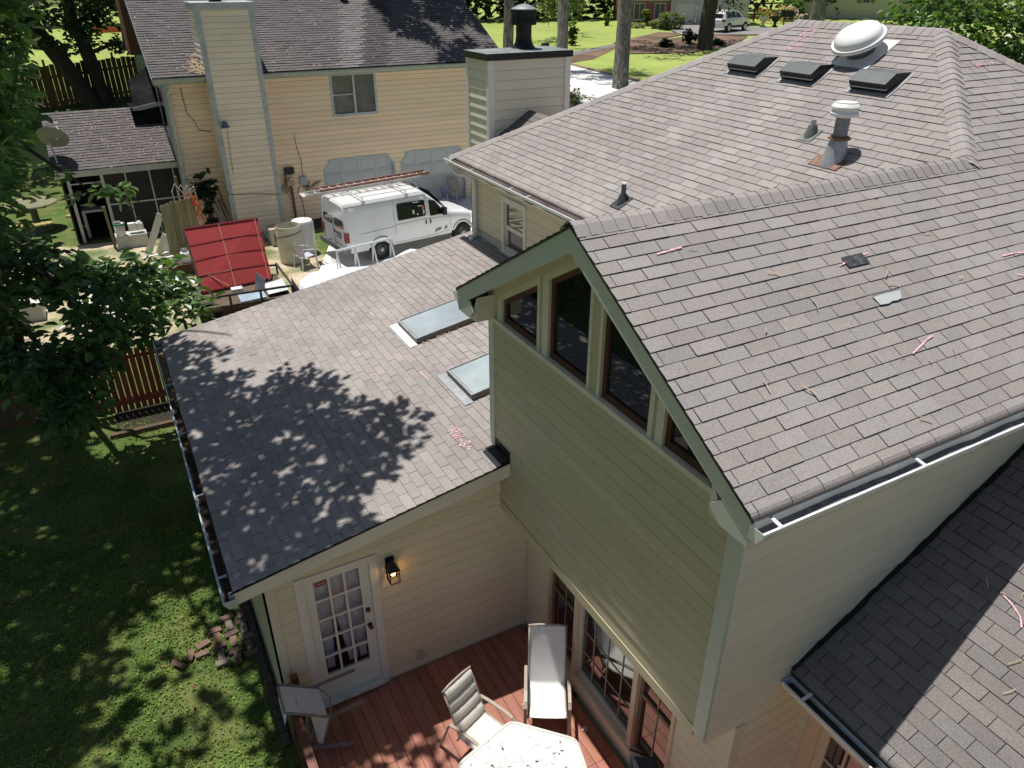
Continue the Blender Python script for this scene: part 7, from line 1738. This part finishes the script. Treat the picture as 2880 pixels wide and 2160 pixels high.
while i < 60:
    x = R.uniform(7, 11.6); y = R.uniform(25, 30.5)
    if not inpoly(x, y, npoly) or noise.noise((x * .9, y * .9, 3)) > .22: continue
    i += 1; z = R.uniform(11.5, 15); h = z - zr_(y); roofsh.append((x + SX * h, y + SY * h, z, R.uniform(.28, .5), 30, .42))
pine('pine_tree', 'leftmost tall pine trunk, directly behind the black chimney flue', 15.2, 32.3, .29, 17, 46, roofsh)
pine('pine_tree', 'second pine trunk, rising behind the right part of the chimney cap', 22.3, 38.6, .36, 19, 50, [(29, 52, 12, 3, 60), (31, 57, 12, 3, 60)])
pine('pine_tree', 'thick pine trunk standing at the kerb between chimney and roof slope', 21.5, 31.3, .405, 20, 22, [(31.5, 55.5, 6.3, 1.5, 60, .7), (33.5, 57.5, 6.0, 1.4, 60, .7), (35, 58, 6.9, 1.5, 60, .7), (37.2, 60.5, 5.6, 1.0, 36, .6), (30.5, 55, 7.6, 1.4, 50, .7)])
pine('pine_tree', 'pine trunk in front of the tan house above the roof ridge', 43.0, 38.0, .53, 20, 30)
# broadleaf trunk by the white car
T = thing('yard_tree', 'dark rough-barked tree in the mulch bed beside the white car', 'tree', (38.3, 43.9, 3.2))
mb = MB(); limb(mb, [(38.2, 43.8, 3.0), (38.35, 44.0, 4.6), (38.5, 44.1, 6.0), (38.7, 44.2, 9), (39, 44.5, 12)], .62, .42, 14); limb(mb, [(38.5, 44.1, 6), (39.6, 44.2, 7.0), (40.8, 44.6, 6.9), (41.5, 44.6, 6.2)], .12, .03, 6); mb.build('trunk', BARK, T)
mb = MB()
for c in ((40.6, 44.3, 6.6), (41.4, 44.4, 6.2), (39.8, 44.1, 7.1), (40.9, 44.4, 7.4), (39.5, 43.8, 6.0), (41.9, 44.6, 7.0)): cluster(mb, c, .6, 40, .3, .12, 1.1, .6, .5)
for i in range(120): cluster(mb, (38.5 + R.gauss(0, 3.2), 46 + R.gauss(0, 2.8), R.uniform(9.5, 14)), R.uniform(.7, 1.2), 24, .36, .24, .9, .6)
mb.build('crown', leafmat('yard_leaf', (.05, .095, .026)), T)
# ------------------------------------------------------------------ trees behind the roof at the right
RT = leafmat('glossy_leaf', (.062, .115, .026), rough=.36, trans=.3, spec=.55)
def bushtree(name, lab, x, y, crown, base, seed, dens, cat='tree'):
    T = thing(name, lab, cat, (x, y, terr(x, y)))
    mb = MB(); z = terr(x, y); limb(mb, [(x, y, z - .2), (x + .1, y, z + 2), (x, y + .1, z + 4), (x + .2, y, z + 6.5)], .2, .08, 8)
    for i in range(6): a = R.uniform(0, 6.28); limb(mb, [(x, y, z + 2 + i * .5), (x + 1.0 * math.cos(a), y + 1.0 * math.sin(a), z + 3.4 + i * .5), (x + 1.9 * math.cos(a), y + 1.9 * math.sin(a), z + 4.2 + i * .6)], .06, .015, 5)
    mb.build('trunk', BARK, T)
    mb = MB()
    for (cx, cy, cz, rx, rz, n) in crown:
        for i in range(n):
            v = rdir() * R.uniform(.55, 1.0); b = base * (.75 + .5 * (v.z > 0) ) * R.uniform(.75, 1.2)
            cluster(mb, (cx + v.x * rx, cy + v.y * rx, cz + v.z * rz), R.uniform(.35, .7), dens, .21, .125, b, .75, .35, hue=.25)
    mb.build('crown', RT, T)
bushtree('leafy_tree', 'bright yellow-green leafy tree just behind the roof ridge', 18.2, 11.6, [(18.0, 11.6, 6.2, 1.6, 2.4, 80), (17.1, 10.9, 5.6, 1.0, 1.5, 34), (19.6, 12.0, 6.5, 1.8, 2.5, 70)], 1.35, 1, 30)
bushtree('leafy_tree', 'darker dense tree at the far right edge behind the sloping hip', 21.5, 9.6, [(21.0, 10.2, 5.6, 2.3, 3.6, 90), (24.0, 9.0, 5.5, 2.4, 4.0, 90), (23.5, 11.5, 7.5, 2.3, 2.5, 60), (19.8, 9.6, 3.0, 1.6, 2.0, 40), (26, 11, 6, 2, 4, 50)], .95, 2, 34)
# ------------------------------------------------------------------ far woods
WL = leafmat('woods_leaf', (.030, .058, .020), rough=.6, trans=.2, spec=.2)
mb = MB()
def wood(x0_, y0_, x1_, y1_, n, hmin, hmax, s=.75, b=1.0):
    for i in range(n):
        t = R.random(); x = x0_ + (x1_ - x0_) * t + R.gauss(0, 1.2); y = y0_ + (y1_ - y0_) * t + abs(R.gauss(0, 3)); z = terr(x, y) + R.uniform(hmin, hmax)
        cluster(mb, (x, y, z), R.uniform(.9, 1.7), 13, s, s * .7, b * R.uniform(.5, 1.5) * (1.3 if R.random() < .12 else 1), .9, .2)
wood(8, 84, 36, 77, 330, .0, 9); wood(36, 77, 52, 73, 190, .0, 8); wood(-32, 100, 8, 86, 330, .2, 11); wood(62, 72, 90, 50, 300, 2.0, 10); wood(52, 86, 80, 76, 200, .5, 10); wood(-60, 80, -30, 100, 120, .5, 11)
for k in range(14):
    x = R.uniform(4, 50); y = 84 - (x - 8) * .23 + R.uniform(0, 5); mb.tube([(x, y, terr(x, y)), (x, y, 13)], R.uniform(.15, .3), 6, 0, (.5, .35, .5))
tag(mb.build('woods', WL), kind='stuff')
tag(mb and None or bpy.data.objects['woods'], 'dark far woods behind the lawns')
mb = MB()
for i in range(26): x = R.uniform(-9.5, -7.2); cluster(mb, (x + R.uniform(-2, 0), R.uniform(45, 60), terr(x, 50) + R.uniform(.5, 3.5)), .9, 26, .35, .24, 1.5, .8)
tag(mb.build('shrub_bank', ML), kind='stuff')
# ------------------------------------------------------------------ shrubs
def shrub(name, lab, x, y, w, h, n, L, base, mat, cat='shrub', boxy=False, cl=26, zoff=0):
    T = thing(name, lab, cat, (x, y, terr(x, y)))
    mb = MB(); z = terr(x, y) + zoff
    for i in range(n):
        if boxy:
            q = [R.uniform(-1, 1) for _ in range(3)]; m = max(range(3), key=lambda k: abs(q[k])); q[m] = math.copysign(R.uniform(.85, 1), q[m]); rr = (abs(q[0]) ** 4 + abs(q[1]) ** 4 + abs(q[2]) ** 4) ** .25; q = [k / rr * .95 for k in q]; v = V(q)
        else: v = rdir() * R.uniform(.3, 1)
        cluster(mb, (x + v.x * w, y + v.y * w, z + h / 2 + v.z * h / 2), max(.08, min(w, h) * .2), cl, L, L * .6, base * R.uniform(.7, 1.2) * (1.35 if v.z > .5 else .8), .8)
    mb.build('foliage', mat, T)
    mb = MB(); 
    for k in range(4): mb.tube([(x + R.uniform(-.1, .1), y, terr(x, y)), (x + R.uniform(-.3, .3) * w, y + R.uniform(-.2, .2) * w, z + h * .6)], .03, 5)
    mb.build('stem', BARK, T)
    return T
shrub('wall_shrub', 'tall dark green shrub against the peach wall left of the chimney', -.60, 24.9, .38, 2.9, 34, .17, .9, leafmat('dark_shrub_leaf', (.035, .075, .022)), cl=22)
BX = leafmat('box_leaf', (.075, .095, .04)); FL = leafmat('pale_shrub', (.16, .19, .09))
shrub('clipped_hedge', 'large clipped rounded box hedge beside the brick house garage', 47.6, 59.4, 1.0, 1.45, 90, .2, 1.9, BX, 'hedge', True)
shrub('flat_topped_shrub', 'small flat-topped yellow-green shrub below the brick house window', 48.1, 64.0, .42, 1.5, 30, .2, 1.6, leafmat('yellow_shrub', (.13, .15, .025)), zoff=.2)
shrub('flower_bush', 'pale flowering clump between flat-topped shrub and clipped hedge', 47.0, 61.2, .6, .8, 24, .18, 1.8, FL)
shrub('flower_bush', 'low whitish ground plants left of the pale flowering clump', 46.0, 62.6, .9, .5, 26, .16, 2.2, FL)
shrub('garden_plant', 'slender yellow-green plant right of the second pine', 31.2, 51.3, .22, 1.9, 16, .3, 1.4, leafmat('yucca_leaf', (.11, .16, .035)))
shrub('bed_shrub', 'dark green shrub in the mulch bed left of the rough-barked tree', 36.6, 46.4, .55, .75, 26, .2, .8, ML)
shrub('bed_shrub', 'taller dark green shrub touching the rough-barked tree', 40.0, 47.6, .55, 1.2, 28, .2, .8, ML)
shrub('bed_shrub', 'low dark shrub right of the rough-barked tree foot', 41.3, 46.0, .9, .5, 28, .2, .9, ML)
shrub('verge_flowers', 'small green and purple plants at the chimney foot by the pale drive', 18.0, 30.4, .9, .7, 30, .12, 1.2, FL)
shrub('verge_shrub', 'purple-leaved small bush above the plants by the pale drive', 18.2, 31.9, .4, .7, 14, .12, .8, leafmat('purple_leaf', (.08, .03, .05)))
shrub('corner_bush', 'bright green bush at the left corner of the tan house', 66.5, 62.2, 1.3, 3.0, 40, .35, 1.5, leafmat('lime_leaf', (.10, .17, .035)))
shrub('window_bush', 'bright green rounded bush left of the brick house windows', 45.0, 66.4, .35, 1.6, 18, .22, 1.5, MATS['lime_leaf'])
# ------------------------------------------------------------------ far houses
BRK = M('red_brick', (.30, .17, .12), rough=.9, var=.25, vs=1.5, fine=.5, fs=9)
GS = M('grey_clapboard', (.58, .56, .54), rough=.6, var=.06, vs=1, tint=True)
MAR = M('maroon_shutter', (.30, .08, .10), rough=.6)
B = thing('brick_house', 'brick and grey clapboard house with maroon shutters and a pale garage door', 'house', (50, 65, 3.6))
d_ = V((.88, -.47, 0)); nB_ = V((-.47, -.88, 0)); P0 = V((45, 67.6, 0))
Q = lambda u, z, o=0: P0 + d_ * u + nB_ * o + V((0, 0, z))
mb = MB(); mb.quad(Q(2.4, 3), Q(7.2, 3), Q(7.2, 9), Q(2.4, 9)); mb.quad(Q(2.4, 3), Q(2.4, 3, -9), Q(2.4, 9, -9), Q(2.4, 9)); mb.quad(Q(7.2, 3), Q(7.2, 3, -9), Q(7.2, 9, -9), Q(7.2, 9)); mb.build('wall', BRK, B)
mb = MB(); siding(mb, P0 + nB_ * .25, d_, nB_, [(7.25, 3), (15.1, 3), (15.1, 9), (7.25, 9)], e=.22, th=.03, holes=[(7.6, 9.8, 2, 5.68)]); mb.quad(Q(15.1, 3, .25), Q(15.1, 3, -9), Q(15.1, 9, -9), Q(15.1, 9, .25)); mb.build('wall', GS, B)
mb = MB(); mb.quad(Q(13.0, 3.5, .29), Q(15.1, 3.5, .29), Q(15.1, 9, .29), Q(13, 9, .29)); siding(mb, P0 + nB_ * .30, d_, nB_, [(13.0, 3), (15.1, 3), (15.1, 9), (13.0, 9)], e=.3, th=.03); mb.build('wall', M('khaki_clapboard', (.62, .60, .47), rough=.6, tint=True), B)
mb = MB(); mb.obox(Q(7.1, 3, .24), d_ * .2, nB_ * .08, V((0, 0, 6))); mb.obox(Q(2.4, 5.93, .0), d_ * 4.7, nB_ * .12, V((0, 0, .25))); mb.obox(Q(7.45, 3.6, .25), d_ * .15, nB_ * .06, V((0, 0, 2.2))); mb.obox(Q(9.8, 3.6, .25), d_ * .15, nB_ * .06, V((0, 0, 2.2))); mb.obox(Q(7.45, 5.68, .25), d_ * 2.5, nB_ * .06, V((0, 0, .15))); mb.build('trim', WPT, B)
mb = MB(); mb.quad(Q(7.6, 3.5, .12), Q(9.8, 3.5, .12), Q(9.8, 5.68, .12), Q(7.6, 5.68, .12))
for r in range(4):
    for c_ in range(4):
        u0_, v0_ = 7.6 + c_ * .55, 3.6 + r * .52
        mb.obox(Q(u0_ + .06, v0_ + .06, .12), d_ * .43, nB_ * .02, V((0, 0, .40)), 0, (.9, .9, .9))
mb.obox(Q(9.1, 4.0, .14), d_ * .35, nB_ * .02, V((0, 0, .1)), 1)
mb.build('garage_door', [M('pale_garage', (.72, .70, .68), rough=.5, tint=True), BLACK], B)
for u in (3.4, 5.5):
    mb = MB(); ring(mb, [Q(u - .04, 4.2), Q(u + 1.14, 4.2), Q(u + 1.14, 5.72), Q(u - .04, 5.72)], [Q(u + .04, 4.28), Q(u + 1.06, 4.28), Q(u + 1.06, 5.64), Q(u + .04, 5.64)], nB_, .0, .06); mb.obox(Q(u + .52, 4.28, .02), d_ * .06, nB_ * .03, V((0, 0, 1.36))); mb.obox(Q(u - .15, 4.1, 0), d_ * 1.4, nB_ * .12, V((0, 0, .10))); w = mb.build('window', WPT, B)
    mb = MB(); mb.quad(Q(u, 4.24, .015), Q(u + 1.1, 4.24, .015), Q(u + 1.1, 5.68, .015), Q(u, 5.68, .015)); mb.build('pane', M('far_pane', (.10, .12, .12), rough=.1, var=.3) if 'far_pane' not in MATS else MATS['far_pane'], w)
    for a in (u - .42, u + 1.16): mb = MB(); mb.obox(Q(a, 4.25, 0), d_ * .36, nB_ * .05, V((0, 0, 1.4))); mb.build('shutter', MAR, B)
mb = MB(); mb.quad(Q(2.0, 8.9, .6), Q(15.6, 8.9, .6), Q(15.6, 12, -5), Q(2.0, 12, -5)); mb.build('roof', NSH, B)
H2 = thing('tan_house', 'tan clapboard house with small high windows behind the roof ridge', 'house', (75, 61, 3.8))
dT = V((.72, -.69, 0)).normalized(); nT = V((-.69, -.72, 0)).normalized(); PT = V((70.85, 65.38, 0)); QT = lambda u, z, o=0: PT + dT * u + nT * o + V((0, 0, z))
mb = MB(); siding(mb, PT, dT, nT, [(0, 2.5), (20, 2.5), (20, 10), (0, 10)], e=.28, th=.04); mb.quad(QT(0, 2.5), QT(0, 2.5, -10), QT(0, 10, -10), QT(0, 10)); mb.build('wall', M('tan_clapboard', (.58, .54, .42), rough=.6, tint=True, var=.06), H2)
mb = MB(); mb.obox(QT(-.15, 2.5, .0), dT * .4, nT * .1, V((0, 0, 7.5))); mb.build('corner_board', WPT, H2)
for u in (.35, 2.66, 6.66):
    mb = MB(); ring(mb, [QT(u, 5.4), QT(u + .85, 5.4), QT(u + .85, 6.8), QT(u, 6.8)], [QT(u + .08, 5.48), QT(u + .77, 5.48), QT(u + .77, 6.72), QT(u + .08, 6.72)], nT, 0, .08); w = mb.build('window', WPT, H2)
    mb = MB(); mb.quad(QT(u + .04, 5.44, .05), QT(u + .8, 5.44, .05), QT(u + .8, 6.76, .05), QT(u + .04, 6.76, .05)); mb.build('pane', MATS['far_pane'], w)
    for a in (u - .5, u + .92): mb = MB(); mb.obox(QT(a, 5.45, .04), dT * .4, nT * .06, V((0, 0, 1.3))); mb.build('shutter', M('olive_shutter', (.20, .18, .05)) if 'olive_shutter' not in MATS else MATS['olive_shutter'], H2)
mb = MB(); mb.obox(QT(4.2, 3.6, .04), dT * 1.5, nT * .1, V((0, 0, .35))); mb.build('vent', WPT, H2)
mb = MB(); mb.quad(QT(-.8, 9.9, .8), QT(20.8, 9.9, .8), QT(20.8, 13, -5), QT(-.8, 13, -5)); mb.build('roof', NSH, H2)
# dark fence and garden pots between the houses
F = thing('dark_fence', 'dark rail fence between the clapboard garage and the tan house', 'fence', (64, 64, 3.7))
mb = MB()
for k in range(5):
    p = V((60.3 + 2.2 * k, 63.9 - .15 * k, 0)); p.z = terr(p.x, p.y); mb.box(p.x, p.x + .14, p.y, p.y + .14, p.z, p.z + 1.9)
for dz in (.75, 1.75): mb.bar((60.3, 63.9, terr(60, 64) + dz), (69.1, 63.3, terr(69, 63.3) + dz), .10, .14)
mb.build('rails', BLACK, F)
def urn(lab, x, y, mat, pm):
    T = thing('planter', lab, 'planter', (x, y, terr(x, y))); z = terr(x, y)
    mb = MB(); mb.lathe((x, y, z), [(.32, 0), (.30, .1), (.12, .2), (.12, .4), (.36, .62), (.50, .95), (.52, 1.0), (.45, 1.0), (0, .9)], 16); mb.build('urn', mat, T, smooth=True)
    mb = MB(); cluster(mb, (x, y, z + 1.25), .45, 70, .3, .16, 1.4); mb.build('plant', pm, T)
urn('pale stone urn with a yellow-green plant beyond the white car', 57.8, 57.6, M('pale_stone', (.5, .48, .44), var=.1), MATS['yellow_shrub'])
urn('black urn with small plant right of the pale urn', 58.9, 57.1, BLACK, ML)
T = thing('garden_bench', 'dark metal garden bench right of the black urn', 'seat', (60, 56.7, 3.6)); z = terr(60, 56.7)
mb = MB(); mb.tube([(59.8, 56.9, z), (60.0, 56.9, z + .9), (59.7, 56.9, z + 1.6)], .05, 5); mb.tube([(60.8, 56.5, z), (60.6, 56.5, z + .9), (61.4, 56.3, z + 2.0)], .05, 5); mb.box(59.8, 60.8, 56.5, 57.0, z + .75, z + .85); mb.build('frame', BLACK, T)
mb = MB(); mb.obox((59.6, 57, z + .9), (1.2, -.4, 0), (.1, .3, 0), (0, 0, .6)); mb.build('seat', BLACK, T)
for k, (x, y, lab) in enumerate(((61.3, 60.6, 'orange flowers before the dark rail fence'), (64.0, 60.5, 'white and pink flowers at the right end of the dark rail fence'))):
    T = thing('flower_bed', lab, 'flowers', (x, y, terr(x, y))); mb = MB()
    for i in range(14): cluster(mb, (x + R.gauss(0, .9), y + R.gauss(0, .4), terr(x, y) + R.uniform(.4, 1.5)), .3, 12, .25, .2, 1)
    mb.build('blossom', leafmat('blossom_%s' % ('orange' if k == 0 else 'pink'), (.5, .2, .1) if k == 0 else (.6, .45, .5)), T)
mb = MB(); z = terr(23.4, 42.4); mb.box(23.36, 23.44, 42.36, 42.44, z, z + 1.0); mb.lathe((23.2, 42.35, z + 1.12), [(.14, 0), (.14, .46)], 12, axis=(.95, .2, 0)); T = mb.build('mailbox', BLACK); tag(T, 'small black mailbox showing just over the chimney cap', 'mailbox')
# ------------------------------------------------------------------ white car beside the brick house
CAR = thing('parked_car', 'white compact SUV parked on the drive by the clapboard garage', 'car', (49.3, 54.55, 3.62), None, math.radians(17.4)); CAR.scale = (1.10,) * 3
CW = M('car_white', (.72, .74, .74), rough=.22, var=.02, coat=.6)
prof = [(-.80, .35), (-.86, .62), (-.84, .95), (-.74, 1.05), (-.66, 1.40), (-.50, 1.58), (.3, 1.68), (1.15, 1.66), (1.55, 1.50), (2.25, 1.06), (2.95, .98), (3.38, .84), (3.45, .6), (3.42, .35)]
def carsec(f_, z): return 
mb = MB(); nP = len(prof)
def cw(x, z): return .90 if z < 1.06 else .90 - (z - 1.06) * .30
vs = [(x, -cw(x, z) * (.97 if i in (0, nP - 1) else 1), z) for i, (x, z) in enumerate(prof)] + [(x, cw(x, z), z) for x, z in prof]
mb.add(vs, [(i, i + 1, nP + i + 1, nP + i) for i in range(nP - 1)] + [tuple(range(nP))[::-1], tuple(range(nP, 2 * nP)), (0, nP, 2 * nP - 1, nP - 1)])
mb.build('body', CW, CAR, local=True)
cs = lambda x, z: (x, -cw(x, z) - .008, z)
for pts in (((-.45, 1.10), (.15, 1.10), (.15, 1.54), (-.30, 1.50)), ((.22, 1.10), (.95, 1.10), (.90, 1.57), (.22, 1.55)), ((1.02, 1.10), (1.95, 1.08), (1.50, 1.42), (1.02, 1.54))):
    mb = MB(); mb.poly([cs(*p) for p in pts]); mb.build('side_window', TINT, CAR, local=True)
mb = MB(); mb.quad((1.60, -.72, 1.49), (1.60, .72, 1.49), (2.22, .82, 1.10), (2.22, -.82, 1.10)); o_ = mb.build('windscreen', TINT, CAR, local=True)
for v_ in o_.data.vertices: v_.co.z += .012; v_.co.x += .01
mb = MB(); mb.quad((-.748, -.62, 1.10), (-.748, .62, 1.10), (-.672, .58, 1.40), (-.672, -.58, 1.40)); mb.build('rear_window', TINT, CAR, local=True)
mb = MB(); mb.box(-.80, 3.40, -.905, -.88, .33, .52); mb.build('sill', BLACK, CAR, local=True)
for sy in (-1, 1):
    mb = MB(); mb.box(-.87, -.70, sy * .78 - .12, sy * .78 + .12, .82, 1.02); mb.build('tail_light', MATS['tail_red'], CAR, local=True)
    for wx in (0, 2.65):
        mb = MB(); mb.lathe((wx, sy * .915, .34), [(.2, 0), (.30, 0), (.345, -.03), (.345, -.18)], 22, axis=(0, sy, 0)); wl = mb.build('wheel', TYRE, CAR, local=True, smooth=True, autosmooth=40)
        mb = MB(); mb.lathe((wx, sy * .92, .34), [(.21, 0), (.18, -.03), (.06, -.01), (0, 0)], 18, axis=(0, sy, 0)); mb.build('rim', M('alloy', (.5, .5, .5), rough=.3, metal=.7, var=.2, vs=20) if 'alloy' not in MATS else MATS['alloy'], wl, local=True)
        if sy < 0:
            mb = MB(); pts = [(wx + .42 * math.cos(math.pi * k / 12), .36 + .40 * math.sin(math.pi * k / 12)) for k in range(13)]; mb.poly([(x, -.907, z) for x, z in pts]); mb.build('wheel_arch', BLACK, CAR, local=True)

# ------------------------------------------------------------------ camera, sun and sky
cam = bpy.data.cameras.new('camera'); co = bpy.data.objects.new('camera', cam); COL.objects.link(co)
co.location = (-3.506, -2.913, 8.336)
co.rotation_euler = (math.radians(90 - 28.986), math.radians(-.004), math.radians(61.609 - 90))
cam.sensor_width = 36; cam.lens = 2083.02 / 2880 * 36; cam.clip_start = .05; cam.clip_end = 3000
scene.camera = co
sd = V((.077, -.23, -1)).normalized()
sun = bpy.data.lights.new('sun', 'SUN'); so = bpy.data.objects.new('sun', sun); COL.objects.link(so)
sun.energy = 5.0; sun.angle = math.radians(.55); sun.color = (1, .965, .90)
so.rotation_euler = sd.to_track_quat('-Z', 'Y').to_euler(); so.location = (0, 0, 30)
w = bpy.data.worlds.new('World'); scene.world = w; w.use_nodes = True
nt = w.node_tree; bg = nt.nodes['Background']
sk_ = nt.nodes.new('ShaderNodeTexSky'); sk_.sky_type = 'NISHITA'; sk_.sun_disc = False
sk_.sun_elevation = math.asin(-sd.z); sk_.sun_rotation = math.atan2(-sd.x, -sd.y)
sk_.air_density = 1.0; sk_.dust_density = 1.2; sk_.ozone_density = 1.0
nt.links.new(sk_.outputs[0], bg.inputs['Color']); bg.inputs['Strength'].default_value = .062
scene.view_settings.view_transform = 'Standard'; scene.view_settings.look = 'None'; scene.view_settings.exposure = 0; scene.view_settings.gamma = 1
scene.cycles.max_bounces = 6; scene.cycles.diffuse_bounces = 3; scene.cycles.glossy_bounces = 3; scene.cycles.transparent_max_bounces = 12
